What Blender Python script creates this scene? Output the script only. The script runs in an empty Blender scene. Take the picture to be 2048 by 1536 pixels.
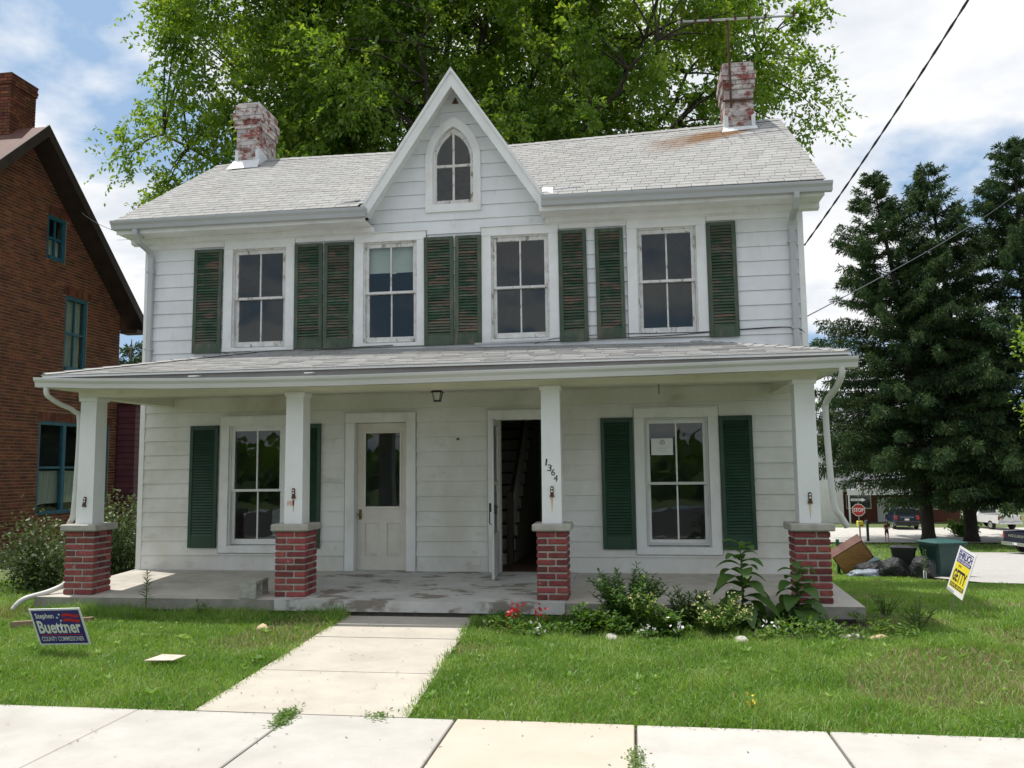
import bpy, bmesh, math, random
import numpy as np
from mathutils import Vector, Matrix

rnd = random.Random(11)
rng = np.random.default_rng(7)
scene = bpy.context.scene
COL = scene.collection
R = math.radians

# ------------------------------------------------------------------ camera
YAW, PITCH, ROLL = R(8.302), R(5.692), R(-0.650)
fw = Vector((-math.sin(YAW) * math.cos(PITCH), math.cos(YAW) * math.cos(PITCH), math.sin(PITCH)))
rt = Vector((math.cos(YAW), math.sin(YAW), 0))
up = rt.cross(fw)
rt2 = rt * math.cos(ROLL) + up * math.sin(ROLL)
up2 = -rt * math.sin(ROLL) + up * math.cos(ROLL)
cd = bpy.data.cameras.new('camera')
cam = bpy.data.objects.new('camera', cd)
COL.objects.link(cam)
m = Matrix.Identity(4)
for i in range(3):
    m[i][0], m[i][1], m[i][2] = rt2[i], up2[i], -fw[i]
m[0][3], m[1][3], m[2][3] = 0.0, -11.15, 1.65
cam.matrix_world = m
cd.sensor_width = 36.0
cd.lens = 1649.0 / 2048.0 * 36.0
cd.clip_start = 0.1
cd.clip_end = 2000
scene.camera = cam

# ------------------------------------------------------------------ world, sun, exposure
SUN_TO = Vector((-0.29, 0.11, 1.0)).normalized()
world = bpy.data.worlds.new('World')
scene.world = world
world.use_nodes = True
wn, wl = world.node_tree.nodes, world.node_tree.links
wn.clear()
wo = wn.new('ShaderNodeOutputWorld')
bg = wn.new('ShaderNodeBackground')
bg.inputs['Strength'].default_value = 0.085
sky = wn.new('ShaderNodeTexSky')
sky.sky_type = 'NISHITA'
sky.sun_disc = False
sky.sun_elevation = math.asin(SUN_TO.z)
sky.sun_rotation = math.atan2(SUN_TO.x, SUN_TO.y)
sky.air_density = 1.0
sky.dust_density = 1.2
sky.ozone_density = 1.0
tc = wn.new('ShaderNodeTexCoord')
sep = wn.new('ShaderNodeSeparateXYZ')
wl.new(tc.outputs['Generated'], sep.inputs[0])
zc = wn.new('ShaderNodeMath'); zc.operation = 'MAXIMUM'; zc.inputs[1].default_value = 0.0
wl.new(sep.outputs['Z'], zc.inputs[0])
za = wn.new('ShaderNodeMath'); za.operation = 'ADD'; za.inputs[1].default_value = 0.22
wl.new(zc.outputs[0], za.inputs[0])
dvx = wn.new('ShaderNodeMath'); dvx.operation = 'DIVIDE'
dvy = wn.new('ShaderNodeMath'); dvy.operation = 'DIVIDE'
wl.new(sep.outputs['X'], dvx.inputs[0]); wl.new(za.outputs[0], dvx.inputs[1])
wl.new(sep.outputs['Y'], dvy.inputs[0]); wl.new(za.outputs[0], dvy.inputs[1])
cmb = wn.new('ShaderNodeCombineXYZ')
wl.new(dvx.outputs[0], cmb.inputs[0]); wl.new(dvy.outputs[0], cmb.inputs[1])
cmb.inputs[2].default_value = 9.9
def wnoise(scale, detail, rough, dist):
    n = wn.new('ShaderNodeTexNoise')
    n.inputs['Scale'].default_value = scale; n.inputs['Detail'].default_value = detail
    n.inputs['Roughness'].default_value = rough; n.inputs['Distortion'].default_value = dist
    wl.new(cmb.outputs[0], n.inputs['Vector'])
    return n
cn = wnoise(1.55, 8, 0.52, 0.15)
cr = wn.new('ShaderNodeValToRGB')
cr.color_ramp.elements[0].position = 0.415; cr.color_ramp.elements[0].color = (0, 0, 0, 1)
cr.color_ramp.elements[1].position = 0.505; cr.color_ramp.elements[1].color = (1, 1, 1, 1)
wl.new(cn.outputs['Fac'], cr.inputs[0])
cs = wnoise(2.6, 5, 0.6, 0.0)
csr = wn.new('ShaderNodeValToRGB')
csr.color_ramp.elements[0].position = 0.35; csr.color_ramp.elements[0].color = (8.8, 9.4, 10.2, 1)
csr.color_ramp.elements[1].position = 0.62; csr.color_ramp.elements[1].color = (12.2, 12.2, 12.3, 1)
wl.new(cs.outputs['Fac'], csr.inputs[0])
# thin haze under the clouds lifts the blue
hz = wn.new('ShaderNodeMixRGB'); hz.blend_type = 'MIX'; hz.inputs[0].default_value = 0.72
hz.inputs[2].default_value = (4.9, 7.3, 10.5, 1)
wl.new(sky.outputs[0], hz.inputs[1])
mx = wn.new('ShaderNodeMixRGB')
wl.new(cr.outputs[0], mx.inputs[0]); wl.new(hz.outputs[0], mx.inputs[1]); wl.new(csr.outputs[0], mx.inputs[2])
wl.new(mx.outputs[0], bg.inputs['Color'])
wl.new(bg.outputs[0], wo.inputs['Surface'])

sl = bpy.data.lights.new('sun', 'SUN')
sl.energy = 4.6
sl.angle = R(0.53)
sl.color = (1.0, 0.955, 0.88)
so = bpy.data.objects.new('sun', sl)
so.rotation_euler = SUN_TO.to_track_quat('Z', 'Y').to_euler()
so.location = (-10, 4, 40)
COL.objects.link(so)

scene.view_settings.view_transform = 'Standard'
scene.view_settings.look = 'None'
scene.view_settings.gamma = 1.0
scene.view_settings.use_curve_mapping = False
scene.view_settings.exposure = 0.03
scene.render.engine = 'CYCLES'
scene.cycles.max_bounces = 8
scene.cycles.transparent_max_bounces = 10
scene.cycles.caustics_reflective = False
scene.cycles.caustics_refractive = False
scene.cycles.use_denoising = True

# ------------------------------------------------------------------ helpers
ORG = {}

class MB:
    """collects faces for ONE mesh"""
    def __init__(s):
        s.v = []; s.f = []; s.mi = []
    def add(s, vs, fs, mi=0):
        b = len(s.v)
        s.v += [tuple(p) for p in vs]
        s.f += [tuple(b + i for i in f) for f in fs]
        s.mi += [mi] * len(fs)
        return s
    def box(s, x0, x1, y0, y1, z0, z1, mi=0):
        return s.hexa([(x0, y0, z0), (x1, y0, z0), (x1, y1, z0), (x0, y1, z0),
                       (x0, y0, z1), (x1, y0, z1), (x1, y1, z1), (x0, y1, z1)], mi)
    def hexa(s, p, mi=0):
        return s.add(p, [(0, 3, 2, 1), (4, 5, 6, 7), (0, 1, 5, 4), (1, 2, 6, 5), (2, 3, 7, 6), (3, 0, 4, 7)], mi)
    def bbox(s, x0, x1, y0, y1, z0, z1, b=0.004, mi=0):
        """box with chamfered edges"""
        v = []
        for sx, X in ((1, x0), (-1, x1)):
            for sy, Y in ((1, y0), (-1, y1)):
                for sz, Z in ((1, z0), (-1, z1)):
                    v += [(X, Y + sy * b, Z + sz * b), (X + sx * b, Y, Z + sz * b), (X + sx * b, Y + sy * b, Z)]
        def c(i, j, k, a): return ((i * 2 + j) * 2 + k) * 3 + a
        f = []
        for i in (0, 1):
            q = [c(i, 0, 0, 0), c(i, 1, 0, 0), c(i, 1, 1, 0), c(i, 0, 1, 0)]
            f.append(q if i else q[::-1])
            q = [c(0, i, 0, 1), c(1, i, 0, 1), c(1, i, 1, 1), c(0, i, 1, 1)]
            f.append(q[::-1] if i else q)
            q = [c(0, 0, i, 2), c(1, 0, i, 2), c(1, 1, i, 2), c(0, 1, i, 2)]
            f.append(q if i else q[::-1])
        for i in (0, 1):
            for j in (0, 1):
                f.append([c(i, j, 0, 0), c(i, j, 0, 1), c(i, j, 1, 1), c(i, j, 1, 0)])
                f.append([c(i, 0, j, 0), c(i, 0, j, 2), c(i, 1, j, 2), c(i, 1, j, 0)])
                f.append([c(0, i, j, 1), c(0, i, j, 2), c(1, i, j, 2), c(1, i, j, 1)])
                for k in (0, 1):
                    f.append([c(i, j, k, 0), c(i, j, k, 1), c(i, j, k, 2)])
        return s.add(v, f, mi)
    def prism(s, poly, axis, a, b, mi=0):
        """poly of 2D points extruded along axis (0 x: poly=(y,z); 1 y: poly=(x,z); 2 z: poly=(x,y))"""
        n = len(poly)
        def P(p, t):
            return (t, p[0], p[1]) if axis == 0 else (p[0], t, p[1]) if axis == 1 else (p[0], p[1], t)
        vs = [P(p, a) for p in poly] + [P(p, b) for p in poly]
        fs = [tuple(range(n - 1, -1, -1)), tuple(range(n, 2 * n))]
        fs += [(i, (i + 1) % n, n + (i + 1) % n, n + i) for i in range(n)]
        return s.add(vs, fs, mi)
    def tube(s, path, r, n=8, mi=0, cap=True):
        path = [Vector(p) for p in path]
        rs = r if isinstance(r, (list, tuple)) else [r] * len(path)
        rings = []
        prev = None
        for i, p in enumerate(path):
            d = (path[min(i + 1, len(path) - 1)] - path[max(i - 1, 0)]).normalized()
            if prev is None:
                a = d.orthogonal().normalized()
            else:
                a = prev - d * prev.dot(d)
                a = a.normalized() if a.length > 1e-6 else d.orthogonal().normalized()
            prev = a
            b = d.cross(a)
            rings.append([p + (a * math.cos(2 * math.pi * k / n) + b * math.sin(2 * math.pi * k / n)) * rs[i] for k in range(n)])
        vs = [q for ring in rings for q in ring]
        fs = []
        for i in range(len(path) - 1):
            for k in range(n):
                fs.append((i * n + k, i * n + (k + 1) % n, (i + 1) * n + (k + 1) % n, (i + 1) * n + k))
        if cap:
            fs.append(tuple(range(n - 1, -1, -1)))
            fs.append(tuple((len(path) - 1) * n + k for k in range(n)))
        return s.add(vs, fs, mi)
    def loft(s, rings, mi=0, cap=True, closed=True):
        n = len(rings[0])
        vs = [q for r_ in rings for q in r_]
        fs = []
        for i in range(len(rings) - 1):
            for k in range(n if closed else n - 1):
                fs.append((i * n + k, i * n + (k + 1) % n, (i + 1) * n + (k + 1) % n, (i + 1) * n + k))
        if cap:
            fs.append(tuple(range(n - 1, -1, -1)))
            fs.append(tuple((len(rings) - 1) * n + k for k in range(n)))
        return s.add(vs, fs, mi)
    def lathe(s, prof, cx=0, cy=0, n=14, mi=0):
        return s.loft([[(cx + r_ * math.cos(2 * math.pi * k / n), cy + r_ * math.sin(2 * math.pi * k / n), z)
                        for k in range(n)] for r_, z in prof], mi)
    def mesh(s, name, mats, smooth=False):
        me = bpy.data.meshes.new(name)
        me.from_pydata(s.v, [], s.f)
        for mt in (mats if isinstance(mats, (list, tuple)) else [mats]):
            me.materials.append(mt)
        if any(s.mi):
            me.polygons.foreach_set('material_index', s.mi)
        if smooth:
            me.polygons.foreach_set('use_smooth', [True] * len(me.polygons))
        me.update()
        return me
    def build(s, name, mats, parent=None, smooth=False, loc=(0, 0, 0), rot=(0, 0, 0)):
        return put(name, s.mesh(name, mats, smooth), parent, loc, rot)

def put(name, me, parent=None, loc=(0, 0, 0), rot=(0, 0, 0)):
    o = bpy.data.objects.new(name, me)
    COL.objects.link(o)
    o.location = Vector(loc)
    o.rotation_euler = rot
    if parent is not None:
        o.parent = parent
        o.location = Vector(loc) - ORG.get(parent.name, Vector((0, 0, 0)))
    return o

def empty(name, loc=(0, 0, 0), rot=(0, 0, 0), worldcoords=False):
    o = bpy.data.objects.new(name, None)
    COL.objects.link(o)
    o.location = loc; o.rotation_euler = rot
    o.empty_display_size = 0.2
    if worldcoords:
        ORG[o.name] = Vector(loc)
    return o

def tag(o, label=None, cat=None, group=None, kind=None):
    if label: o['label'] = label
    if cat: o['category'] = cat
    if group: o['group'] = group
    if kind: o['kind'] = kind
    return o

def np_mesh(name, V, F, mats, mi=None):
    """V (n,3) F (m,k) arrays -> mesh"""
    me = bpy.data.meshes.new(name)
    V = np.asarray(V, dtype=np.float32); F = np.asarray(F, dtype=np.int32)
    k = F.shape[1]
    me.vertices.add(len(V)); me.vertices.foreach_set('co', V.ravel())
    me.loops.add(F.size); me.loops.foreach_set('vertex_index', F.ravel())
    me.polygons.add(len(F))
    me.polygons.foreach_set('loop_start', np.arange(0, F.size, k, dtype=np.int32))
    if mi is not None:
        me.polygons.foreach_set('material_index', np.asarray(mi, dtype=np.int32))
    for mt in (mats if isinstance(mats, (list, tuple)) else [mats]):
        me.materials.append(mt)
    me.update(calc_edges=True)
    return me

# ------------------------------------------------------------------ materials
def newmat(name):
    mt = bpy.data.materials.new(name)
    mt.use_nodes = True
    nt = mt.node_tree
    nt.nodes.clear()
    return mt, nt.nodes, nt.links

def c4(c): return (c[0], c[1], c[2], 1.0)

def pm(name, cols, scale=6.0, detail=5, rough=0.7, nrough=0.6, bump=0.0, bscale=None, stretch=(1, 1, 1), coord='pos',
       rand=0.0, metal=0.0, spec=0.5, layers=(), lo=0.35, hi=0.65, bdist=0.01, randhue=0.0):
    """procedural paint: noise ramp over cols, per piece variation, wear layers (color, scale, stretch, lo, hi, amount)"""
    mt, n, l = newmat(name)
    out = n.new('ShaderNodeOutputMaterial'); bs = n.new('ShaderNodeBsdfPrincipled')
    l.new(bs.outputs[0], out.inputs[0])
    if coord == 'pos':
        src = n.new('ShaderNodeNewGeometry').outputs['Position']
    else:
        src = n.new('ShaderNodeTexCoord').outputs['Object']
    def noise(sc, st, det=detail, ro=nrough):
        mp = n.new('ShaderNodeMapping'); mp.inputs['Scale'].default_value = st
        l.new(src, mp.inputs['Vector'])
        nz = n.new('ShaderNodeTexNoise'); nz.inputs['Scale'].default_value = sc
        nz.inputs['Detail'].default_value = det; nz.inputs['Roughness'].default_value = ro
        l.new(mp.outputs[0], nz.inputs['Vector'])
        return nz.outputs['Fac']
    fac = noise(scale, stretch)
    cr_ = n.new('ShaderNodeValToRGB')
    el = cr_.color_ramp.elements
    k = len(cols)
    for i, c in enumerate(cols):
        p = lo + (hi - lo) * (i / max(1, k - 1))
        if i < 2:
            el[i].position = p; el[i].color = c4(c)
        else:
            e = el.new(p); e.color = c4(c)
    if k == 1:
        el[1].color = c4(cols[0])
    l.new(fac, cr_.inputs[0])
    col = cr_.outputs[0]
    for (lc, ls, lst, llo, lhi, amt) in layers:
        f2 = noise(ls, lst, 6, 0.62)
        rp = n.new('ShaderNodeMapRange'); rp.inputs['From Min'].default_value = llo; rp.inputs['From Max'].default_value = lhi
        rp.inputs['To Max'].default_value = amt
        l.new(f2, rp.inputs['Value'])
        mxx = n.new('ShaderNodeMixRGB'); mxx.inputs[2].default_value = c4(lc)
        l.new(rp.outputs[0], mxx.inputs[0]); l.new(col, mxx.inputs[1])
        col = mxx.outputs[0]
    if rand or randhue:
        oi = n.new('ShaderNodeObjectInfo'); ge = n.new('ShaderNodeNewGeometry')
        ad = n.new('ShaderNodeMath'); ad.operation = 'ADD'
        l.new(oi.outputs['Random'], ad.inputs[0]); l.new(ge.outputs['Random Per Island'], ad.inputs[1])
        fr = n.new('ShaderNodeMath'); fr.operation = 'FRACT'; l.new(ad.outputs[0], fr.inputs[0])
        hs = n.new('ShaderNodeHueSaturation')
        mr = n.new('ShaderNodeMapRange'); mr.inputs['To Min'].default_value = 1 - rand; mr.inputs['To Max'].default_value = 1 + rand
        l.new(fr.outputs[0], mr.inputs['Value']); l.new(mr.outputs[0], hs.inputs['Value'])
        if randhue:
            m3 = n.new('ShaderNodeMath'); m3.operation = 'MULTIPLY'; m3.inputs[1].default_value = 7.31; l.new(fr.outputs[0], m3.inputs[0])
            f3 = n.new('ShaderNodeMath'); f3.operation = 'FRACT'; l.new(m3.outputs[0], f3.inputs[0])
            mh = n.new('ShaderNodeMapRange'); mh.inputs['To Min'].default_value = 0.5 - randhue; mh.inputs['To Max'].default_value = 0.5 + randhue
            l.new(f3.outputs[0], mh.inputs['Value']); l.new(mh.outputs[0], hs.inputs['Hue'])
        l.new(col, hs.inputs['Color']); col = hs.outputs[0]
    l.new(col, bs.inputs['Base Color'])
    bs.inputs['Roughness'].default_value = rough
    bs.inputs['Metallic'].default_value = metal
    bs.inputs['Specular IOR Level'].default_value = spec
    if bump:
        b = n.new('ShaderNodeBump'); b.inputs['Strength'].default_value = bump; b.inputs['Distance'].default_value = bdist
        l.new(noise(bscale or scale * 4, stretch, 4), b.inputs['Height'])
        l.new(b.outputs[0], bs.inputs['Normal'])
    return mt

def leafmat(name, cols, transl=0.42, tcol=None, gloss=0.06, rough=0.5, rand=0.35, nscale=0.9, ndet=2):
    """thin leaf: diffuse + translucent + a little gloss, colour varies per leaf"""
    mt, n, l = newmat(name)
    out = n.new('ShaderNodeOutputMaterial')
    ge = n.new('ShaderNodeNewGeometry')
    cr_ = n.new('ShaderNodeValToRGB')
    el = cr_.color_ramp.elements
    for i, c in enumerate(cols):
        p = i / max(1, len(cols) - 1)
        if i < 2: el[i].position = p; el[i].color = c4(c)
        else:
            e = el.new(p); e.color = c4(c)
    # clump scale variation plus leaf variation
    nz = n.new('ShaderNodeTexNoise'); nz.inputs['Scale'].default_value = nscale; nz.inputs['Detail'].default_value = ndet
    l.new(ge.outputs['Position'], nz.inputs['Vector'])
    a = n.new('ShaderNodeMath'); a.operation = 'MULTIPLY'; a.inputs[1].default_value = rand; l.new(ge.outputs['Random Per Island'], a.inputs[0])
    b = n.new('ShaderNodeMapRange'); b.inputs['From Min'].default_value = 0.3; b.inputs['From Max'].default_value = 0.7
    b.inputs['To Max'].default_value = 1 - rand; l.new(nz.outputs['Fac'], b.inputs['Value'])
    s_ = n.new('ShaderNodeMath'); s_.operation = 'ADD'; l.new(a.outputs[0], s_.inputs[0]); l.new(b.outputs[0], s_.inputs[1])
    l.new(s_.outputs[0], cr_.inputs[0])
    df = n.new('ShaderNodeBsdfDiffuse'); l.new(cr_.outputs[0], df.inputs[0])
    tr = n.new('ShaderNodeBsdfTranslucent')
    hs = n.new('ShaderNodeHueSaturation'); hs.inputs['Hue'].default_value = 0.485; hs.inputs['Saturation'].default_value = 1.12; hs.inputs['Value'].default_value = 1.5
    l.new(cr_.outputs[0], hs.inputs['Color']); l.new(hs.outputs[0], tr.inputs[0])
    m1 = n.new('ShaderNodeMixShader'); m1.inputs[0].default_value = transl
    l.new(df.outputs[0], m1.inputs[1]); l.new(tr.outputs[0], m1.inputs[2])
    gl = n.new('ShaderNodeBsdfGlossy'); gl.inputs['Roughness'].default_value = rough
    m2 = n.new('ShaderNodeMixShader'); m2.inputs[0].default_value = gloss
    l.new(m1.outputs[0], m2.inputs[1]); l.new(gl.outputs[0], m2.inputs[2])
    l.new(m2.outputs[0], out.inputs[0])
    return mt

def glassmat(name, tint=(0.86, 0.9, 0.88), ior=1.5, wav=0.02):
    mt, n, l = newmat(name)
    out = n.new('ShaderNodeOutputMaterial')
    tr = n.new('ShaderNodeBsdfTransparent'); tr.inputs[0].default_value = c4(tint)
    gl = n.new('ShaderNodeBsdfGlossy'); gl.inputs['Roughness'].default_value = 0.01
    lw_ = n.new('ShaderNodeLayerWeight'); lw_.inputs['Blend'].default_value = 0.5
    p5 = n.new('ShaderNodeMath'); p5.operation = 'POWER'; p5.inputs[1].default_value = 5.0
    l.new(lw_.outputs['Facing'], p5.inputs[0])
    fr = n.new('ShaderNodeMath'); fr.operation = 'MULTIPLY_ADD'; fr.inputs[1].default_value = 0.95; fr.inputs[2].default_value = 0.040
    l.new(p5.outputs[0], fr.inputs[0])
    nz = n.new('ShaderNodeTexNoise'); nz.inputs['Scale'].default_value = 2.2; nz.inputs['Detail'].default_value = 2
    ge = n.new('ShaderNodeNewGeometry'); l.new(ge.outputs['Position'], nz.inputs['Vector'])
    b = n.new('ShaderNodeBump'); b.inputs['Strength'].default_value = wav; b.inputs['Distance'].default_value = 0.1
    l.new(nz.outputs['Fac'], b.inputs['Height']); l.new(b.outputs[0], gl.inputs['Normal'])
    mxs = n.new('ShaderNodeMixShader')
    l.new(fr.outputs[0], mxs.inputs[0]); l.new(tr.outputs[0], mxs.inputs[1]); l.new(gl.outputs[0], mxs.inputs[2])
    l.new(mxs.outputs[0], out.inputs[0])
    return mt

M = {}
M['siding'] = pm('white_siding_paint', [(0.70, 0.72, 0.73), (0.78, 0.79, 0.80)], 1.6, rough=0.55, bump=0.05, bscale=30, rand=0.025,
                 layers=[((0.52, 0.51, 0.45), 1.6, (1, 1, 0.35), 0.50, 0.78, 0.55), ((0.40, 0.39, 0.34), 8.0, (0.8, 1, 0.35), 0.60, 0.78, 0.4), ((0.34, 0.31, 0.26), 26, (0.8, 1, 0.25), 0.66, 0.78, 0.35)])
M['porchside'] = pm('dirty_porch_siding_paint', [(0.66, 0.655, 0.61), (0.76, 0.755, 0.73)], 1.3, rough=0.6, bump=0.05, bscale=30, rand=0.03,
                 layers=[((0.47, 0.44, 0.34), 1.1, (1, 1, 0.6), 0.46, 0.74, 0.6), ((0.34, 0.32, 0.27), 5.0, (0.5, 1, 1), 0.58, 0.78, 0.5), ((0.30, 0.27, 0.22), 26, (0.8, 1, 0.25), 0.64, 0.76, 0.4)])
M['trim'] = pm('white_trim_paint', [(0.74, 0.74, 0.73), (0.82, 0.82, 0.81)], 4, rough=0.5, bump=0.04, bscale=40,
               layers=[((0.50, 0.48, 0.42), 4, (1, 1, 0.4), 0.54, 0.80, 0.45), ((0.36, 0.33, 0.28), 28, (1, 1, 0.3), 0.64, 0.76, 0.4)])
M['cream'] = pm('cream_porch_paint', [(0.64, 0.62, 0.52), (0.74, 0.72, 0.63)], 1.2, rough=0.6,
               layers=[((0.40, 0.38, 0.30), 3, (1, 1, 1), 0.58, 0.8, 0.4), ((0.3, 0.3, 0.25), 14, (0.3, 1, 1), 0.66, 0.8, 0.4)])
M['peel'] = pm('peeling_sash_paint', [(0.60, 0.59, 0.56), (0.76, 0.75, 0.73)], 9, rough=0.75, bump=0.3, bscale=30,
               layers=[((0.26, 0.22, 0.18), 16, (1, 1, 0.35), 0.57, 0.64, 0.85)])
M['peelhard'] = pm('flaking_gothic_sash_paint', [(0.62, 0.59, 0.55), (0.74, 0.72, 0.69)], 14, rough=0.8, bump=0.4, bscale=30,
               layers=[((0.22, 0.17, 0.13), 18, (1, 1, 0.4), 0.56, 0.62, 0.85), ((0.38, 0.22, 0.15), 9, (1, 1, 1), 0.62, 0.68, 0.6)])
M['gapshade'] = pm('casing_gap_shade', [(0.16, 0.15, 0.13), (0.30, 0.29, 0.26)], 6, rough=0.9)  # dark tone painted for the shaded gap round the casings
M['post'] = pm('post_white_paint', [(0.72, 0.73, 0.73), (0.78, 0.79, 0.79)], 2, rough=0.5,
               layers=[((0.5, 0.5, 0.47), 4, (1, 1, 0.3), 0.6, 0.85, 0.4)])
M['gutter'] = pm('grey_gutter_metal', [(0.40, 0.41, 0.42), (0.48, 0.49, 0.50)], 1.5, rough=0.42, stretch=(0.3, 1, 1),
               layers=[((0.33, 0.32, 0.29), 5, (0.25, 1, 1), 0.58, 0.8, 0.5)])
M['gutterwhite'] = pm('white_gutter_metal', [(0.52, 0.52, 0.50), (0.62, 0.62, 0.60)], 1.5, rough=0.4, stretch=(0.3, 1, 1),
               layers=[((0.42, 0.40, 0.33), 5, (0.25, 1, 1), 0.58, 0.8, 0.5)])
M['shingle'] = pm('grey_asphalt_shingle', [(0.305, 0.302, 0.296), (0.38, 0.377, 0.37)], 60, rough=0.95, bump=0.25, bscale=160, rand=0.09, spec=0.15,
               layers=[((0.33, 0.30, 0.26), 0.8, (1, 1, 1), 0.55, 0.75, 0.45)])
def rustmat():
    mt = M['shingle'].copy(); mt.name = 'rust_stained_shingle'
    n, l = mt.node_tree.nodes, mt.node_tree.links
    bs = next(x for x in n if x.type == 'BSDF_PRINCIPLED')
    src = bs.inputs['Base Color'].links[0].from_socket
    ge = n.new('ShaderNodeNewGeometry')
    # a streak running down and left from the chimney foot: stretched coordinates round its line
    mp = n.new('ShaderNodeMapping'); mp.vector_type = 'POINT'
    sp = n.new('ShaderNodeSeparateXYZ'); l.new(ge.outputs['Position'], sp.inputs[0])
    def mth(op, a, b):
        x = n.new('ShaderNodeMath'); x.operation = op
        for i, q in enumerate((a, b)):
            if isinstance(q, (int, float)): x.inputs[i].default_value = q
            else: l.new(q, x.inputs[i])
        return x.outputs[0]
    nz = n.new('ShaderNodeTexNoise'); nz.inputs['Scale'].default_value = 3; nz.inputs['Detail'].default_value = 6
    l.new(ge.outputs['Position'], nz.inputs['Vector'])
    dx = mth('SUBTRACT', sp.outputs[0], 1.86); dz = mth('SUBTRACT', sp.outputs[2], 7.0)
    # along (-0.93,-0.36), across (0.36,-0.93)
    al = mth('ADD', mth('MULTIPLY', dx, -0.955), mth('MULTIPLY', dz, -0.30))
    ac = mth('ADD', mth('MULTIPLY', dx, 0.30), mth('MULTIPLY', dz, -0.955))
    wid = mth('ADD', mth('MULTIPLY', al, 0.16), 0.13)
    q = mth('DIVIDE', mth('ABSOLUTE', mth('ADD', ac, mth('MULTIPLY', mth('SUBTRACT', nz.outputs['Fac'], 0.5), 0.25)), 0), wid)
    a1 = mth('SUBTRACT', 1.0, q)
    m1 = n.new('ShaderNodeMapRange'); l.new(a1, m1.inputs['Value']); m1.inputs['From Max'].default_value = 0.8
    m2 = n.new('ShaderNodeMapRange'); l.new(al, m2.inputs['Value']); m2.inputs['From Min'].default_value = 1.75; m2.inputs['From Max'].default_value = 0.1; 
    m3 = n.new('ShaderNodeMapRange'); l.new(al, m3.inputs['Value']); m3.inputs['From Min'].default_value = -0.25; m3.inputs['From Max'].default_value = 0.05
    f_ = mth('MULTIPLY', mth('MULTIPLY', m1.outputs[0], m2.outputs[0]), m3.outputs[0])
    f_ = mth('MINIMUM', mth('MULTIPLY', f_, mth('ADD', mth('MULTIPLY', nz.outputs['Fac'], 2.4), 0.4)), 0.92)
    mxr = n.new('ShaderNodeMixRGB'); mxr.inputs[2].default_value = (0.19, 0.10, 0.042, 1)
    l.new(f_, mxr.inputs[0]); l.new(src, mxr.inputs[1]); l.new(mxr.outputs[0], bs.inputs['Base Color'])
    return mt
M['shingle'] = rustmat()
M['roofdark'] = pm('dark_roof_felt', [(0.10, 0.10, 0.10), (0.16, 0.155, 0.15)], 8, rough=0.95)
M['green_old'] = pm('worn_green_shutter_paint', [(0.019, 0.056, 0.032), (0.038, 0.086, 0.048)], 7, rough=0.65, bump=0.2, bscale=40, rand=0.22,
               layers=[((0.20, 0.12, 0.09), 6.0, (0.45, 1, 2.2), 0.49, 0.60, 0.8), ((0.095, 0.098, 0.070), 4.0, (0.6, 1, 1.5), 0.46, 0.62, 0.75)])
M['green_frame'] = pm('worn_green_shutter_frame_paint', [(0.040, 0.068, 0.044), (0.065, 0.095, 0.062)], 5, rough=0.65, bump=0.2, bscale=40, rand=0.15,
               layers=[((0.14, 0.115, 0.085), 5, (2, 1, 0.6), 0.52, 0.66, 0.75)])
M['green_new'] = pm('dark_green_shutter_paint', [(0.012, 0.045, 0.027), (0.020, 0.062, 0.036)], 5, rough=0.45, rand=0.12,
               layers=[((0.10, 0.10, 0.06), 8, (1, 1, 1), 0.68, 0.76, 0.5)])
M['fasciagrey'] = pm('gap_shaded_fascia_paint', [(0.17, 0.165, 0.16), (0.27, 0.26, 0.25)], 3, rough=0.8, stretch=(0.3, 1, 1))  # shade of the gap behind the porch gutter, put into the fascia colour
M['dripedge'] = pm('white_drip_edge', [(0.66, 0.66, 0.66), (0.74, 0.74, 0.74)], 3, rough=0.4)
M['brick'] = pm('red_pillar_brick', [(0.17, 0.036, 0.036), (0.26, 0.062, 0.056)], 18, rough=0.85, bump=0.5, bscale=60, rand=0.42, randhue=0.008,
               layers=[((0.45, 0.36, 0.32), 22, (1, 1, 1), 0.62, 0.72, 0.5), ((0.08, 0.04, 0.038), 5, (1, 1, 1), 0.54, 0.72, 0.65)])
M['mortar'] = pm('grey_mortar', [(0.34, 0.32, 0.29), (0.44, 0.42, 0.38)], 20, rough=0.95, bump=0.4, bscale=80)
M['chim'] = pm('whitewashed_chimney_brick', [(0.20, 0.055, 0.045), (0.28, 0.085, 0.065)], 18, rough=0.9, bump=0.5, bscale=60, rand=0.25,
               layers=[((0.60, 0.57, 0.55), 6.5, (1, 1, 1.4), 0.40, 0.54, 0.92)])
M['chimmortar'] = pm('pale_chimney_mortar', [(0.50, 0.47, 0.44), (0.62, 0.59, 0.56)], 14, rough=0.95, bump=0.3, bscale=60)
M['capstone'] = pm('cast_concrete_cap', [(0.33, 0.32, 0.28), (0.44, 0.42, 0.38)], 9, rough=0.9, bump=0.3, bscale=70,
               layers=[((0.22, 0.21, 0.18), 7, (1, 1, 1), 0.58, 0.75, 0.5)])
M['concrete'] = pm('pale_sidewalk_concrete', [(0.43, 0.412, 0.38), (0.495, 0.475, 0.442)], 3.0, rough=0.92, bump=0.18, bscale=160, bdist=0.006, rand=0.03,
               layers=[((0.34, 0.32, 0.28), 1.1, (1, 1, 1), 0.52, 0.8, 0.55), ((0.22, 0.20, 0.17), 30, (1, 1, 1), 0.62, 0.76, 0.45)])
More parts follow.
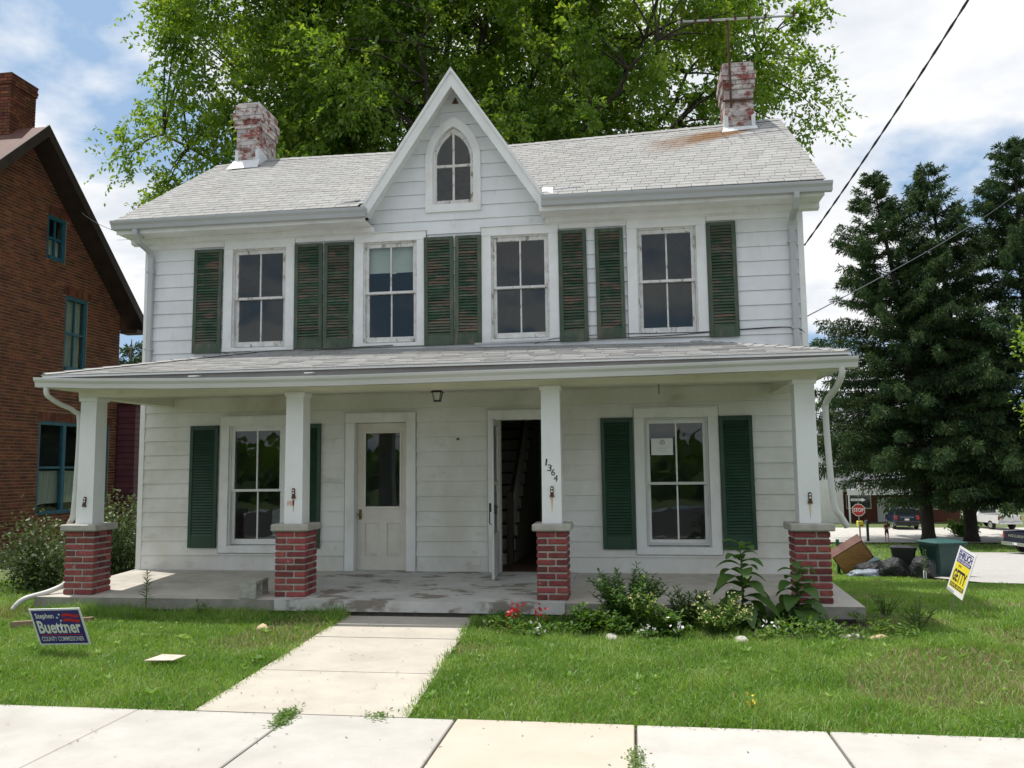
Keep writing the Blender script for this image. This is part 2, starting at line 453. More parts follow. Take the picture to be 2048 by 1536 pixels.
M['concrete_tan'] = pm('tan_sidewalk_concrete', [(0.47, 0.415, 0.34), (0.515, 0.46, 0.38)], 2.2, rough=0.92, bump=0.15, bscale=160, bdist=0.006,
               layers=[((0.48, 0.41, 0.31), 1.3, (1, 1, 1), 0.56, 0.8, 0.5), ((0.36, 0.31, 0.24), 38, (1, 1, 1), 0.68, 0.8, 0.35)])
M['walk'] = pm('buff_walk_concrete', [(0.43, 0.395, 0.34), (0.50, 0.46, 0.40)], 2.4, rough=0.92, bump=0.18, bscale=160, bdist=0.006, rand=0.03,
               layers=[((0.33, 0.30, 0.25), 1.4, (1, 1, 1), 0.52, 0.8, 0.55), ((0.22, 0.19, 0.155), 30, (1, 1, 1), 0.62, 0.76, 0.45)])
M['slab'] = pm('porch_slab_concrete', [(0.40, 0.375, 0.33), (0.52, 0.49, 0.44)], 2.5, rough=0.9, bump=0.25, bscale=90,
               layers=[((0.22, 0.19, 0.15), 1.6, (1, 1, 1), 0.56, 0.76, 0.6), ((0.17, 0.14, 0.11), 9, (0.5, 1, 1), 0.60, 0.72, 0.5)])
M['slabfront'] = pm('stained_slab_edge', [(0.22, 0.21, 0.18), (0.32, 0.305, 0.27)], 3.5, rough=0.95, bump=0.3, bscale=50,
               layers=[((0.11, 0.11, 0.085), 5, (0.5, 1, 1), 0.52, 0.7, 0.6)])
M['slabpaint'] = pm('flaking_grey_porch_paint', [(0.42, 0.42, 0.40), (0.52, 0.52, 0.50)], 3.5, rough=0.85, bump=0.25, bscale=60,
               layers=[((0.13, 0.095, 0.07), 4.0, (0.6, 1, 1), 0.52, 0.60, 0.75), ((0.25, 0.17, 0.10), 9, (0.4, 1, 1), 0.60, 0.70, 0.5)])
M['found'] = pm('dark_foundation', [(0.16, 0.145, 0.125), (0.24, 0.225, 0.2)], 9, rough=0.95, bump=0.4, bscale=40)
M['joint'] = pm('joint_soil', [(0.06, 0.05, 0.035), (0.10, 0.085, 0.06)], 30, rough=1.0, bump=0.4)
M['soil'] = pm('lawn_soil', [(0.06, 0.09, 0.025), (0.10, 0.14, 0.042), (0.15, 0.165, 0.065)], 7, rough=1.0, bump=0.6, bscale=60, bdist=0.02,
               layers=[((0.16, 0.13, 0.075), 1.1, (1, 1, 1), 0.60, 0.75, 0.6)])
M['mulch'] = pm('dark_bed_soil', [(0.03, 0.022, 0.015), (0.06, 0.045, 0.03)], 30, rough=1.0, bump=0.8, bscale=60, bdist=0.03)
M['gravel'] = pm('pale_gravel', [(0.34, 0.33, 0.315), (0.47, 0.455, 0.435)], 14, rough=0.98, bump=0.5, bscale=40, bdist=0.03,
               layers=[((0.27, 0.255, 0.24), 1.2, (1, 1, 1), 0.55, 0.75, 0.5)])
M['road'] = pm('pale_road_concrete', [(0.42, 0.40, 0.37), (0.52, 0.50, 0.46)], 1.2, rough=0.95, bump=0.1,
               layers=[((0.30, 0.28, 0.25), 0.5, (1, 1, 1), 0.55, 0.75, 0.5)])
M['asphalt'] = pm('street_asphalt', [(0.05, 0.05, 0.05), (0.075, 0.074, 0.072)], 20, rough=0.95, bump=0.3)
M['glass'] = glassmat('old_window_glass')
M['plaster'] = pm('dim_plaster', [(0.30, 0.29, 0.26), (0.36, 0.35, 0.31)], 1.5, rough=0.9)
M['floorwood'] = pm('dark_wood_floor', [(0.10, 0.06, 0.04), (0.16, 0.10, 0.06)], 4, stretch=(8, 1, 1), rough=0.6)
M['stair'] = pm('stair_paint', [(0.46, 0.44, 0.39), (0.54, 0.52, 0.46)], 3, rough=0.7)
M['darkwood'] = pm('dark_handrail_wood', [(0.05, 0.03, 0.02), (0.09, 0.05, 0.03)], 6, rough=0.4)
M['blind'] = pm('pale_roller_blind', [(0.62, 0.62, 0.58), (0.70, 0.70, 0.66)], 3, rough=0.9)
M['door'] = pm('cream_door_paint', [(0.66, 0.62, 0.55), (0.74, 0.71, 0.64)], 3, rough=0.5,
               layers=[((0.45, 0.41, 0.33), 6, (1, 1, 0.4), 0.6, 0.8, 0.45)])
M['black'] = pm('black_iron', [(0.018, 0.016, 0.016), (0.035, 0.03, 0.03)], 20, rough=0.5, metal=0.4)
M['rust'] = pm('rusted_iron', [(0.07, 0.035, 0.025), (0.13, 0.06, 0.035)], 20, rough=0.8, metal=0.3)
M['ruststain'] = pm('rust_run_on_paint', [(0.50, 0.34, 0.20), (0.66, 0.55, 0.42)], 20, rough=0.8, stretch=(1, 1, 0.2))
M['brass'] = pm('tarnished_brass', [(0.16, 0.11, 0.04), (0.24, 0.17, 0.07)], 20, rough=0.4, metal=0.8)
M['flash'] = pm('white_painted_flashing', [(0.66, 0.67, 0.68), (0.76, 0.77, 0.78)], 6, rough=0.45)
M['paper'] = pm('white_paper', [(0.72, 0.73, 0.74), (0.78, 0.79, 0.80)], 3, rough=0.8)
M['ink'] = pm('black_print', [(0.02, 0.02, 0.025)], 3, rough=0.6)
M['lampglass'] = pm('frosted_lamp_glass', [(0.55, 0.55, 0.52), (0.65, 0.65, 0.62)], 5, rough=0.25)
M['cinder'] = pm('cinder_block_concrete', [(0.30, 0.295, 0.26), (0.42, 0.41, 0.37)], 25, rough=0.98, bump=0.6, bscale=90)
M['cable'] = pm('black_cable', [(0.02, 0.02, 0.022), (0.05, 0.05, 0.055)], 30, rough=0.5)
M['whiteplastic'] = pm('white_sign_board', [(0.78, 0.78, 0.78), (0.83, 0.83, 0.83)], 3, rough=0.45)
M['signblue'] = pm('sign_blue_ink', [(0.035, 0.03, 0.20), (0.045, 0.035, 0.24)], 3, rough=0.45)
M['signred'] = pm('sign_red_ink', [(0.55, 0.02, 0.03), (0.60, 0.03, 0.035)], 3, rough=0.45)
M['signyellow'] = pm('sign_yellow_ink', [(0.80, 0.68, 0.02), (0.84, 0.72, 0.03)], 3, rough=0.45)
M['wire'] = pm('galvanised_wire', [(0.35, 0.35, 0.35), (0.45, 0.45, 0.45)], 10, rough=0.4, metal=0.8)
# ---- neighbour house
M['nbrick'] = pm('old_red_house_brick', [(0.100, 0.031, 0.017), (0.185, 0.060, 0.027)], 3.5, rough=0.9, bump=0.4, bscale=60, rand=0.38, randhue=0.012,
               layers=[((0.05, 0.025, 0.02), 2.0, (1, 1, 1), 0.58, 0.75, 0.6)])
M['nmortar'] = pm('tan_house_mortar', [(0.28, 0.185, 0.115), (0.38, 0.27, 0.175)], 8, rough=0.95)
M['nroof'] = pm('brown_painted_roof', [(0.085, 0.035, 0.028), (0.13, 0.06, 0.045)], 3, rough=0.6)
M['nbarge'] = pm('dark_brown_barge_paint', [(0.030, 0.018, 0.016), (0.048, 0.030, 0.026)], 4, rough=0.55)
M['teal'] = pm('teal_window_paint', [(0.014, 0.085, 0.125), (0.022, 0.115, 0.16)], 5, rough=0.5)
M['curtain'] = pm('pale_lace_curtain', [(0.42, 0.42, 0.37), (0.58, 0.58, 0.52)], 6, stretch=(1, 6, 0.4), rough=0.95)
M['maroon'] = pm('maroon_siding_paint', [(0.085, 0.022, 0.032), (0.115, 0.032, 0.042)], 3, rough=0.6, rand=0.08)
# ---- vegetation
M['bark'] = pm('grey_brown_bark', [(0.035, 0.028, 0.02), (0.075, 0.06, 0.045)], 5, stretch=(2, 2, 0.4), rough=0.95, bump=0.8, bscale=14, bdist=0.03)
M['leaf'] = leafmat('maple_leaves', [(0.062, 0.140, 0.020), (0.145, 0.255, 0.038), (0.310, 0.405, 0.074)], 0.52, gloss=0.03)
M['spruce'] = leafmat('spruce_needles', [(0.018, 0.044, 0.022), (0.040, 0.082, 0.034), (0.120, 0.155, 0.046)], 0.28, gloss=0.012, rand=0.6)
M['sprucebark'] = pm('spruce_bark', [(0.03, 0.024, 0.02), (0.06, 0.048, 0.04)], 6, stretch=(2, 2, 0.5), rough=0.95, bump=0.6)
M['grass'] = leafmat('lawn_grass_blades', [(0.062, 0.155, 0.020), (0.140, 0.280, 0.044), (0.215, 0.350, 0.070), (0.330, 0.420, 0.150)], 0.42, gloss=0.03, rand=0.45, nscale=1.7, ndet=5)
M['drygrass'] = leafmat('dry_grass_blades', [(0.20, 0.19, 0.08), (0.30, 0.27, 0.13), (0.36, 0.32, 0.18)], 0.3, gloss=0.02, rand=0.7)
M['bushleaf'] = leafmat('rose_bush_leaves', [(0.035, 0.070, 0.018), (0.075, 0.115, 0.035), (0.16, 0.19, 0.08)], 0.30, gloss=0.05, rough=0.45, rand=0.6)
M['darkbush'] = leafmat('dark_shrub_leaves', [(0.010, 0.030, 0.006), (0.025, 0.060, 0.012), (0.045, 0.095, 0.02)], 0.3)
M['plantleaf'] = leafmat('garden_plant_leaves', [(0.045, 0.115, 0.018), (0.085, 0.175, 0.028), (0.17, 0.26, 0.055)], 0.42, gloss=0.025, rand=0.6)
M['broadleaf'] = leafmat('broad_weed_leaves', [(0.040, 0.105, 0.022), (0.075, 0.16, 0.035), (0.12, 0.21, 0.05)], 0.42, gloss=0.035, rand=0.7)
M['stem'] = pm('green_stem', [(0.06, 0.11, 0.03), (0.10, 0.15, 0.05)], 8, rough=0.6)
M['redpetal'] = leafmat('red_petals', [(0.45, 0.01, 0.01), (0.60, 0.03, 0.02), (0.65, 0.06, 0.02)], 0.3)
M['whitepetal'] = leafmat('white_petals', [(0.70, 0.66, 0.72), (0.78, 0.76, 0.78), (0.80, 0.80, 0.80)], 0.3)
M['yellowpetal'] = leafmat('pale_yellow_buds', [(0.50, 0.50, 0.20), (0.60, 0.58, 0.26), (0.66, 0.62, 0.32)], 0.3)
M['yellowhead'] = leafmat('yellow_dandelion_petals', [(0.70, 0.45, 0.01), (0.78, 0.55, 0.02), (0.80, 0.60, 0.03)], 0.2)
M['clover'] = leafmat('crack_weed_leaves', [(0.08, 0.16, 0.03), (0.12, 0.21, 0.05), (0.18, 0.25, 0.08)], 0.35, gloss=0.02, rand=0.7)

# ------------------------------------------------------------------ ground
HY = np.array([-1.5, 0, 3, 12, 29, 42, 56, 80, 400]); HZ = np.array([0, -.1, -.42, -1.5, -2.85, -3.45, -3.7, -3.8, -4.0])
def hgt(x, y):
    x = np.asarray(x, float); y = np.asarray(y, float)
    t = np.clip((x - 0.5) / 3.0, 0, 1)
    return np.interp(y, HY, HZ) * t * t * (3 - 2 * t)
def hz_(x, y): return float(hgt(x, y))

def grid_sheet(name, xs, ys, dz, mat, zf=hgt):
    X, Y = np.meshgrid(np.array(xs, float), np.array(ys, float))
    Z = zf(X, Y) + dz
    V = np.stack([X.ravel(), Y.ravel(), Z.ravel()], 1)
    nx, ny = len(xs), len(ys)
    i, j = np.meshgrid(np.arange(nx - 1), np.arange(ny - 1))
    a = (j * nx + i).ravel()
    F = np.stack([a, a + 1, a + nx + 1, a + nx], 1)
    return put(name, np_mesh(name, V, F, mat))

gx = sorted(set([-600, -300, -150, -80, -50, -30, -20] + list(np.arange(-15, 12.01, 0.75)) + list(np.arange(13, 40, 1.5)) + [45, 60, 90, 150, 300, 600]))
gy = sorted(set(list(np.arange(-8.1, 4, 0.5)) + list(np.arange(4, 82, 2.0)) + [100, 140, 200, 400, 900]))
tag(grid_sheet('ground', gx, gy, -0.03, M['soil']), kind='structure')
tag(grid_sheet('street', [-600, -60, -20, 0, 20, 60, 600], [-21.0, -16, -12, -8.6], -0.16, M['asphalt'], lambda x, y: x * 0), kind='structure')
tag(grid_sheet('verge', [-600, -60, -20, 0, 20, 60, 600], [-120.0, -60, -30, -21.15], -0.05, M['soil'], lambda x, y: x * 0), kind='structure')
kb = MB(); kb.box(-600, 600, -8.6, -8.4, -0.4, -0.03)
tag(kb.build('kerb', M['concrete']), kind='structure')

# gravel lot and road behind, lower down the slope
def gravel():
    ys = np.linspace(8.2, 36, 30)
    V = []; F = []
    ns = 14
    for j, y in enumerate(ys):
        xl = np.interp(y, [8.2, 10, 13, 18, 36], [12.5, 9.4, 8.6, 7.8, 16.2])
        for i in range(ns):
            x = xl + (60 - xl) * (i / (ns - 1)) ** 2
            V.append((x, y, hz_(x, y) + 0.035))
    for j in range(len(ys) - 1):
        for i in range(ns - 1):
            a = j * ns + i
            F.append((a, a + 1, a + ns + 1, a + ns))
    return put('gravel_lot', np_mesh('gravel_lot', V, F, M['gravel']))
tag(gravel(), kind='structure')
tag(grid_sheet('road', np.linspace(6, 90, 43), np.linspace(45.0, 60.5, 9), 0.05, M['road']), kind='structure')

# sidewalk: a bed with every slab on it
sw = MB(); sw.box(-40, 40, -7.25, -5.66, -0.12, -0.028)
sidewalk = tag(sw.build('sidewalk', M['joint']), kind='structure')
js = [-8.02, -6.88, -5.75, -4.61, -3.45, -2.317, -1.20, -0.03, 1.143, 2.31, 3.47, 4.63, 5.8, 6.95]
js = [-8.02 - 1.15 * k for k in range(8, 0, -1)] + js + [6.95 + 1.15 * k for k in range(1, 9)]
for i in range(len(js) - 1):
    g0 = 0.009 if js[i] > -2.4 else 0.004
    g1 = 0.009 if js[i + 1] > -2.4 else 0.004
    ye = -5.655 + rnd.uniform(-0.006, 0.006) + 0.012 * js[i] * 0
    b = MB(); b.bbox(js[i] + g0, js[i + 1] - g1, -7.24, ye, -0.1, rnd.uniform(-0.004, 0.004), 0.006)
    b.build('slab', M['concrete_tan'] if abs(js[i] + 1.20) < 0.01 else M['concrete'], sidewalk)
wk = MB(); wk.prism([(-3.20, -2.2), (-1.76, -2.2), (-1.53, -5.64), (-3.04, -5.64)][::-1], 2, -0.12, -0.03)
walk = tag(wk.build('front_walk', M['joint']), kind='structure')
wy = [-2.05, -3.18, -4.50, -5.648]
for i in range(3):
    y0, y1 = wy[i] - 0.004, wy[i + 1] + 0.004
    def xl(y): return -3.22 + (y + 2.2) / (-3.45) * 0.17
    def xr(y): return -1.77 + (y + 2.2) / (-3.45) * 0.24
    b = MB(); z = rnd.uniform(-0.003, 0.003)
    b.hexa([(xl(y1), y1, -0.1), (xr(y1), y1, -0.1), (xr(y0), y0, -0.1), (xl(y0), y0, -0.1),
            (xl(y1), y1, z), (xr(y1), y1, z), (xr(y0), y0, z), (xl(y0), y0, z)])
    b.build('slab', M['walk'], walk)
# flower bed soil along the porch
bed = MB(); bed.prism([(-1.7, -2.0), (-1.6, -2.75), (-0.4, -2.95), (1.0, -2.9), (2.4, -2.8), (2.75, -2.3), (2.45, -1.9), (1.0, -2.0)][::-1], 2, -0.06, -0.008)
tag(bed.build('flower_bed', M['mulch']), kind='structure')

# ------------------------------------------------------------------ the white house
house = empty('house', (-2.4, 0.0, 0.0), worldcoords=True)
tag(house, 'two storey white sided house with steep centre gable and full width porch', 'house')

UPW = [(-5.87, -4.78), (-3.885, -2.83), (-2.035, -0.955), (-0.02, 1.04)]       # casing outer x
UZ0, UZ1 = 3.345, 4.985
LZ0, LZ1 = 0.475, 2.395
TW = 0.135
holes = [(a + TW, b - TW, UZ0 + 0.05, UZ1 - 0.125) for a, b in UPW]
LWx = (-5.866, -4.78); RWx = (0.012, 1.112)
holes += [(a + TW, b - TW, LZ0 + 0.09, LZ1 - 0.125) for a, b in (LWx, RWx)]
D1x = (-3.995, -2.98); D2x = (-1.97, -0.965)
holes += [(a + TW, b - TW, 0.10, 2.405 - 0.125) for a, b in (D1x, D2x)]

def cut_rect(rect, hs):
    """rect minus holes -> list of rects (x0,x1,z0,z1)"""
    out = [rect]
    for h in hs:
        nxt = []
        for (x0, x1, z0, z1) in out:
            a, b, c, d = max(x0, h[0]), min(x1, h[1]), max(z0, h[2]), min(z1, h[3])
            if a >= b or c >= d:
                nxt.append((x0, x1, z0, z1)); continue
            if x0 < a: nxt.append((x0, a, z0, z1))
            if b < x1: nxt.append((b, x1, z0, z1))
            if z0 < c: nxt.append((a, b, z0, c))
            if d < z1: nxt.append((a, b, d, z1))
        out = nxt
    return out

HX0, HX1, HD = -7.12, 2.30, 4.75
# solid wall behind the boards, with reveals at the openings
w = MB()
for (x0, x1, z0, z1) in cut_rect((HX0 + 0.03, HX1 - 0.03, 0.02, 5.2), holes):
    w.box(x0, x1, 0.0, 0.14, z0, z1)
w.build('front_wall', M['trim'], house)
w = MB()
w.box(HX0, HX0 + 0.14, 0.141, HD, 0.0, 5.2); w.box(HX1 - 0.14, HX1, 0.141, HD, 0.0, 5.2)
w.box(HX0 + 0.141, HX1 - 0.141, HD - 0.14, HD, 0.0, 5.2)
for xx in (HX0, HX1 - 0.14):
    w.prism([(0.05, 5.2), (HD, 5.2), (2.4, 7.1)], 0, xx, xx + 0.14)
w.build('side_wall', M['siding'], house)
w = MB()
w.box(HX0 + 0.141, HX1 - 0.141, 0.141, HD - 0.141, 0.05, 0.22); w.box(HX0 + 0.141, HX1 - 0.141, 0.141, HD - 0.141, 2.78, 2.95)
w.box(HX0 + 0.141, HX1 - 0.141, 0.141, HD - 0.141, 5.12, 5.19)
w.build('floor', M['floorwood'], house)
w = MB()
for xx in (-2.62, -0.62):
    w.box(xx, xx + 0.1, 0.145, HD - 0.145, 0.222, 2.779)
w.box(-4.45, -4.35, 0.145, HD - 0.145, 2.951, 5.119); w.box(-1.0, -0.9, 1.4, HD - 0.145, 2.951, 5.119)
w.box(-2.3, -2.2, 0.145, HD - 0.145, 2.951, 5.119)
w.build('partition_wall', M['plaster'], house)

# lapped boards, each a piece
def board(x0, x1, z0, z1, zb, zt, name='siding_board', mat='siding', tri=None):
    """course spans zb..zt; this piece covers z0..z1 of it. front face leans: bottom proud 14 mm, top 4 mm"""
    def yy(z): return -0.022 + 0.017 * (z - zb) / (zt - zb)
    b = MB()
    xa0, xa1, xb0, xb1 = (x0, x1, x0, x1) if tri is None else tri
    b.hexa([(xa0, yy(z0), z0), (xa1, yy(z0), z0), (xa1, 0.0, z0), (xa0, 0.0, z0),
            (xb0, yy(z1), z1), (xb1, yy(z1), z1), (xb1, 0.0, z1), (xb0, 0.0, z1)])
    return b.build(name, M[mat], house)

sholes = []
for h, big in [(x, 0) for x in holes]:
    sholes.append((h[0] - 0.05, h[1] + 0.05, h[2] - 0.02 if h[2] > 0.2 else 0.0, h[3] + 0.05))
z = 0.235
jn = 0
while z < 2.74:
    zt = min(z + 0.2035, 2.76)
    for (x0, x1, a, b_) in cut_rect((HX0 + 0.07, HX1 - 0.07, z, zt - 0.0028), sholes):
        # long runs have butt joints
        cuts = [x0]
        if x1 - x0 > 2.6:
            cuts.append(x0 + rnd.uniform(0.9, 1.7))
        cuts.append(x1)
        for k in range(len(cuts) - 1):
            board(cuts[k] + (0.0008 if k else 0), cuts[k + 1], a, b_, z, zt, mat='porchside')
    z = zt
z = 2.95
while z < 4.93:
    zt = z + 0.198
    for (x0, x1, a, b_) in cut_rect((HX0 + 0.07, HX1 - 0.07, z, zt - 0.0028), sholes):
        board(x0, x1, a, b_, z, zt)
    z = zt
ZTOP = z            # boards end here, frieze above
# gable boards
GC = -2.437
AX, AZ, GS = -2.40, 7.16, 1.50        # apex, slope dz/dx of the wall under the rake
gw = (-2.835, -2.04, 5.25, 6.30)      # gothic window casing block
GOPEN = (-2.70, -2.165, 5.36, 6.1)
z = ZTOP
gh = (-2.737, -2.137, 5.33, 6.49)
while z < 7.02:
    zt = min(z + 0.198, 7.03)
    def half(zz): return max(0.0, (AZ - zz) / GS - 0.02)
    # left / right of the window or whole
    if zt <= gh[2] or z >= gh[3] - 0.02:
        h0, h1 = half(z), half(zt - 0.0028)
        board(0, 0, z, zt - 0.0028, z, zt, tri=(AX - h0, AX + h0, AX - h1, AX + h1))
    else:
        h0, h1 = half(z), half(zt - 0.0028)
        ah = lambda zz: 0.30 if zz < 6.02 else max(0.03, 0.30 * (1 - ((zz - 6.02) / 0.49) ** 1.9)) if zz < 6.5 else 0.03
        g0, g1 = ah(z), ah(zt)
        board(0, 0, z, zt - 0.0028, z, zt, tri=(AX - h0, GC - g0, AX - h1, GC - g1))
        board(0, 0, z, zt - 0.0028, z, zt, tri=(GC + g0, AX + h0, GC + g1, AX + h1))
        if z < gh[2]:
            board(gh[0], gh[1], z, gh[2], z, zt)
    z = zt
# gable wall behind
w = MB()
hw = (AZ - 5.2) / GS - 0.02
w.prism([(AX - hw, 5.2), (AX - 0.30, 5.2), (AX - 0.30, AZ - 0.45 - 0.03), (AX - 0.02, AZ - 0.03)], 1, 0.0, 0.12)
w.prism([(AX + hw, 5.2), (AX + 0.27, 5.2), (AX + 0.27, AZ - 0.405 - 0.03), (AX + 0.02, AZ - 0.03)][::-1], 1, 0.0, 0.12)
w.box(AX - 0.30, AX + 0.27, 0.0, 0.12, 5.2, 5.35)
w.build('gable_wall', M['trim'], house)
# corner boards, frieze
b = MB(); b.box(HX0, HX0 + 0.075, -0.028, 0.0, 0.20, 5.05); b.build('corner_board', M['trim'], house)
b = MB(); b.box(HX1 - 0.075, HX1, -0.028, 0.0, 0.20, 5.05); b.build('corner_board', M['trim'], house)
for (x0, x1) in ((HX0 + 0.076, -3.62), (-1.13, HX1 - 0.076)):
    b = MB(); b.box(x0, x1, -0.03, 0.0, ZTOP - 0.02, 5.07); b.build('frieze_board', M['trim'], house)

# ---- windows
def pane(par, x0, x1, y, z0, z1):
    b = MB(); b.box(x0, x1, y, y + 0.004, z0, z1)
    return b.build('pane', M['glass'], par)

def sash(par, x0, x1, z0, z1, y, mat, st=0.045, top=0.05, bot=0.05, muntin=0.022, th=0.035):
    b = MB()
    b.bbox(x0, x0 + st, y, y + th, z0, z1, 0.003); b.bbox(x1 - st, x1, y, y + th, z0, z1, 0.003)
    b.bbox(x0 + st, x1 - st, y + 0.001, y + th - 0.001, z1 - top, z1, 0.003)
    b.bbox(x0 + st, x1 - st, y + 0.001, y + th - 0.001, z0, z0 + bot, 0.003)
    xm = (x0 + x1) / 2
    if muntin:
        b.bbox(xm - muntin / 2, xm + muntin / 2, y + 0.003, y + th - 0.003, z0 + bot, z1 - top, 0.003)
    s = b.build('sash', M[mat], par)
    if muntin:
        pane(s, x0 + st, xm - muntin / 2, y + 0.014, z0 + bot, z1 - top)
        pane(s, xm + muntin / 2, x1 - st, y + 0.014, z0 + bot, z1 - top)
    else:
        pane(s, x0 + st, x1 - st, y + 0.014, z0 + bot, z1 - top)
    return s

def casing(name, x0, x1, z0, z1, side, head, sill, proj=0.034, mat='trim'):
    b = MB()
    b.bbox(x0, x0 + side, -proj, 0.0, z0 + (sill or 0) + 0.0005, z1 - head - 0.0005, 0.003)
    b.bbox(x1 - side, x1, -proj, 0.0, z0 + (sill or 0) + 0.0005, z1 - head - 0.0005, 0.003)
    b.bbox(x0, x1, -proj - 0.002, 0.0, z1 - head, z1, 0.003)
    if sill:
        b.bbox(x0, x1, -proj - 0.002, 0.0, z0, z0 + sill, 0.003)
    b.bbox(x0 - 0.012, x1 + 0.012, -proj - 0.022, 0.0, z1 + 0.001, z1 + 0.014, 0.002)     # drip cap
    cs_ = b.build(name, M[mat], house)
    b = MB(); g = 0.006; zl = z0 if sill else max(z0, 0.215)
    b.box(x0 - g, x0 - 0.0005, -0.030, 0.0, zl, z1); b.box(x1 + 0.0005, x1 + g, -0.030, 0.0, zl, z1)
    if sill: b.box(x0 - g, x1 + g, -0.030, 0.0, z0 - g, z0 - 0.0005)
    b.build('gap_shade_line', M['gapshade'], cs_)  # dark strips stand in for the shadow line at the casing edge
    return cs_

def make_window(x, z0, z1, head, sill, mat, smt, meet=0.5, storm=False):
    x0, x1 = x
    wd = casing('window', x0, x1, z0, z1, TW, head, sill, mat=mat)
    ox0, ox1, oz0, oz1 = x0 + TW, x1 - TW, z0 + sill, z1 - head
    # inner stops and sill
    b = MB()
    b.box(ox0, ox0 + 0.022, 0.005, 0.11, oz0, oz1); b.box(ox1 - 0.022, ox1, 0.005, 0.11, oz0, oz1)
    b.box(ox0 + 0.022, ox1 - 0.022, 0.006, 0.11, oz1 - 0.02, oz1)
    b.build('jamb', M[smt], wd)
    b = MB()
    b.hexa([(ox0, -0.03, oz0 - 0.03), (ox1, -0.03, oz0 - 0.03), (ox1, 0.12, oz0 - 0.03), (ox0, 0.12, oz0 - 0.03),
            (ox0, -0.03, oz0 + 0.004), (ox1, -0.03, oz0 + 0.004), (ox1, 0.12, oz0 + 0.022), (ox0, 0.12, oz0 + 0.022)])
    b.build('sill', M[smt], wd)
    zm = oz0 + (oz1 - oz0) * meet
    a0, a1 = ox0 + 0.023, ox1 - 0.023
    sash(wd, a0, a1, zm - 0.018, oz1 - 0.021, 0.022, smt, top=0.055, bot=0.036)
    sash(wd, a0, a1, oz0 + 0.024, zm + 0.018, 0.060, smt, top=0.036, bot=0.075)
    return wd, (ox0, ox1, oz0, oz1, zm)

wins = [make_window(x, UZ0, UZ1, 0.125, 0.05, 'trim', 'peel') for x in UPW]
# roller blind half down in the second window
o = wins[1][1]
b = MB(); b.box(o[0] + 0.03, o[1] - 0.03, 0.105, 0.112, o[3] - 0.43, o[3] - 0.02)
b.build('roller_blind', M['blind'], wins[1][0])
b = MB(); b.box(o[0] + 0.36, o[0] + 0.45, 0.1005, 0.1045, o[3] - 0.445, o[3] - 0.415)
b.build('blind_tab', M['paper'], wins[1][0])
lw, lo_ = make_window(LWx, LZ0, LZ1, 0.125, 0.09, 'trim', 'trim', 0.46)
rw, ro_ = make_window(RWx, LZ0, LZ1, 0.125, 0.09, 'trim', 'trim', 0.49)
# storm frame lines on the right window
b = MB()
x0, x1, z0, z1, zm = ro_
for (p, q, r_, s_) in ((x0 + 0.004, x0 + 0.03, z0 + 0.03, z1 - 0.004), (x1 - 0.03, x1 - 0.004, z0 + 0.03, z1 - 0.004)):
    b.box(p, q, -0.012, 0.004, r_, s_)
b.box(x0 + 0.031, x1 - 0.031, -0.012, 0.004, z1 - 0.03, z1 - 0.004); b.box(x0 + 0.031, x1 - 0.031, -0.014, 0.004, zm - 0.016, zm + 0.014)
b.box(x0 + 0.031, x1 - 0.031, -0.012, 0.004, z0 + 0.03, z0 + 0.062)
b.build('storm_frame', M['gutterwhite'], rw)
# paper notice taped behind the glass: small house outline over a few lines of print
nx0, nz0 = 0.235, 1.775
b = MB(); b.box(nx0, nx0 + 0.285, 0.006, 0.008, nz0, nz0 + 0.22)
notice = b.build('paper_notice', M['paper'], rw)
b = MB()
cx, cz = nx0 + 0.145, nz0 + 0.165
for (p, q) in (((-.028, -.02), (-.028, .012)), ((-.028, .012), (0, .034)), ((0, .034), (.028, .012)), ((.028, .012), (.028, -.02)), ((.028, -.02), (-.028, -.02)), ((-.008, .006), (.008, .006)), ((-.008, -.005), (.008, -.005))):
    b.tube([(cx + p[0], 0.004, cz + p[1]), (cx + q[0], 0.004, cz + q[1])], 0.0035, 4)
b.build('house_emblem', M['ink'], notice)
b = MB()
for k in range(4):
    zz = nz0 + 0.105 - k * 0.022
    b.box(nx0 + 0.06 + 0.01 * (k % 2), nx0 + 0.225 - 0.015 * (k % 3), 0.0045, 0.0055, zz, zz + 0.004)
b.build('print_line', M['gutter'], notice)

b = MB(); b.box(-5.62, -5.0, 0.75, 1.25, 0.222, 0.62); b.box(-5.5, -4.95, 0.95, 1.4, 0.6205, 1.0); b.build('packing_box', M['paper'], house)
# gothic window in the gable
def arch(cx, z0, zs, hwid, rise, n=9):
    pts = [(cx - hwid, z0), (cx - hwid, zs)]
    rad = (hwid * hwid + rise * rise) / (2 * hwid)
    a_end = math.asin(min(1, rise / rad))
    for k in range(1, n + 1):
        a = a_end * k / n
        pts.append((cx - hwid + rad - rad * math.cos(a), zs + rad * math.sin(a)))
    right = [(2 * cx - p[0], p[1]) for p in pts[:-1]][::-1]
    return pts + right
def ring_frame(outer, inner, y0, y1):
    n = len(outer)
    vs = [(p[0], y0, p[1]) for p in outer] + [(p[0], y0, p[1]) for p in inner] + [(p[0], y1, p[1]) for p in outer] + [(p[0], y1, p[1]) for p in inner]
    fs = []
    for i in range(n):
        j = (i + 1) % n
        fs += [(i, n + i, n + j, j), (2 * n + i, 2 * n + j, 3 * n + j, 3 * n + i), (i, j, 2 * n + j, 2 * n + i), (n + i, 3 * n + i, 3 * n + j, n + j)]
    b = MB(); b.add(vs, fs); return b
GC = -2.437
goth = ring_frame(arch(GC, 5.245, 6.02, 0.40, 0.61), arch(GC, 5.355, 6.02, 0.292, 0.47), -0.04, 0.0).build('gothic_window', M['trim'], house)
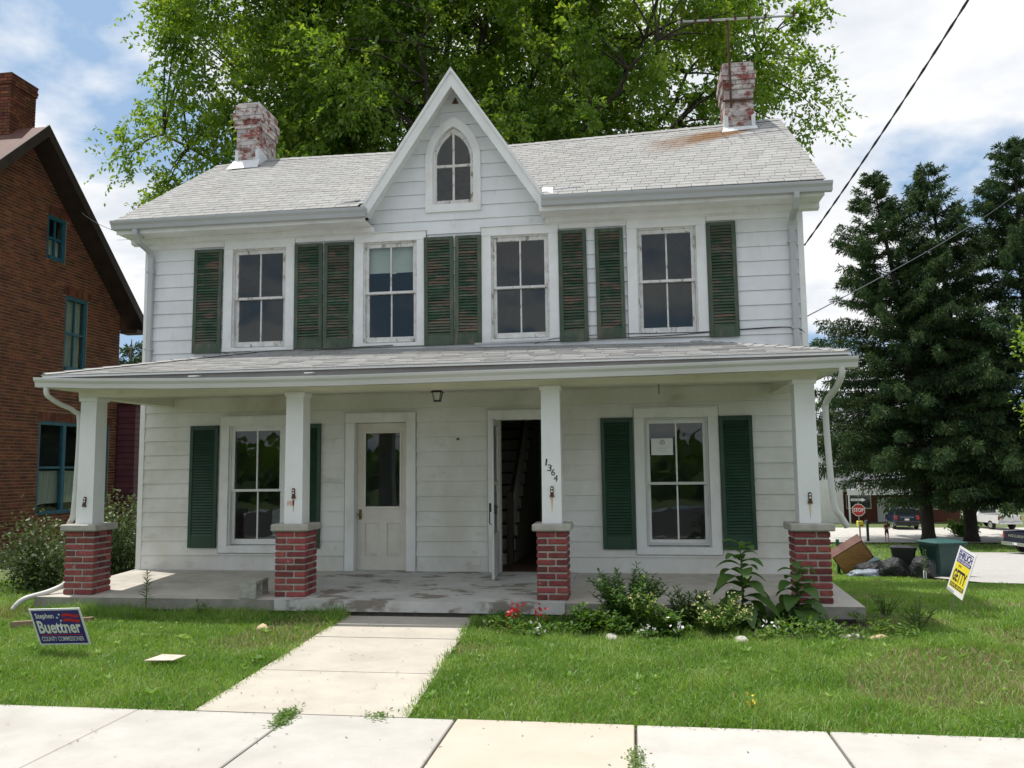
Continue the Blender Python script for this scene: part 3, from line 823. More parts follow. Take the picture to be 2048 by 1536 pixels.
ring_frame(arch(GC, 5.35, 6.02, 0.302, 0.48), arch(GC, 5.42, 6.0, 0.245, 0.40), 0.012, 0.05).build('sash', M['peelhard'], goth)
b = MB()
b.bbox(GC - 0.016, GC + 0.016, 0.016, 0.046, 5.42, 6.40, 0.003); b.bbox(GC - 0.25, GC - 0.0165, 0.015, 0.047, 5.905, 5.945, 0.003); b.bbox(GC + 0.0165, GC + 0.25, 0.015, 0.047, 5.905, 5.945, 0.003)
b.build('muntin', M['peelhard'], goth)
half_arch = arch(GC, 5.41, 6.0, 0.255, 0.41)
for sgn in (-1, 1):
    b = MB(); a_, c_ = sorted((GC + sgn * 0.014, GC + sgn * 0.25)); b.box(a_, c_, 0.028, 0.032, 5.41, 5.906)
    b.build('pane', M['glass'], goth)
    pts = [p for p in half_arch if (p[0] - GC) * sgn > 0.004 and p[1] >= 5.999]
    pts = sorted(pts, key=lambda p: p[1])
    poly = [(GC + sgn * 0.013, 5.944), (pts[0][0], 5.944)] + pts + [(GC + sgn * 0.013, 6.40)]
    b = MB(); b.prism(poly if sgn > 0 else poly[::-1], 1, 0.028, 0.032)
    b.build('pane', M['glass'], goth)
# reveal lining of the arch
b = MB()
ao = arch(GC, 5.335, 6.02, 0.312, 0.49); n_ = len(ao)
b.loft([[(p[0], 0.0, p[1]) for p in ao], [(p[0], 0.125, p[1]) for p in ao]], cap=False)
b.build('reveal', M['peel'], goth)

# ---- shutters: frame with single slats
SLAT = {}
def slat_mesh(wd, mat):
    k = (round(wd, 3), mat)
    if k not in SLAT:
        b = MB()
        b.hexa([(-wd / 2, -0.015, -0.019), (wd / 2, -0.015, -0.019), (wd / 2, -0.010, -0.021), (-wd / 2, -0.010, -0.021),
                (-wd / 2, 0.008, 0.021), (wd / 2, 0.008, 0.021), (wd / 2, 0.013, 0.019), (-wd / 2, 0.013, 0.019)])
        SLAT[k] = b.mesh('slat', M[mat])
    return SLAT[k]
def make_shutter(x0, x1, z0, z1, old=True, tilt=0.0, label=None):
    wd, ht = x1 - x0 - 0.008, z1 - z0
    st = 0.055 if old else 0.05
    topr, botr = (0.05, 0.145) if old else (0.065, 0.17)
    b = MB()
    b.bbox(-wd / 2, -wd / 2 + st, -0.016, 0.016, 0, ht, 0.003); b.bbox(wd / 2 - st, wd / 2, -0.016, 0.016, 0, ht, 0.003)
    b.bbox(-wd / 2 + st, wd / 2 - st, -0.014, 0.014, ht - topr, ht, 0.003); b.bbox(-wd / 2 + st, wd / 2 - st, -0.014, 0.014, 0, botr, 0.003)
    b.box(-wd / 2 + st - 0.003, wd / 2 - st + 0.003, 0.0175, 0.0205, botr - 0.01, ht - topr + 0.01)
    sh = b.build('shutter', M['green_frame' if old else 'green_new'], house, loc=((x0 + x1) / 2, -0.040, z0), rot=(0, tilt, 0))
    n = 33 if old else 38
    me = slat_mesh(wd - 2 * st - 0.002, 'green_old' if old else 'green_new')
    if not old:
        b = MB()
        for k in range(n):
            zz = botr + (ht - topr - botr) * (k + 0.5) / n
            b.add([(p.co.x, p.co.y, p.co.z + zz) for p in me.vertices], [tuple(f.vertices) for f in me.polygons])
        tag(b.build('slats', M['green_new'], sh, loc=(0, 0, 0)), kind='stuff')
        return sh
    for k in range(n):
        zz = botr + (ht - topr - botr) * (k + 0.5) / n
        s_ = put('slat', me, sh, (0, 0, zz), (rnd.uniform(-0.10, 0.10) if old else rnd.uniform(-.02, .02), rnd.uniform(-0.012, 0.012) if old else 0, 0))
    return sh
for (a, c, t) in ((-6.335, -5.888, 0.004), (-4.772, -4.343, -0.006), (-4.340, -3.900, 0.005), (-2.855, -2.424, -0.004), (-2.420, -2.040, 0.006),
                  (-0.950, -0.555, -0.008), (-0.448, -0.053, -0.007), (1.046, 1.438, -0.006)):
    make_shutter(a, c, 3.335 + rnd.uniform(-0.01, 0.02), 4.878 + rnd.uniform(-0.006, 0.008), True, t)
for (a, c, t) in ((-6.322, -5.886, 0.002), (-4.775, -4.345, 0.0), (-0.430, 0.006, -0.003), (1.122, 1.552, -0.004)):
    make_shutter(a, c, 0.545, 2.278, False, t)

# ---- doors
dr = casing('door', D1x[0], D1x[1], 0.16, 2.405, TW, 0.125, 0)
x0, x1, z0, z1 = D1x[0] + TW, D1x[1] - TW, 0.225, 2.28
b = MB()
yl = 0.10
gx0, gx1, gz0, gz1 = x0 + 0.115, x1 - 0.115, 1.10, 2.145
b.box(x0 + 0.004, gx0, yl, yl + 0.045, z0 + 0.01, z1 - 0.004); b.box(gx1, x1 - 0.004, yl, yl + 0.045, z0 + 0.01, z1 - 0.004)
b.box(gx0, gx1, yl + 0.0005, yl + 0.0445, gz1, z1 - 0.0045); b.box(gx0, gx1, yl + 0.0005, yl + 0.0445, 0.88, gz0)
b.box(gx0, gx1, yl + 0.0005, yl + 0.0445, z0 + 0.0105, 0.42); xm = (gx0 + gx1) / 2
b.box(xm - 0.06, xm + 0.06, yl + 0.001, yl + 0.044, 0.42, 0.88)
lf = b.build('leaf', M['door'], dr)
b = MB(); b.box(gx0, gx1, yl + 0.02, yl + 0.025, gz0, gz1); b.build('pane', M['glass'], dr)
b = MB()
for (p, q, r_, s_) in ((gx0 - 0.02, gx0 + 0.012, gz0 - 0.02, gz1 + 0.02), (gx1 - 0.012, gx1 + 0.02, gz0 - 0.02, gz1 + 0.02)):
    b.bbox(p, q, yl - 0.014, yl, r_, s_, 0.004)
b.bbox(gx0 + 0.0125, gx1 - 0.0125, yl - 0.0135, yl, gz1 - 0.012, gz1 + 0.02, 0.004); b.bbox(gx0 + 0.0125, gx1 - 0.0125, yl - 0.0135, yl, gz0 - 0.02, gz0 + 0.012, 0.004)
b.build('moulding', M['door'], dr)
for (p, q) in ((gx0, xm - 0.06), (xm + 0.06, gx1)):
    b = MB()
    b.hexa([(p, yl + 0.02, 0.42), (q, yl + 0.02, 0.42), (q, yl + 0.03, 0.42), (p, yl + 0.03, 0.42), (p, yl + 0.02, 0.88), (q, yl + 0.02, 0.88), (q, yl + 0.03, 0.88), (p, yl + 0.03, 0.88)])
    e = 0.055
    b.add([(p, yl + 0.02, 0.42), (q, yl + 0.02, 0.42), (q, yl + 0.02, 0.88), (p, yl + 0.02, 0.88), (p + e, yl + 0.004, 0.42 + e), (q - e, yl + 0.004, 0.42 + e), (q - e, yl + 0.004, 0.88 - e), (p + e, yl + 0.004, 0.88 - e)],
          [(0, 1, 5, 4), (1, 2, 6, 5), (2, 3, 7, 6), (3, 0, 4, 7), (4, 5, 6, 7)])
    b.build('panel', M['door'], dr)
b = MB(); b.tube([(x0 + 0.05, yl - 0.05, 1.0), (x0 + 0.05, yl, 1.0)], [0.024, 0.012], 10); b.box(x0 + 0.03, x0 + 0.07, yl - 0.005, yl - 0.0005, 0.93, 1.07)
b.build('knob', M['brass'], dr)
b = MB(); b.box(x0, x1, -0.02, 0.14, 0.16, z0 + 0.008); b.build('threshold', M['slab'], dr)

d2 = casing('doorway', D2x[0], D2x[1], 0.16, 2.405, TW, 0.125, 0)
b = MB(); b.box(D2x[0] + TW, D2x[1] - TW, -0.02, 0.14, 0.16, 0.228); b.build('threshold', M['floorwood'], d2)
b = MB()
b.box(D2x[0] + TW + 0.0, D2x[0] + TW + 0.03, 0.0, 0.135, 0.23, 2.278); b.box(D2x[1] - TW - 0.03, D2x[1] - TW, 0.0, 0.135, 0.23, 2.278)
b.build('jamb', M['door'], d2)
# storm door swung wide open towards the street, hinged on the left jamb
hx, hy = D2x[0] + TW + 0.006, -0.045
storm = empty('storm_door', (hx, hy, 0.235), (0, 0, R(-86)))
storm.parent = house; storm.location = Vector((hx, hy, 0.235)) - ORG['house']
sw_, shh = 0.74, 2.03
def sd(name, mat, f):
    b = MB(); f(b); return b.build(name, M[mat], storm)
def fr_(b):
    b.bbox(0, 0.075, -0.016, 0.016, 0, shh, 0.003); b.bbox(sw_ - 0.075, sw_, -0.016, 0.016, 0, shh, 0.003)
    b.bbox(0.075, sw_ - 0.075, -0.015, 0.015, shh - 0.08, shh, 0.003); b.bbox(0.075, sw_ - 0.075, -0.015, 0.015, 1.18, 1.22, 0.003)
    b.bbox(0.075, sw_ - 0.075, -0.015, 0.015, 0, 0.55, 0.003)
sd('frame', 'gutterwhite', fr_)
sd('pane', 'glass', lambda b: b.box(0.075, sw_ - 0.075, -0.003, 0.002, 1.22, shh - 0.08))
sd('pane', 'glass', lambda b: b.box(0.075, sw_ - 0.075, -0.003, 0.002, 0.55, 1.18))
def hn(b):
    b.box(sw_ - 0.06, sw_ - 0.03, 0.016, 0.05, 0.82, 0.93); b.tube([(sw_ - 0.045, 0.05, 0.90), (sw_ - 0.12, 0.055, 0.90)], 0.008, 6)
    b.box(sw_ - 0.06, sw_ - 0.03, -0.05, -0.016, 0.84, 0.95); b.tube([(sw_ - 0.045, -0.045, 0.84), (sw_ - 0.045, -0.045, 0.70), (sw_ - 0.045, -0.016, 0.68)], 0.007, 6)
sd('handle', 'black', hn)
# stairs inside the hall, going up and away behind the open door
st = MB()
sx0, sx1 = -2.50, -1.78
for k in range(13):
    st.box(sx0, sx1, 0.95 + k * 0.235, 0.95 + (k + 1) * 0.235 + (0.0 if k < 12 else 0.4), 0.223, 0.223 + 0.19 * (k + 1) - 0.026)
stairs = st.build('staircase', M['stair'], house)
for k in range(13):
    b = MB(); b.bbox(sx0, sx1 + 0.02, 0.925 + k * 0.235, 0.95 + (k + 1) * 0.235 - 0.026, 0.223 + 0.19 * (k + 1) - 0.0255, 0.223 + 0.19 * (k + 1), 0.003)
    b.build('tread', M['darkwood'], stairs)
bal = MB(); bal.lathe([(0.014, 0), (0.02, 0.05), (0.012, 0.09), (0.019, 0.3), (0.012, 0.6), (0.02, 0.66), (0.014, 0.75)], n=8)
balm = bal.mesh('baluster', M['stair'], True)
for k in range(9):
    put('baluster', balm, stairs, (sx1 - 0.03, 1.06 + k * 0.235, 0.223 + 0.19 * (k + 1)))
    put('baluster', balm, stairs, (sx1 - 0.03, 1.06 + k * 0.235 - 0.115, 0.223 + 0.19 * (k + 1)))
b = MB(); b.tube([(sx1 - 0.03, 0.98, 1.16), (sx1 - 0.03, 3.2, 1.16 + 2.22 / 0.235 * 0.19)], 0.03, 8); b.build('handrail', M['darkwood'], stairs)
b = MB(); b.bbox(sx1 - 0.075, sx1 + 0.015, 0.88, 0.97, 0.223, 1.28, 0.006); b.build('newel_post', M['darkwood'], stairs)

# ------------------------------------------------------------------ main roof with sagging ridge
ZE, YE, YR = 5.275, -0.42, 2.40
RX0, RX1 = -7.33, 2.50
def zridge(x): return float(np.interp(x, [-7.6, -6.3, -4.1, -1.9, 0, 1.57, 2.6], [7.10, 7.17, 7.145, 7.13, 7.18, 7.23, 7.28]))
def roofz(x, t): return ZE + t * (zridge(x) - ZE)
def roofp(x, t, off=0.0):
    sl_ = (zridge(x) - ZE) / (YR - YE); L = math.hypot(1, sl_)
    return (x, YE + t * (YR - YE) - off * sl_ / L, roofz(x, t) + off / L)
DT, DS = 7.22, 1.49       # dormer roof top line, slope
def valley(t, side):
    zz = ZE + t * (7.13 - ZE)
    return AX + side * (max(0.0, DT - zz) / DS + 0.01)
def deck_half(side):
    b = MB(); NT, NX = 8, 12
    for off in (0.0,):
        rows = []
        for j in range(NT + 1):
            t = j / NT
            xe = valley(t, side); xo = RX0 if side < 0 else RX1
            rows.append([roofp(xo + (xe - xo) * i / NX, t, 0) for i in range(NX + 1)])
        vs = [p for r_ in rows for p in r_]
        fs = []
        for j in range(NT):
            for i in range(NX):
                a = j * (NX + 1) + i
                q = (a, a + 1, a + NX + 2, a + NX + 1)
                fs.append(q if side < 0 else q[::-1])
        n0 = len(vs)
        vs2 = [(p[0], p[1], p[2] - 0.045) for p in vs]
        b.add(vs + vs2, fs + [tuple(n0 + i for i in f[::-1]) for f in fs] +
              [((j * (NX + 1)), n0 + j * (NX + 1), n0 + (j + 1) * (NX + 1), (j + 1) * (NX + 1)) for j in range(NT)] +
              [(i, i + 1, n0 + i + 1, n0 + i) for i in range(NX)])
    return b
# roof body: the two front decks and the back slope as one part, shingles under it
rb = MB()
for s_ in (-1, 1):
    d_ = deck_half(s_); rb.add(d_.v, d_.f)
NXB = 10
vs = []
for i in range(NXB + 1):
    x = RX0 + (RX1 - RX0) * i / NXB
    vs += [(x, YR, zridge(x)), (x, 5.2, ZE), (x, YR, zridge(x) - 0.05), (x, 5.2, ZE - 0.05)]
fs = []
for i in range(NXB):
    a = i * 4
    fs += [(a, a + 4, a + 5, a + 1), (a + 2, a + 3, a + 7, a + 6)]
rb.add(vs, fs)
roof = rb.build('roof', M['roofdark'], house)

# shingle tabs, each its own piece; biggest in view are the lower courses
EXPO, TABW = 0.132, 0.195
cand = []
for side in (-1, 1):
    Ls = math.hypot(YR - YE, 7.17 - ZE)
    nrow = int(Ls / EXPO) + 1
    for r_ in range(nrow):
        t0, t1 = r_ * EXPO / Ls - 0.012, min(1.0, (r_ + 1) * EXPO / Ls + 0.004)
        tm = (max(t0, 0) + t1) / 2
        xo = RX0 - 0.02 if side < 0 else RX1 + 0.02
        lo_x, hi_x = (xo, valley(tm, -1) - 0.005) if side < 0 else (valley(tm, 1) + 0.005, xo)
        x = lo_x - ((r_ % 2) * 0.5 + 0.1 * math.sin(r_ * 2.3)) * TABW
        while x < hi_x:
            a, c = max(x, lo_x), min(x + TABW, hi_x)
            if c - a > 0.03:
                cand.append((r_, side, a + 0.0035, c - 0.0035, t0, t1))
            x += TABW
cand.sort(key=lambda q: (q[0] + (0.0 if q[1] > 0 else 0.4), q[2]))
def tab_geo(b, q, dz=0.0):
    r_, side, a, c, t0, t1 = q
    j1, j2 = rnd.uniform(-0.0010, 0.0010), rnd.uniform(0, 0.003)
    lift = 0.010 + rnd.uniform(0, 0.003)
    b.hexa([roofp(a, t0 + j1, 0.001), roofp(c, t0 + j1, 0.001), roofp(c, t1, -0.004), roofp(a, t1, -0.004),
            roofp(a, t0 + j1, lift), roofp(c, t0 + j1, lift), roofp(c, t1, 0.004 + j2), roofp(a, t1, 0.004 + j2)])
for q in cand[:300]:
    b = MB(); tab_geo(b, q); b.build('shingle', M['shingle'], roof)
b = MB()
for q in cand[300:]:
    tab_geo(b, q)
tag(b.build('shingles', M['shingle'], roof), kind='stuff')
# ridge cap
b = MB()
x = RX0
while x < RX1 - 0.05:
    x1_ = min(x + 0.22, RX1)
    if not (AX - 0.12 < (x + x1_) / 2 < AX + 0.12):
        za_, zb_ = zridge(x), zridge(x1_)
        b.add([(x, YR - 0.13, za_ - 0.065), (x1_, YR - 0.13, zb_ - 0.072), (x1_, YR, zb_ + 0.016), (x, YR, za_ + 0.022), (x1_, YR + 0.13, zb_ - 0.07), (x, YR + 0.13, za_ - 0.065)],
              [(0, 1, 2, 3), (3, 2, 4, 5)])
    x += 0.20
tag(b.build('ridge_cap', M['shingle'], roof), kind='stuff')

# dormer roof, rakes
b = MB()
hwid = (DT - 5.29) / DS
b.prism([(AX - hwid, 5.29), (AX, DT), (AX + hwid, 5.29), (AX + hwid - 0.03, 5.20), (AX, DT - 0.13), (AX - hwid + 0.03, 5.20)][::-1], 1, -0.285, 0.0)
b.build('gable_soffit', M['trim'], house)
b = MB()
for s_ in (-1, 1):
    b.add([(AX, -0.285, DT - 0.02), (AX + s_ * hwid, -0.285, 5.27), (AX + s_ * hwid, 0.0, 5.27), (AX, YR - 0.05, DT - 0.02), (AX + s_ * hwid, -0.2, 5.27), (AX + s_ * 0.06, 2.3, 7.13)],
          [(0, 1, 2, 5, 3) if s_ > 0 else (3, 5, 2, 1, 0)])
    b.add([(AX, -0.30, DT + 0.012), (AX + s_ * (hwid + 0.01), -0.30, 5.28), (AX + s_ * (hwid + 0.01), -0.05, 5.28), (AX + s_ * 0.04, 2.35, 7.16), (AX, 2.38, DT + 0.012)],
          [(0, 1, 2, 3, 4) if s_ > 0 else (4, 3, 2, 1, 0)])
b.build('gable_roof', M['shingle'], house)
for s_ in (-1, 1):
    b = MB()
    zl = 5.10
    hb = (DT - 5.30) / DS
    P = [(AX, DT), (AX + s_ * hb, 5.30), (AX + s_ * (hb - 0.03), zl), (AX, DT - 0.265)]
    b.prism(P if s_ < 0 else P[::-1], 1, -0.312, -0.2855)
    rk = b.build('rake_board', M['trim'], house)
    b = MB()
    P = [(AX, DT + 0.012), (AX + s_ * (hb + 0.012), 5.30), (AX + s_ * (hb + 0.005), 5.24), (AX, DT - 0.05)]
    b.prism(P if s_ < 0 else P[::-1], 1, -0.332, -0.3125)
    b.build('rake_moulding', M['trim'], rk)
b = MB(); b.prism([(AX - 0.045, DT - 0.39), (AX + 0.045, DT - 0.39), (AX, DT - 0.30)], 1, -0.03, -0.005); b.build('gable_vent', M['rust'], house)

# eaves: soffit, fascia, gutters
for (x0, x1) in ((RX0, -3.60), (-1.17, RX1)):
    b = MB(); b.box(x0, x1, YE + 0.012, 0.0, 5.058, 5.07); b.build('soffit', M['trim'], house)
    b = MB(); b.box(x0, x1, YE - 0.012, YE + 0.011, 5.05, 5.245); b.build('fascia', M['trim'], house)
def gutter(name, pts, d, hh, mat, tilt=0.0):
    """K-style gutter swept along pts (x, y_back, z_top)"""
    prof = [(0.0, 0.0), (0.0, -hh), (-d * 0.62, -hh), (-d * 0.72, -hh * 0.55), (-d * 0.95, -hh * 0.30), (-d, -0.012), (-d, 0.0), (-d + 0.012, 0.0), (-d + 0.012, -0.014), (-d * 0.9, -hh * 0.3), (-d * 0.66, -hh * 0.52), (-d * 0.58, -hh + 0.006), (-0.006, -hh + 0.006), (-0.006, 0.0)]
    b = MB()
    b.loft([[(x, y + p[0] + p[1] * tilt, z + p[1] + p[0] * -tilt) for p in prof] for (x, y, z) in pts])
    # end plates
    for (x, y, z), sg in ((pts[0], -1), (pts[-1], 1)):
        q = [(x + sg * 0.002, y + p[0] + p[1] * tilt, z + p[1] + p[0] * -tilt) for p in prof[:7]]
        b.add(q, [tuple(range(7))])
    return b.build(name, M[mat], house)
gutter('gutter', [(-7.36, YE - 0.013, 5.225), (-5.5, YE - 0.013, 5.222), (-3.56, YE - 0.013, 5.212)], 0.125, 0.12, 'gutter')
gutter('gutter', [(-1.13, YE - 0.013, 5.225), (0.6, YE - 0.013, 5.215), (2.58, YE - 0.013, 5.205)], 0.125, 0.12, 'gutter')
for (x0, x1) in ((-7.30, -3.58), (-1.12, 2.50)):
    b = MB(); b.prism([(-0.12, 4.99), (-0.031, 4.97), (-0.031, 5.057), (-0.12, 5.057)][::-1], 0, x0, x1)
    b.build('bed_moulding', M['trim'], house)
# rake ends of the main roof
for xx in (RX0, RX1):
    sg = -1 if xx < 0 else 1
    b = MB()
    b.add([(xx, YE, ZE - 0.03), (xx, YR, zridge(xx) - 0.03), (xx, YR, zridge(xx) - 0.19), (xx, YE, 5.055), (xx - sg * 0.025, YE, ZE - 0.03), (xx - sg * 0.025, YR, zridge(xx) - 0.03), (xx - sg * 0.025, YR, zridge(xx) - 0.19), (xx - sg * 0.025, YE, 5.055)],
          [(0, 1, 2, 3), (7, 6, 5, 4), (0, 4, 5, 1), (1, 5, 6, 2), (2, 6, 7, 3), (3, 7, 4, 0)])
    b.add([(xx - sg * 0.026, YE, 5.06), (xx - sg * 0.026, YR, zridge(xx) - 0.17), (xx - sg * 0.2, YR, zridge(xx) - 0.17), (xx - sg * 0.2, YE, 5.06)], [(0, 1, 2, 3)])
    b.build('rake_board', M['trim'], house)
# loose flashing strips by the gable foot
b = MB(); b.hexa([(-1.08, -0.30, 5.36), (-0.62, -0.22, 5.42), (-0.62, -0.20, 5.42), (-1.08, -0.26, 5.37), (-1.08, -0.30, 5.38), (-0.62, -0.22, 5.435), (-0.62, -0.20, 5.435), (-1.08, -0.26, 5.39)])
b.build('loose_flashing', M['gutter'], roof)
b = MB(); b.hexa([(-4.05, -0.34, 5.325), (-3.72, -0.28, 5.40), (-3.72, -0.25, 5.40), (-4.05, -0.31, 5.335), (-4.05, -0.34, 5.345), (-3.72, -0.28, 5.415), (-3.72, -0.25, 5.415), (-4.05, -0.31, 5.35)])
b.build('loose_flashing', M['gutter'], roof)
b = MB(); b.add([(-1.14, -0.36, 5.315), (-0.98, -0.40, 5.30), (-1.0, -0.22, 5.44), (-1.14, -0.20, 5.46)], [(0, 1, 2, 3)]); b.build('bent_flashing', M['flash'], roof)

# upper downspouts
def downspout(path, wd=0.075, dp=0.055, mat='gutter', name='downspout'):
    b = MB()
    path = [Vector(p) for p in path]
    rings = []
    for i, p in enumerate(path):
        d = (path[min(i + 1, len(path) - 1)] - path[max(i - 1, 0)]).normalized()
        sx = Vector((1, 0, 0)) if abs(d.x) < 0.9 else Vector((0, 1, 0))
        sx = (sx - d * sx.dot(d)).normalized(); sy = d.cross(sx)
        rings.append([p + sx * (a * wd / 2) + sy * (c * dp / 2) for a, c in ((-1, -.7), (-.8, -1), (.8, -1), (1, -.7), (1, .7), (.8, 1), (-.8, 1), (-1, .7))])
    b.loft(rings)
    o = b.build(name, M[mat], house)
    return o
for xx in (-7.0, 2.145):
    ds = downspout([(xx, -0.485, 5.10), (xx, -0.485, 5.03), (xx, -0.40, 4.93), (xx, -0.12, 4.86), (xx, -0.065, 4.78), (xx, -0.065, 4.0), (xx, -0.065, 2.95)])
    for zz in (4.55, 3.4):
        b = MB(); b.box(xx - 0.055, xx + 0.055, -0.098, -0.02, zz, zz + 0.03); b.build('strap', M['gutter'], ds)

# ------------------------------------------------------------------ chimneys
def chimney(x0, x1, y0, y1, zb, zt):
    b = MB(); b.box(x0 + 0.008, x1 - 0.008, y0 + 0.008, y1 - 0.008, zb, zt - 0.02)
    ch = b.build('chimney', M['chimmortar'], house)
    nb = MB()
    hc = 0.0745
    n = int((zt - zb) / hc)
    for k in range(n):
        z0 = zb + k * hc
        e = 0.0
        if k >= n - 6: e = 0.028
        if k >= n - 4: e = 0.05
        if k >= n - 2: e = 0.02
        X0, X1, Y0, Y1 = x0 - e, x1 + e, y0 - e, y1 + e
        def run(a, b_, off):
            out = []; p = a - off
            while p < b_ - 0.02:
                s, t = max(p, a), min(p + 0.21, b_)
                if t - s > 0.03: out.append((s + 0.005, t - 0.005))
                p += 0.21
            return out
        off = 0.105 * (k % 2)
        for (a, c) in run(X0, X1, off):
            j = rnd.uniform(-0.004, 0.004)
            nb.box(a, c, Y0 + j, Y0 + 0.095, z0 + 0.006, z0 + hc - 0.005); nb.box(a, c, Y1 - 0.095, Y1 + j, z0 + 0.006, z0 + hc - 0.005)
        for (a, c) in run(Y0 + 0.1, Y1 - 0.1, off):
            j = rnd.uniform(-0.004, 0.004)
            nb.box(X0 + j, X0 + 0.095, a, c, z0 + 0.006, z0 + hc - 0.005); nb.box(X1 - 0.095, X1 + j, a, c, z0 + 0.006, z0 + hc - 0.005)
        if e > 0:
            nb.box(X0 + 0.02, X1 - 0.02, Y0 + 0.02, Y1 - 0.02, z0, z0 + hc - 0.002)
    tag(nb.build('bricks', M['chim'], ch), kind='stuff')
    # flashing apron and side steps
    sl_ = (7.15 - ZE) / (YR - YE)
    def rz(y): return ZE + (y - YE) * sl_ if y < YR else 7.15 - (y - YR) * sl_
    f = MB()
    f.add([(x0 - 0.03, y0 - 0.012, rz(y0) + 0.13), (x1 + 0.03, y0 - 0.012, rz(y0) + 0.13), (x1 + 0.06, y0 - 0.15, rz(y0 - 0.15) + 0.035), (x0 - 0.10, y0 - 0.15, rz(y0 - 0.15) + 0.035)], [(0, 3, 2, 1)])
    for xx, sg in ((x0, -1), (x1, 1)):
        X_ = xx + sg * 0.012
        q = [(X_, y0 - 0.012, rz(y0) - 0.02), (X_, YR, rz(YR) + 0.03), (X_, YR - 0.12, rz(YR) + 0.08), (X_, y0 + 0.05, rz(y0) + 0.34), (X_, y0 - 0.012, rz(y0) + 0.34)]
        f.add(q, [(0, 1, 2, 3, 4) if sg > 0 else (4, 3, 2, 1, 0)])
        q = [(X_, y0 - 0.014, rz(y0) - 0.02), (X_, y0 - 0.014, rz(y0) + 0.34), (xx - sg * 0.05, y0 - 0.014, rz(y0) + 0.30), (xx - sg * 0.05, y0 - 0.014, rz(y0))]
        f.add(q, [(0, 3, 2, 1) if sg > 0 else (0, 1, 2, 3)])
    f.build('flashing', M['flash'], ch)
    return ch
chimney(-6.79, -6.375, 2.05, 2.76, 6.80, 8.12)
chimney(1.60, 2.06, 2.05, 2.70, 6.85, 8.15)

# ------------------------------------------------------------------ porch
# slab with fall to the front
def slabz(y): return 0.235 + 0.037 * y
b = MB()
def slab_piece(b, x0, x1, yf, th, dz=0.0):
    b.hexa([(x0, yf, slabz(yf) - th), (x1, yf, slabz(yf) - th), (x1, 0.0, slabz(0) - th), (x0, 0.0, slabz(0) - th),
            (x0, yf, slabz(yf) + dz), (x1, yf, slabz(yf) + dz), (x1, 0.0, slabz(0) + dz), (x0, 0.0, slabz(0) + dz)])
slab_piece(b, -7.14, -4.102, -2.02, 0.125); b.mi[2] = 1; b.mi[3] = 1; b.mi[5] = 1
porch = b.build('porch_slab', [M['slab'], M['slabfront']], house)
b = MB(); slab_piece(b, -4.10, -0.778, -2.045, 0.115, 0.004); b.build('painted_slab', M['slabpaint'], porch)
b = MB(); slab_piece(b, -0.776, 2.33, -2.02, 0.125); b.mi[2] = 1; b.mi[3] = 1; b.build('slab', [M['slab'], M['slabfront']], porch)
b = MB(); b.box(-7.05, 2.25, -1.93, 0.0, -0.2, 0.045); b.build('slab_footing', M['found'], porch)
b = MB(); b.box(HX0, HX1, 0.0, 4.75, -2.0, 0.199); b.build('foundation', M['found'], house)

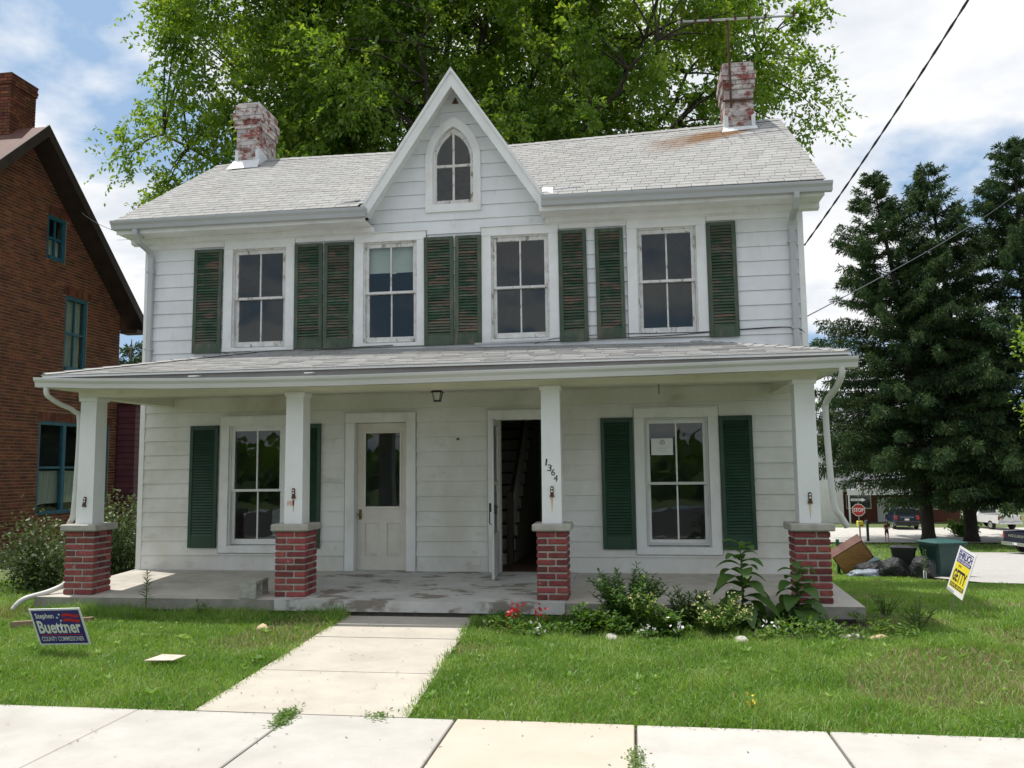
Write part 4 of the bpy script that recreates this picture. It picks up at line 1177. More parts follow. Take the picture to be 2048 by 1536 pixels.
# pillars: single bricks round a core, cap stone, boxed post above
BR = {}
def brick_mesh(l, d, hh):
    k = (round(l, 3), round(d, 3), round(hh, 4))
    if k not in BR:
        b = MB(); b.bbox(-l / 2, l / 2, -d / 2, d / 2, 0, hh, 0.006); BR[k] = b.mesh('brick', M['brick'])
    return BR[k]
def pillar(cx, wd):
    y0, dp = -1.885, 0.36
    zb = slabz(y0) - 0.004
    zt = 0.925
    b = MB(); b.box(cx - wd / 2 + 0.012, cx + wd / 2 - 0.012, y0 + 0.012, y0 + dp - 0.012, zb - 0.02, zt)
    p = b.build('porch_pillar', M['mortar'], house)
    n = 10
    hc = (zt - zb) / n
    t = 0.10
    for k in range(n):
        z0 = zb + k * hc + 0.010
        hh = hc - 0.020
        lo_, hi_ = cx - wd / 2, cx + wd / 2
        split = lo_ + wd * (0.62 if k % 2 else 0.36)
        for yy in (y0 + t / 2, y0 + dp - t / 2):
            for (a, c) in ((lo_, split - 0.009), (split + 0.009, hi_)):
                put('brick', brick_mesh(c - a, t, hh), p, ((a + c) / 2, yy + rnd.uniform(-0.003, 0.003), z0), (0, 0, rnd.uniform(-.008, .008)))
        for xx in (lo_ + t / 2, hi_ - t / 2):
            ya, yb = y0 + t + 0.012, y0 + dp - t - 0.012
            put('brick', brick_mesh(t, yb - ya, hh), p, (xx + rnd.uniform(-0.003, 0.003), (ya + yb) / 2, z0))
    b = MB(); b.bbox(cx - wd / 2 - 0.045, cx + wd / 2 + 0.045, y0 - 0.045, y0 + dp + 0.045, zt, 1.005, 0.012); b.build('cap_stone', M['capstone'], p)
    # post tapers a little
    pw0, pw1 = 0.112, 0.106
    yc = y0 + dp / 2 + 0.0
    b = MB()
    b.hexa([(cx - pw0, yc - pw0, 1.005), (cx + pw0, yc - pw0, 1.005), (cx + pw0, yc + pw0, 1.005), (cx - pw0, yc + pw0, 1.005),
            (cx - pw1, yc - pw1, 2.545), (cx + pw1, yc - pw1, 2.545), (cx + pw1, yc + pw1, 2.545), (cx - pw1, yc + pw1, 2.545)])
    b.build('post', M['post'], p)
    b = MB(); b.bbox(cx - 0.125, cx + 0.125, yc - 0.125, yc + 0.125, 2.51, 2.5605, 0.004); b.build('post_cap', M['trim'], p)
    # iron bracket that once held a railing planter
    yb = yc - 0.112
    b = MB()
    zz = 1.275 if abs(cx) > 6 or cx > 1 else 1.36
    a = rnd.choice((-0.35, -0.1, 0.05)) if cx < -3 else 0.0
    ca, sa = math.cos(a), math.sin(a)
    def rp(u, v): return (cx + 0.005 + u * ca - v * sa, zz + u * sa + v * ca)
    P = [rp(-.026, -.06), rp(.026, -.06), rp(.016, -.02), rp(.018, .045), rp(.010, .06), rp(-.010, .06), rp(-.018, .045), rp(-.016, -.02)]
    b.prism(P[::-1], 1, yb - 0.016, yb + 0.004)
    br = b.build('iron_bracket', M['rust'], p)
    b = MB()
    for vv in (0.036, 0.004):
        c_ = rp(0, vv)
        b.tube([(c_[0], yb - 0.0175, c_[1]), (c_[0], yb - 0.0165, c_[1])], 0.010, 10)
    b.build('bracket_hole', M['post'], br)
    if cx > -5:
        b = MB(); b.add([(cx - 0.012, yb - 0.0015, zz - 0.06), (cx + 0.016, yb - 0.0015, zz - 0.06), (cx + 0.006, yb - 0.0015, zz - 0.22), (cx + 0.000, yb - 0.0015, zz - 0.22)], [(0, 3, 2, 1)])
        b.build('rust_run', M['ruststain'], p)
    return p
pil = [pillar(cx, wd) for cx, wd in ((-6.675, 0.385), (-3.985, 0.37), (-0.925, 0.345), (1.862, 0.37))]

M['sticker'] = pm('faded_red_sticker', [(0.62, 0.30, 0.27), (0.72, 0.58, 0.55)], 60, rough=0.7)
b = MB(); b.box(-4.065, -3.975, -1.885 + 0.18 - 0.1135, -1.885 + 0.18 - 0.109, 1.215, 1.275); b.build('faded_sticker', M['sticker'], pil[1])
# text as flat mesh
def text_mesh(body, mat, wd, ht, name='lettering', extr=0.002, offs=0.0, shear=0.0):
    cu = bpy.data.curves.new('t', 'FONT'); cu.body = body; cu.size = 1.0; cu.extrude = 0.0; cu.offset = offs; cu.shear = shear
    cu.resolution_u = 3
    ob = bpy.data.objects.new('t', cu); COL.objects.link(ob)
    dg = bpy.context.evaluated_depsgraph_get()
    me = bpy.data.meshes.new_from_object(ob.evaluated_get(dg))
    bpy.data.objects.remove(ob); bpy.data.curves.remove(cu)
    me.name = name
    co = np.zeros(len(me.vertices) * 3, dtype=np.float32); me.vertices.foreach_get('co', co); co = co.reshape(-1, 3)
    mn, mxx = co.min(0), co.max(0)
    co[:, 0] = (co[:, 0] - mn[0]) / (mxx[0] - mn[0]) * wd
    z = (co[:, 1] - mn[1]) / (mxx[1] - mn[1]) * ht
    co[:, 2] = z; co[:, 1] = 0
    me.vertices.foreach_set('co', co.ravel()); me.materials.clear(); me.materials.append(mat); me.update()
    return me
# house number down the third post
for ch_, px_, pz_, wd_ in (('1', -0.992, 1.655, 0.016), ('3', -0.972, 1.592, 0.048), ('6', -0.930, 1.543, 0.045), ('4', -0.902, 1.475, 0.045)):
    me = text_mesh(ch_, M['black'], wd_, 0.075, 'house_number')
    put('house_number', me, pil[2], (px_, -1.885 + 0.18 - 0.1135, pz_), (0, 0.12, 0))

# beams, ceiling, soffit
PX0, PX1 = -7.02, 2.25
b = MB(); b.box(-6.815, 2.0, -1.815, -1.60, 2.5615, 2.70); b.build('porch_beam', M['cream'], house)
b = MB(); b.box(-6.815, -6.60, -1.5995, -0.002, 2.5615, 2.70); b.build('porch_beam', M['cream'], house)
b = MB(); b.box(1.80, 2.0, -1.5995, -0.002, 2.5615, 2.70); b.build('porch_beam', M['cream'], house)
b = MB(); b.box(-6.599, 1.799, -1.599, -0.03, 2.70, 2.712); b.build('porch_ceiling', M['cream'], house)
b = MB()
b.box(PX0 + 0.02, PX1 - 0.02, -2.13, -1.816, 2.655, 2.667); b.box(PX0 + 0.02, -6.816, -1.815, -0.03, 2.655, 2.667); b.box(2.001, PX1 - 0.02, -1.815, -0.03, 2.655, 2.667)
b.build('porch_soffit', M['cream'], house)
PZE, PYE = 2.80, -2.16
b = MB(); b.box(PX0, PX1, PYE, PYE + 0.025, 2.652, 2.785); b.build('porch_fascia', M['fasciagrey'], house)
b = MB(); b.box(PX0 - 0.012, PX1 + 0.012, PYE - 0.032, PYE - 0.021, 2.775, 2.812); b.build('drip_edge', M['dripedge'], house)
b = MB(); b.box(PX0, PX0 + 0.025, PYE + 0.0255, -0.03, 2.652, 2.785); b.build('porch_fascia', M['gutterwhite'], house)
b = MB(); b.box(PX1 - 0.025, PX1, PYE + 0.0255, -0.03, 2.652, 2.785); b.build('porch_fascia', M['gutterwhite'], house)
# hipped porch roof
A_, B_ = (PX0 - 0.01, PYE - 0.02, PZE), (PX1 + 0.01, PYE - 0.02, PZE)
R1, R2 = (-5.25, -0.001, 3.33), (0.80, -0.001, 3.27)
S1, S2 = (PX0 - 0.01, -0.001, PZE), (PX1 + 0.01, -0.001, PZE)
b = MB()
def dn(p, d=0.02): return (p[0], p[1], p[2] - d)
b.add([A_, B_, R2, R1, S1, S2] + [dn(p) for p in (A_, B_, R2, R1, S1, S2)],
      [(0, 1, 2, 3), (0, 3, 4), (1, 5, 2), (6, 9, 8, 7), (6, 10, 9), (7, 8, 11), (0, 6, 7, 1), (4, 10, 6, 0), (1, 7, 11, 5)])
proof = b.build('porch_roof', M['roofdark'], house)
b = MB()
Av, Bv, R1v, R2v = Vector(A_), Vector(B_), Vector(R1), Vector(R2)
nrm = (Bv - Av).cross(R1v - Av).normalized()
NR = 15
for r_ in range(NR):
    t0, t1 = r_ / NR - 0.008, (r_ + 1) / NR + 0.002
    L0, Rr0 = Av.lerp(R1v, max(t0, -0.01)), Bv.lerp(R2v, max(t0, -0.01))
    L1, Rr1 = Av.lerp(R1v, min(t1, 1)), Bv.lerp(R2v, min(t1, 1))
    wdt = (Rr0 - L0).length
    off = 0.5 * (r_ % 2) + 0.15 * math.sin(r_ * 1.7)
    n = int(wdt / 0.285) + 2
    for k in range(n):
        ua, ub = (k - off) * 0.285, (k - off + 1) * 0.285
        def pt(u, t, L, Rr):
            x = L0.x + u
            x = min(max(x, L.x), Rr.x)
            s = (x - L.x) / max(1e-6, (Rr.x - L.x))
            return L.lerp(Rr, s)
        if ub <= 0.02 or ua >= wdt - 0.02: continue
        lift = 0.010 + rnd.uniform(0, 0.006)
        p0, p1, p2, p3 = pt(ua + 0.004, t0, L0, Rr0), pt(ub - 0.004, t0, L0, Rr0), pt(ub - 0.004, t1, L1, Rr1), pt(ua + 0.004, t1, L1, Rr1)
        if (p1 - p0).length < 0.02: continue
        b.hexa([p0 + nrm * 0.001, p1 + nrm * 0.001, p2 - nrm * 0.002, p3 - nrm * 0.002, p0 + nrm * lift, p1 + nrm * lift, p2 + nrm * 0.004, p3 + nrm * 0.004])
tag(b.build('shingles', M['shingle'], proof), kind='stuff')
b = MB()
for (P, Q, S) in ((A_, R1, S1), (B_, R2, S2)):
    P, Q, S = Vector(P), Vector(Q), Vector(S)
    for r_ in range(12):
        a0, a1, s0, s1 = P.lerp(Q, r_ / 12), P.lerp(Q, (r_ + 1) / 12), S.lerp(Q, r_ / 12), S.lerp(Q, (r_ + 1) / 12)
        z_ = Vector((0, 0, 0.008))
        b.hexa([a0, s0, s1, a1, a0 + z_ * 1.5, s0 + z_ * 1.5, s1 + z_ * .5, a1 + z_ * .5])
    for r_ in range(13):      # hip caps
        p0, p1 = P.lerp(Q, r_ / 13), P.lerp(Q, (r_ + 1.1) / 13)
        b.add([p0 + Vector((0.09, -0.06, 0.008)), p0 + Vector((0, 0, 0.034)), p0 + Vector((-0.09, 0.06, 0.008)), p1 + Vector((0.09, -0.06, 0.004)), p1 + Vector((0, 0, 0.024)), p1 + Vector((-0.09, 0.06, 0.004))],
              [(0, 1, 4, 3), (1, 2, 5, 4)])
tag(b.build('hip_shingles', M['shingle'], proof), kind='stuff')
# sagging porch gutter, pulled away from the fascia on the left half
gpts = []
for x, dy, z in ((-7.06, -0.02, 2.762), (-6.3, -0.05, 2.725), (-5.2, -0.08, 2.695), (-4.2, -0.085, 2.682), (-3.2, -0.07, 2.68), (-2.0, -0.05, 2.69), (-0.9, -0.03, 2.70), (0.4, -0.015, 2.71), (1.6, -0.008, 2.725), (2.32, -0.006, 2.738)):
    gpts.append((x, PYE - 0.004 + dy, z))
pg = gutter('porch_gutter', gpts, 0.125, 0.11, 'gutterwhite', 0.06)
for x in (-5.0, -3.6):
    b = MB(); b.tube([(x, PYE + 0.0, 2.745), (x - 0.05, PYE - 0.19, 2.722)], 0.007, 6); b.build('gutter_spike', M['flash'], pg)
# porch downspouts: round elbows
def rdown(path, r=0.042):
    b = MB(); b.tube(path, r, 10); return b.build('downspout', M['gutterwhite'], house, smooth=True)
def smooth_path(p, n=5):
    p = [Vector(q) for q in p]
    out = []
    for i in range(len(p) - 1):
        a, b_, c, d = p[max(i - 1, 0)], p[i], p[i + 1], p[min(i + 2, len(p) - 1)]
        for k in range(n):
            t = k / n
            out.append(0.5 * ((2 * b_) + (c - a) * t + (2 * a - 5 * b_ + 4 * c - d) * t * t + (3 * b_ - a - 3 * c + d) * t ** 3))
    out.append(p[-1]); return out
rdown(smooth_path([(-6.93, -2.24, 2.66), (-6.93, -2.22, 2.56), (-6.90, -2.05, 2.47), (-6.85, -1.84, 2.39), (-6.84, -1.74, 2.22), (-6.87, -1.74, 1.2), (-6.93, -1.72, 1.02), (-6.945, -1.70, 0.9), (-6.945, -1.70, 0.42), (-6.95, -1.74, 0.28), (-7.06, -1.88, 0.20), (-7.22, -2.10, 0.14), (-7.30, -2.18, 0.02)], 5), 0.031)
rdown(smooth_path([(2.16, -2.23, 2.64), (2.16, -2.22, 2.55), (2.13, -2.08, 2.43), (2.09, -1.86, 2.33), (2.08, -1.78, 2.18), (2.10, -1.78, 1.5), (2.13, -1.77, 1.18), (2.20, -1.74, 1.06), (2.26, -1.72, 0.96)], 5), 0.034)
# black cables run along the wall above the porch roof
def cable(name, pts, r, par=house, mat='cable', sub=6):
    b = MB(); b.tube(smooth_path(pts, sub), r, 5); return b.build(name, M[mat], par)
cable('cable', [(-5.95, -0.04, 3.36), (-5.6, -0.05, 3.29), (-5.1, -0.05, 3.30), (-4.7, -0.06, 3.315), (-3.9, -0.06, 3.345), (-3.3, -0.05, 3.36)], 0.006)
cable('cable', [(-0.93, -0.05, 3.40), (-0.6, -0.05, 3.36), (-0.1, -0.05, 3.36), (0.6, -0.05, 3.37), (1.5, -0.04, 3.42), (2.12, -0.03, 3.42), (2.3, -0.02, 3.3)], 0.006)
cable('cable', [(-1.3, -0.06, 3.31), (-1.0, -0.05, 3.38), (-0.2, -0.05, 3.41), (0.9, -0.04, 3.40), (2.0, -0.03, 3.43)], 0.005)
b = MB(); b.box(0.30, 0.31, -1.64, -1.63, 2.45, 2.56); b.build('ceiling_hook', M['black'], house)
b = MB(); b.hexa([(-2.1, -0.25, 3.295), (-1.1, -0.22, 3.315), (-1.1, -0.18, 3.33), (-2.1, -0.20, 3.31), (-2.1, -0.25, 3.315), (-1.1, -0.22, 3.335), (-1.1, -0.18, 3.35), (-2.1, -0.20, 3.33)])
b.build('loose_flashing', M['gutter'], proof)
# faint smudges where a wall lamp hung
b = MB(); b.box(-2.40, -2.37, -0.05, -0.005, 2.02, 2.04); b.build('wall_hook', M['black'], house)

# ------------------------------------------------------------------ small things on the house
# lantern under the porch beam
lan = empty('lantern', (-2.46, -0.90, 2.492))
tag(lan, 'small black carriage lantern hanging under the porch beam', 'lantern')
b = MB(); b.loft([[(s * 0.078 * a, s2 * 0.078 * a, z) for s, s2 in ((-1, -1), (1, -1), (1, 1), (-1, 1))] for a, z in ((1.0, 0.105), (0.62, 0.135), (0.60, 0.145), (0.3, 0.16))]); b.build('cap', M['black'], lan)
b = MB()
for s in (-1, 1):
    for s2 in (-1, 1):
        b.tube([(s * 0.034, s2 * 0.034, 0.0), (s * 0.055, s2 * 0.055, 0.108)], 0.006, 4)
b.box(-0.042, 0.042, -0.042, 0.042, -0.012, 0.004)
b.build('frame', M['black'], lan)
b = MB(); b.loft([[(s * w_, s2 * w_, z) for s, s2 in ((-1, -1), (1, -1), (1, 1), (-1, 1))] for w_, z in ((0.030, 0.005), (0.050, 0.104))]); b.build('glass_shade', M['lampglass'], lan)
b = MB(); b.tube([(0, 0, 0.15), (0, 0, 0.20), (0, 0.0, 0.24)], 0.008, 6); b.build('stem', M['black'], lan)

# tv antenna strapped to the right chimney
an = empty('tv_antenna', (1.69, 1.97, 7.36))
tag(an, 'rusty roof television antenna strapped to the right chimney', 'antenna')
b = MB(); b.tube([(0, 0, -0.02), (0.0, 0, 0.7), (-0.005, 0, 1.47)], 0.020, 7); b.build('mast', M['rust'], an)
b = MB(); b.tube([(-0.80, -0.1, 1.44), (1.08, 0.1, 1.49)], 0.017, 6); b.build('boom', M['wire'], an)
for i, x in enumerate((-0.74, -0.52, -0.28, 0.12, 0.34, 0.60, 1.05)):
    L = 0.34 - 0.02 * i
    z = 1.44 + (x + 0.8) / 1.88 * 0.05; y = -0.1 + (x + 0.8) / 1.88 * 0.2
    b = MB(); b.tube([(x - 0.03, y - L, z + 0.02), (x, y, z + 0.02), (x + 0.03, y + L, z + 0.02)], 0.0055, 5); b.box(x - 0.02, x + 0.02, y - 0.02, y + 0.02, z - 0.015, z + 0.045)
    b.build('element', M['rust'], an)
b = MB(); b.tube([(0.0, 0.0, 1.47), (-0.35, -0.04, 1.40), (-0.6, -0.07, 1.445)], 0.006, 5); b.build('brace', M['rust'], an)
b = MB(); b.box(-0.12, 0.37, 0.035, 0.05, 0.10, 0.13); b.box(-0.12, 0.37, 0.035, 0.05, 0.55, 0.58); b.build('strap', M['rust'], an)

# service drop, twisted: two strands
def drop(name, P, Q, sag, r, label, twist=True, mat='cable'):
    P, Q = Vector(P), Vector(Q)
    b = MB(); n = 70
    for ph in ((0, math.pi) if twist else (0,)):
        pts = []
        for i in range(n + 1):
            t = i / n
            p = P.lerp(Q, t); p.z -= sag * 4 * t * (1 - t)
            if twist:
                a = t * 90 + ph
                p += Vector((math.cos(a), 0.3 * math.sin(a), math.sin(a))) * r * 0.8
            pts.append(p)
        b.tube(pts, r, 5)
    o = b.build(name, M[mat]); return tag(o, label, 'cable')
drop('power_cable', (2.335, 0.12, 4.55), (4.1, -6.1, 7.65), 0.16, 0.008, 'twisted black service cable rising from the house corner to upper right')
drop('telephone_wire', (2.33, 0.3, 3.60), (23.0, 39.0, 17.6), 0.25, 0.008, 'thin dark wire running back from the house into the spruces', False)
drop('telephone_wire', (-13.0, 6.45, 7.85), (-6.98, -0.30, 5.02), 0.10, 0.005, 'thin wire between brick house gable and white house eave', False)

# cinder block on the slab
cb = MB()
wx, ly, hz2, th_ = 0.19, 0.39, 0.19, 0.032
cb.box(-wx / 2, wx / 2, -ly / 2, -ly / 2 + th_, 0, hz2); cb.box(-wx / 2, wx / 2, ly / 2 - th_, ly / 2, 0, hz2)
cb.box(-wx / 2, wx / 2, -th_ / 2, th_ / 2, th_, hz2 - th_)
cb.box(-wx / 2 + 0.0005, wx / 2 - 0.0005, -ly / 2 + th_, ly / 2 - th_, 0.0005, th_); cb.box(-wx / 2 + 0.0005, wx / 2 - 0.0005, -ly / 2 + th_, ly / 2 - th_, hz2 - th_, hz2 - 0.0005)
tag(cb.build('cinder_block', M['cinder'], None, loc=(-4.45, -1.82, slabz(-1.82)), rot=(0, 0, R(4))), 'grey hollow cinder block on the porch slab beside second pillar', 'cinder block')

# ------------------------------------------------------------------ brick house next door
NX = -13.5
nh = empty('brick_house', (-16.5, 5.3, -0.2), worldcoords=True)
tag(nh, 'old red brick house with brown gable roof and teal windows at left', 'house')
NY0, NY1, NYR, NZE, NZR = 1.55, 8.9, 5.25, 5.75, 9.25
nwin = [(6.01, 6.67, 6.64, 7.70), (6.74, 7.57, 4.08, 5.90), (6.03, 8.62, 0.66, 2.82)]
def nroofz(y): return NZR - abs(y - NYR) * (NZR - NZE) / (NY1 - NYR)
b = MB()
for (y0, y1, z0, z1) in cut_rect((NY0, NY1, -0.6, NZE), nwin):
    b.box(NX - 0.25, NX - 0.012, y0, y1, z0, z1)
# gable triangle split round the attic window
for (y0, y1) in ((NY0, 6.01), (6.67, 6.74), (7.57, NY1)):
    ys = [y0] + [y for y in (NYR,) if y0 < y < y1] + [y1]
    poly = [(y0, NZE), (y1, NZE)] + [(y, nroofz(y)) for y in reversed(ys)]
    b.prism(poly, 0, NX - 0.25, NX - 0.012)
b.box(NX - 0.25, NX - 0.012, 6.01, 6.67, NZE, 6.64)
b.prism([(6.74, 5.90), (7.57, 5.90), (7.57, nroofz(7.57)), (6.74, nroofz(6.74))], 0, NX - 0.25, NX - 0.012)
b.prism([(6.01, 7.70), (6.67, 7.70), (6.67, nroofz(6.67)), (6.01, nroofz(6.01))], 0, NX - 0.25, NX - 0.012)
b.box(-20, NX - 0.2505, NY0, NY0 + 0.25, -0.6, NZE); b.box(-20, NX - 0.2505, NY1 - 0.25, NY1, -0.6, NZE)
nwall = b.build('wall', M['nmortar'], nh)
# bricks one by one
bl, bh = 0.212, 0.0745
items = []
nrow = int((NZR + 0.6) / bh)
lint = [(5.93, 6.75, 7.70, 7.92), (6.66, 7.65, 5.90, 6.12), (5.95, 8.70, 2.82, 3.04)]
for r_ in range(nrow):
    z0 = -0.6 + r_ * bh
    y = 3.6 - (r_ % 2) * bl / 2
    while y < NY1 + 0.05:
        a, c = y + 0.007, min(y + bl - 0.007, NY1 - 0.002)
        y += bl
        if c - a < 0.03: continue
        if z0 > nroofz((a + c) / 2) + 0.02: continue
        for (s, t, u, v_) in cut_rect((a, c, z0 + 0.0085, z0 + bh - 0.0085), [(q[0] - 0.004, q[1] + 0.004, q[2] - 0.004, q[3] + 0.004) for q in nwin + lint]):
            if t - s > 0.025 and v_ - u > 0.02: items.append((s, t, u, v_))
items.sort(key=lambda q: (q[2] < 0.9, q[0]))
def nb_(b, q):
    s, t, u, v_ = q
    j = rnd.uniform(-0.004, 0.004)
    b.box(NX - 0.06, NX + j, s, t, u, v_)
vis = [q for q in items if q[0] > 4.35 and q[2] > 3.0]
rest = [q for q in items if q not in set(vis[:300])]
for q in vis[:300]:
    b = MB(); nb_(b, q); b.build('brick', M['nbrick'], nwall)
b = MB()
for q in rest: nb_(b, q)
for (y0, y1, z0, z1) in lint:      # soldier course lintels
    n = int((y1 - y0) / 0.085)
    for k in range(n):
        a = y0 + (y1 - y0) * k / n
        b.box(NX - 0.06, NX + rnd.uniform(0.0, 0.006), a + 0.006, a + (y1 - y0) / n - 0.006, z0 + 0.006, z1 - 0.006)
tag(b.build('bricks', M['nbrick'], nwall), kind='stuff')
# roof with wide verge, dark soffit and barge boards
b = MB()
NOV = -12.98
for sg in (1, -1):
    ye = NYR + sg * (NY1 - NYR + 0.35)
    ze = NZR + 0.22 - (NY1 - NYR + 0.35) * (NZR - NZE) / (NY1 - NYR)
    b.hexa([(-21, NYR, NZR + 0.02), (NOV - 0.03, NYR, NZR + 0.02), (NOV - 0.03, ye, ze - 0.20), (-21, ye, ze - 0.20),
            (-21, NYR, NZR + 0.22), (NOV - 0.03, NYR, NZR + 0.22), (NOV - 0.03, ye, ze), (-21, ye, ze)])
nrf = b.build('roof', M['nroof'], nh)
for sg in (1, -1):
    ye = NYR + sg * (NY1 - NYR + 0.37)
    ze = NZR + 0.24 - (NY1 - NYR + 0.37) * (NZR - NZE) / (NY1 - NYR)
    P = [(NYR, NZR + 0.26), (NYR, NZR - 0.02), (ye, ze - 0.26), (ye, ze + 0.02)]
    b = MB(); b.prism(P if sg > 0 else P[::-1], 0, NOV - 0.029, NOV + 0.01); b.build('barge_board', M['nbarge'], nh)
    b = MB()
    b.add([(NOV - 0.03, NYR, NZR - 0.01), (NOV - 0.03, ye, ze - 0.23), (NX + 0.001, ye, ze - 0.23), (NX + 0.001, NYR, NZR - 0.01)], [(0, 1, 2, 3)])
    b.build('soffit', M['nbarge'], nh)
    # eave box end
    b = MB(); y_a, y_b = sorted((NYR + sg * (NY1 - NYR + 0.0), ye - sg * 0.02)); b.box(NX + 0.002, NOV - 0.031, y_a, y_b, ze - 0.34, ze - 0.24); b.build('eave_return', M['nbarge'], nh)
# chimney
b = MB(); b.box(-15.25, -13.81, 5.02, 5.78, 8.6, 10.5); nc = b.build('chimney', M['nmortar'], nh)
b = MB()
for k in range(26):
    z0 = 8.72 + k * bh
    e = 0.03 if k >= 23 else 0.0
    for fx in range(8):
        a = -15.27 - e + fx * 0.205 - (k % 2) * 0.1; c = a + 0.193
        a, c = max(a, -15.27 - e), min(c, -13.79 + e)
        if c - a > 0.03: b.box(a, c, 5.0 - e, 5.1, z0 + 0.006, z0 + bh - 0.006)
    for fy in range(5):
        a = 5.1 + fy * 0.205 - (k % 2) * 0.1; c = a + 0.193
        a, c = max(a, 5.101), min(c, 5.80 + e)
        if c - a > 0.03: b.box(-13.9, -13.79 + e, a, c, z0 + 0.006, z0 + bh - 0.006)
b.box(-15.3, -13.76, 4.97, 5.83, 10.66, 10.70)
tag(b.build('bricks', M['nbrick'], nc), kind='stuff')
# windows
def nwindow(y0, y1, z0, z1, sashes, curtain):
    b = MB(); X0, X1 = NX - 0.11, NX - 0.03
    f = 0.085
    b.box(X0, X1, y0, y0 + f, z0, z1); b.box(X0, X1, y1 - f, y1, z0, z1); b.box(X0, X1, y0 + f, y1 - f, z1 - f, z1); b.box(X0, X1 + 0.05, y0 + f, y1 - f, z0, z0 + f)
    wd = b.build('window', M['teal'], nh)
    n = sashes
    iw = (y1 - y0 - 2 * f) / n
    for k in range(n):
        a, c = y0 + f + k * iw, y0 + f + (k + 1) * iw
        b = MB()
        if k: b.box(X0 + 0.001, X1 + 0.01, a - 0.05, a + 0.05, z0 + f, z1 - f)
        zm = (z0 + z1) / 2
        b.box(X0 + 0.002, X1 - 0.02, a, c, zm - 0.025, zm + 0.025)
        if z1 - z0 > 1.2 and n == 1 or n == 1: b.box(X0 + 0.003, X1 - 0.025, (a + c) / 2 - 0.016, (a + c) / 2 + 0.016, z0 + f, z1 - f)
        b.build('sash', M['teal'], wd)
        b = MB(); b.box(X0 + 0.03, X0 + 0.034, a, c, z0 + f, zm - 0.025); b.build('pane', M['glass'], wd)
        b = MB(); b.box(X0 + 0.03, X0 + 0.034, a, c, zm + 0.025, z1 - f); b.build('pane', M['glass'], wd)
        for (q0, q1) in curtain:
            b = MB()
            za, zb_ = z0 + f + (z1 - z0 - 2 * f) * q0, z0 + f + (z1 - z0 - 2 * f) * q1
            nn = 12
            b.loft([[(X0 - 0.05 + 0.015 * math.sin(i * 2.1), a + (c - a) * i / nn, zz) for i in range(nn + 1)] for zz in (za, zb_)], cap=False, closed=False)
            b.build('curtain', M['curtain'], wd)
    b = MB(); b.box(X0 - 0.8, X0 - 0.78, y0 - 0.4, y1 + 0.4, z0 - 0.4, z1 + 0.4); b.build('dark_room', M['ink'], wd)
    return wd
nwindow(*nwin[0], 1, [(0.0, 0.48)]); nwindow(*nwin[1], 1, [(0.0, 1.0)]); nwindow(*nwin[2], 3, [(0.08, 0.46)])
# maroon lapped lean-to behind it
mw = empty('rear_wing', (-14.9, 11.5, -0.3), worldcoords=True)
tag(mw, 'low maroon clapboard building seen between brick house and white house', 'outbuilding')
b = MB(); b.box(-16.5, -13.05, 9.0, 14.0, -0.6, 3.5); b.build('wall', M['maroon'], mw)
for k in range(26):
    z0 = -0.5 + k * 0.155
    if z0 > 3.4: break
    b = MB(); b.hexa([(-13.048, 9.0, z0), (-13.048, 14.0, z0), (-13.049, 14.0, z0 + 0.153), (-13.049, 9.0, z0 + 0.153), (-13.02, 9.0, z0), (-13.02, 14.0, z0), (-13.042, 14.0, z0 + 0.153), (-13.042, 9.0, z0 + 0.153)]); b.build('clapboard', M['maroon'], mw)
    b = MB(); b.hexa([(-16.5, 8.999, z0), (-13.02, 8.999, z0), (-13.02, 8.999, z0 + .153), (-16.5, 8.999, z0 + .153), (-16.5, 8.97, z0), (-13.02, 8.97, z0), (-13.02, 8.99, z0 + .153), (-16.5, 8.99, z0 + .153)]); b.build('clapboard', M['maroon'], mw)
b = MB(); b.hexa([(-16.6, 8.9, 3.5), (-12.9, 8.9, 3.4), (-12.9, 14.1, 3.4), (-16.6, 14.1, 3.5), (-16.6, 8.9, 3.62), (-12.9, 8.9, 3.5), (-12.9, 14.1, 3.5), (-16.6, 14.1, 3.62)]); b.build('roof', M['nroof'], mw)

# ------------------------------------------------------------------ vegetation tools
def unit(a): return a / np.maximum(1e-9, np.linalg.norm(a, axis=-1, keepdims=True))
def leaf_arrays(P, D, size, ratio=0.45, fold=0.25, up_bias=0.6):
    """diamond leaves folded on the midrib: base P, direction D, length size"""
    P = np.asarray(P, float); D = unit(np.asarray(D, float)); n = len(P)
    size = np.broadcast_to(np.asarray(size, float), (n,))[:, None]
    N = rng.normal(size=(n, 3)) * (1 - up_bias); N[:, 2] += up_bias
    S = unit(np.cross(D, N)); N = unit(np.cross(S, D))
    tip = P + D * size
    mid = P + D * size * 0.45
    l_ = mid + S * size * ratio * 0.5 + N * size * fold * ratio
    r_ = mid - S * size * ratio * 0.5 + N * size * fold * ratio
    V = np.stack([P, l_, tip, r_], 1).reshape(-1, 3)
    i = np.arange(n)[:, None] * 4
    F = np.concatenate([i + np.array([0, 2, 1]), i + np.array([0, 3, 2])], 1).reshape(-1, 3)
    return V, F
def merge(parts):
    Vs, Fs, o = [], [], 0
    for V, F in parts:
        Vs.append(V); Fs.append(F + o); o += len(V)
    return np.concatenate(Vs), np.concatenate(Fs)
def leaves(name, mat, parent, parts, loc=(0, 0, 0)):
    V, F = merge(parts)
    o = put(name, np_mesh(name, V, F, mat), parent, loc)
    return o
def bez(a, b_, c, n):
    t = np.linspace(0, 1, n)[:, None]
    return (1 - t) ** 2 * a + 2 * t * (1 - t) * b_ + t * t * c

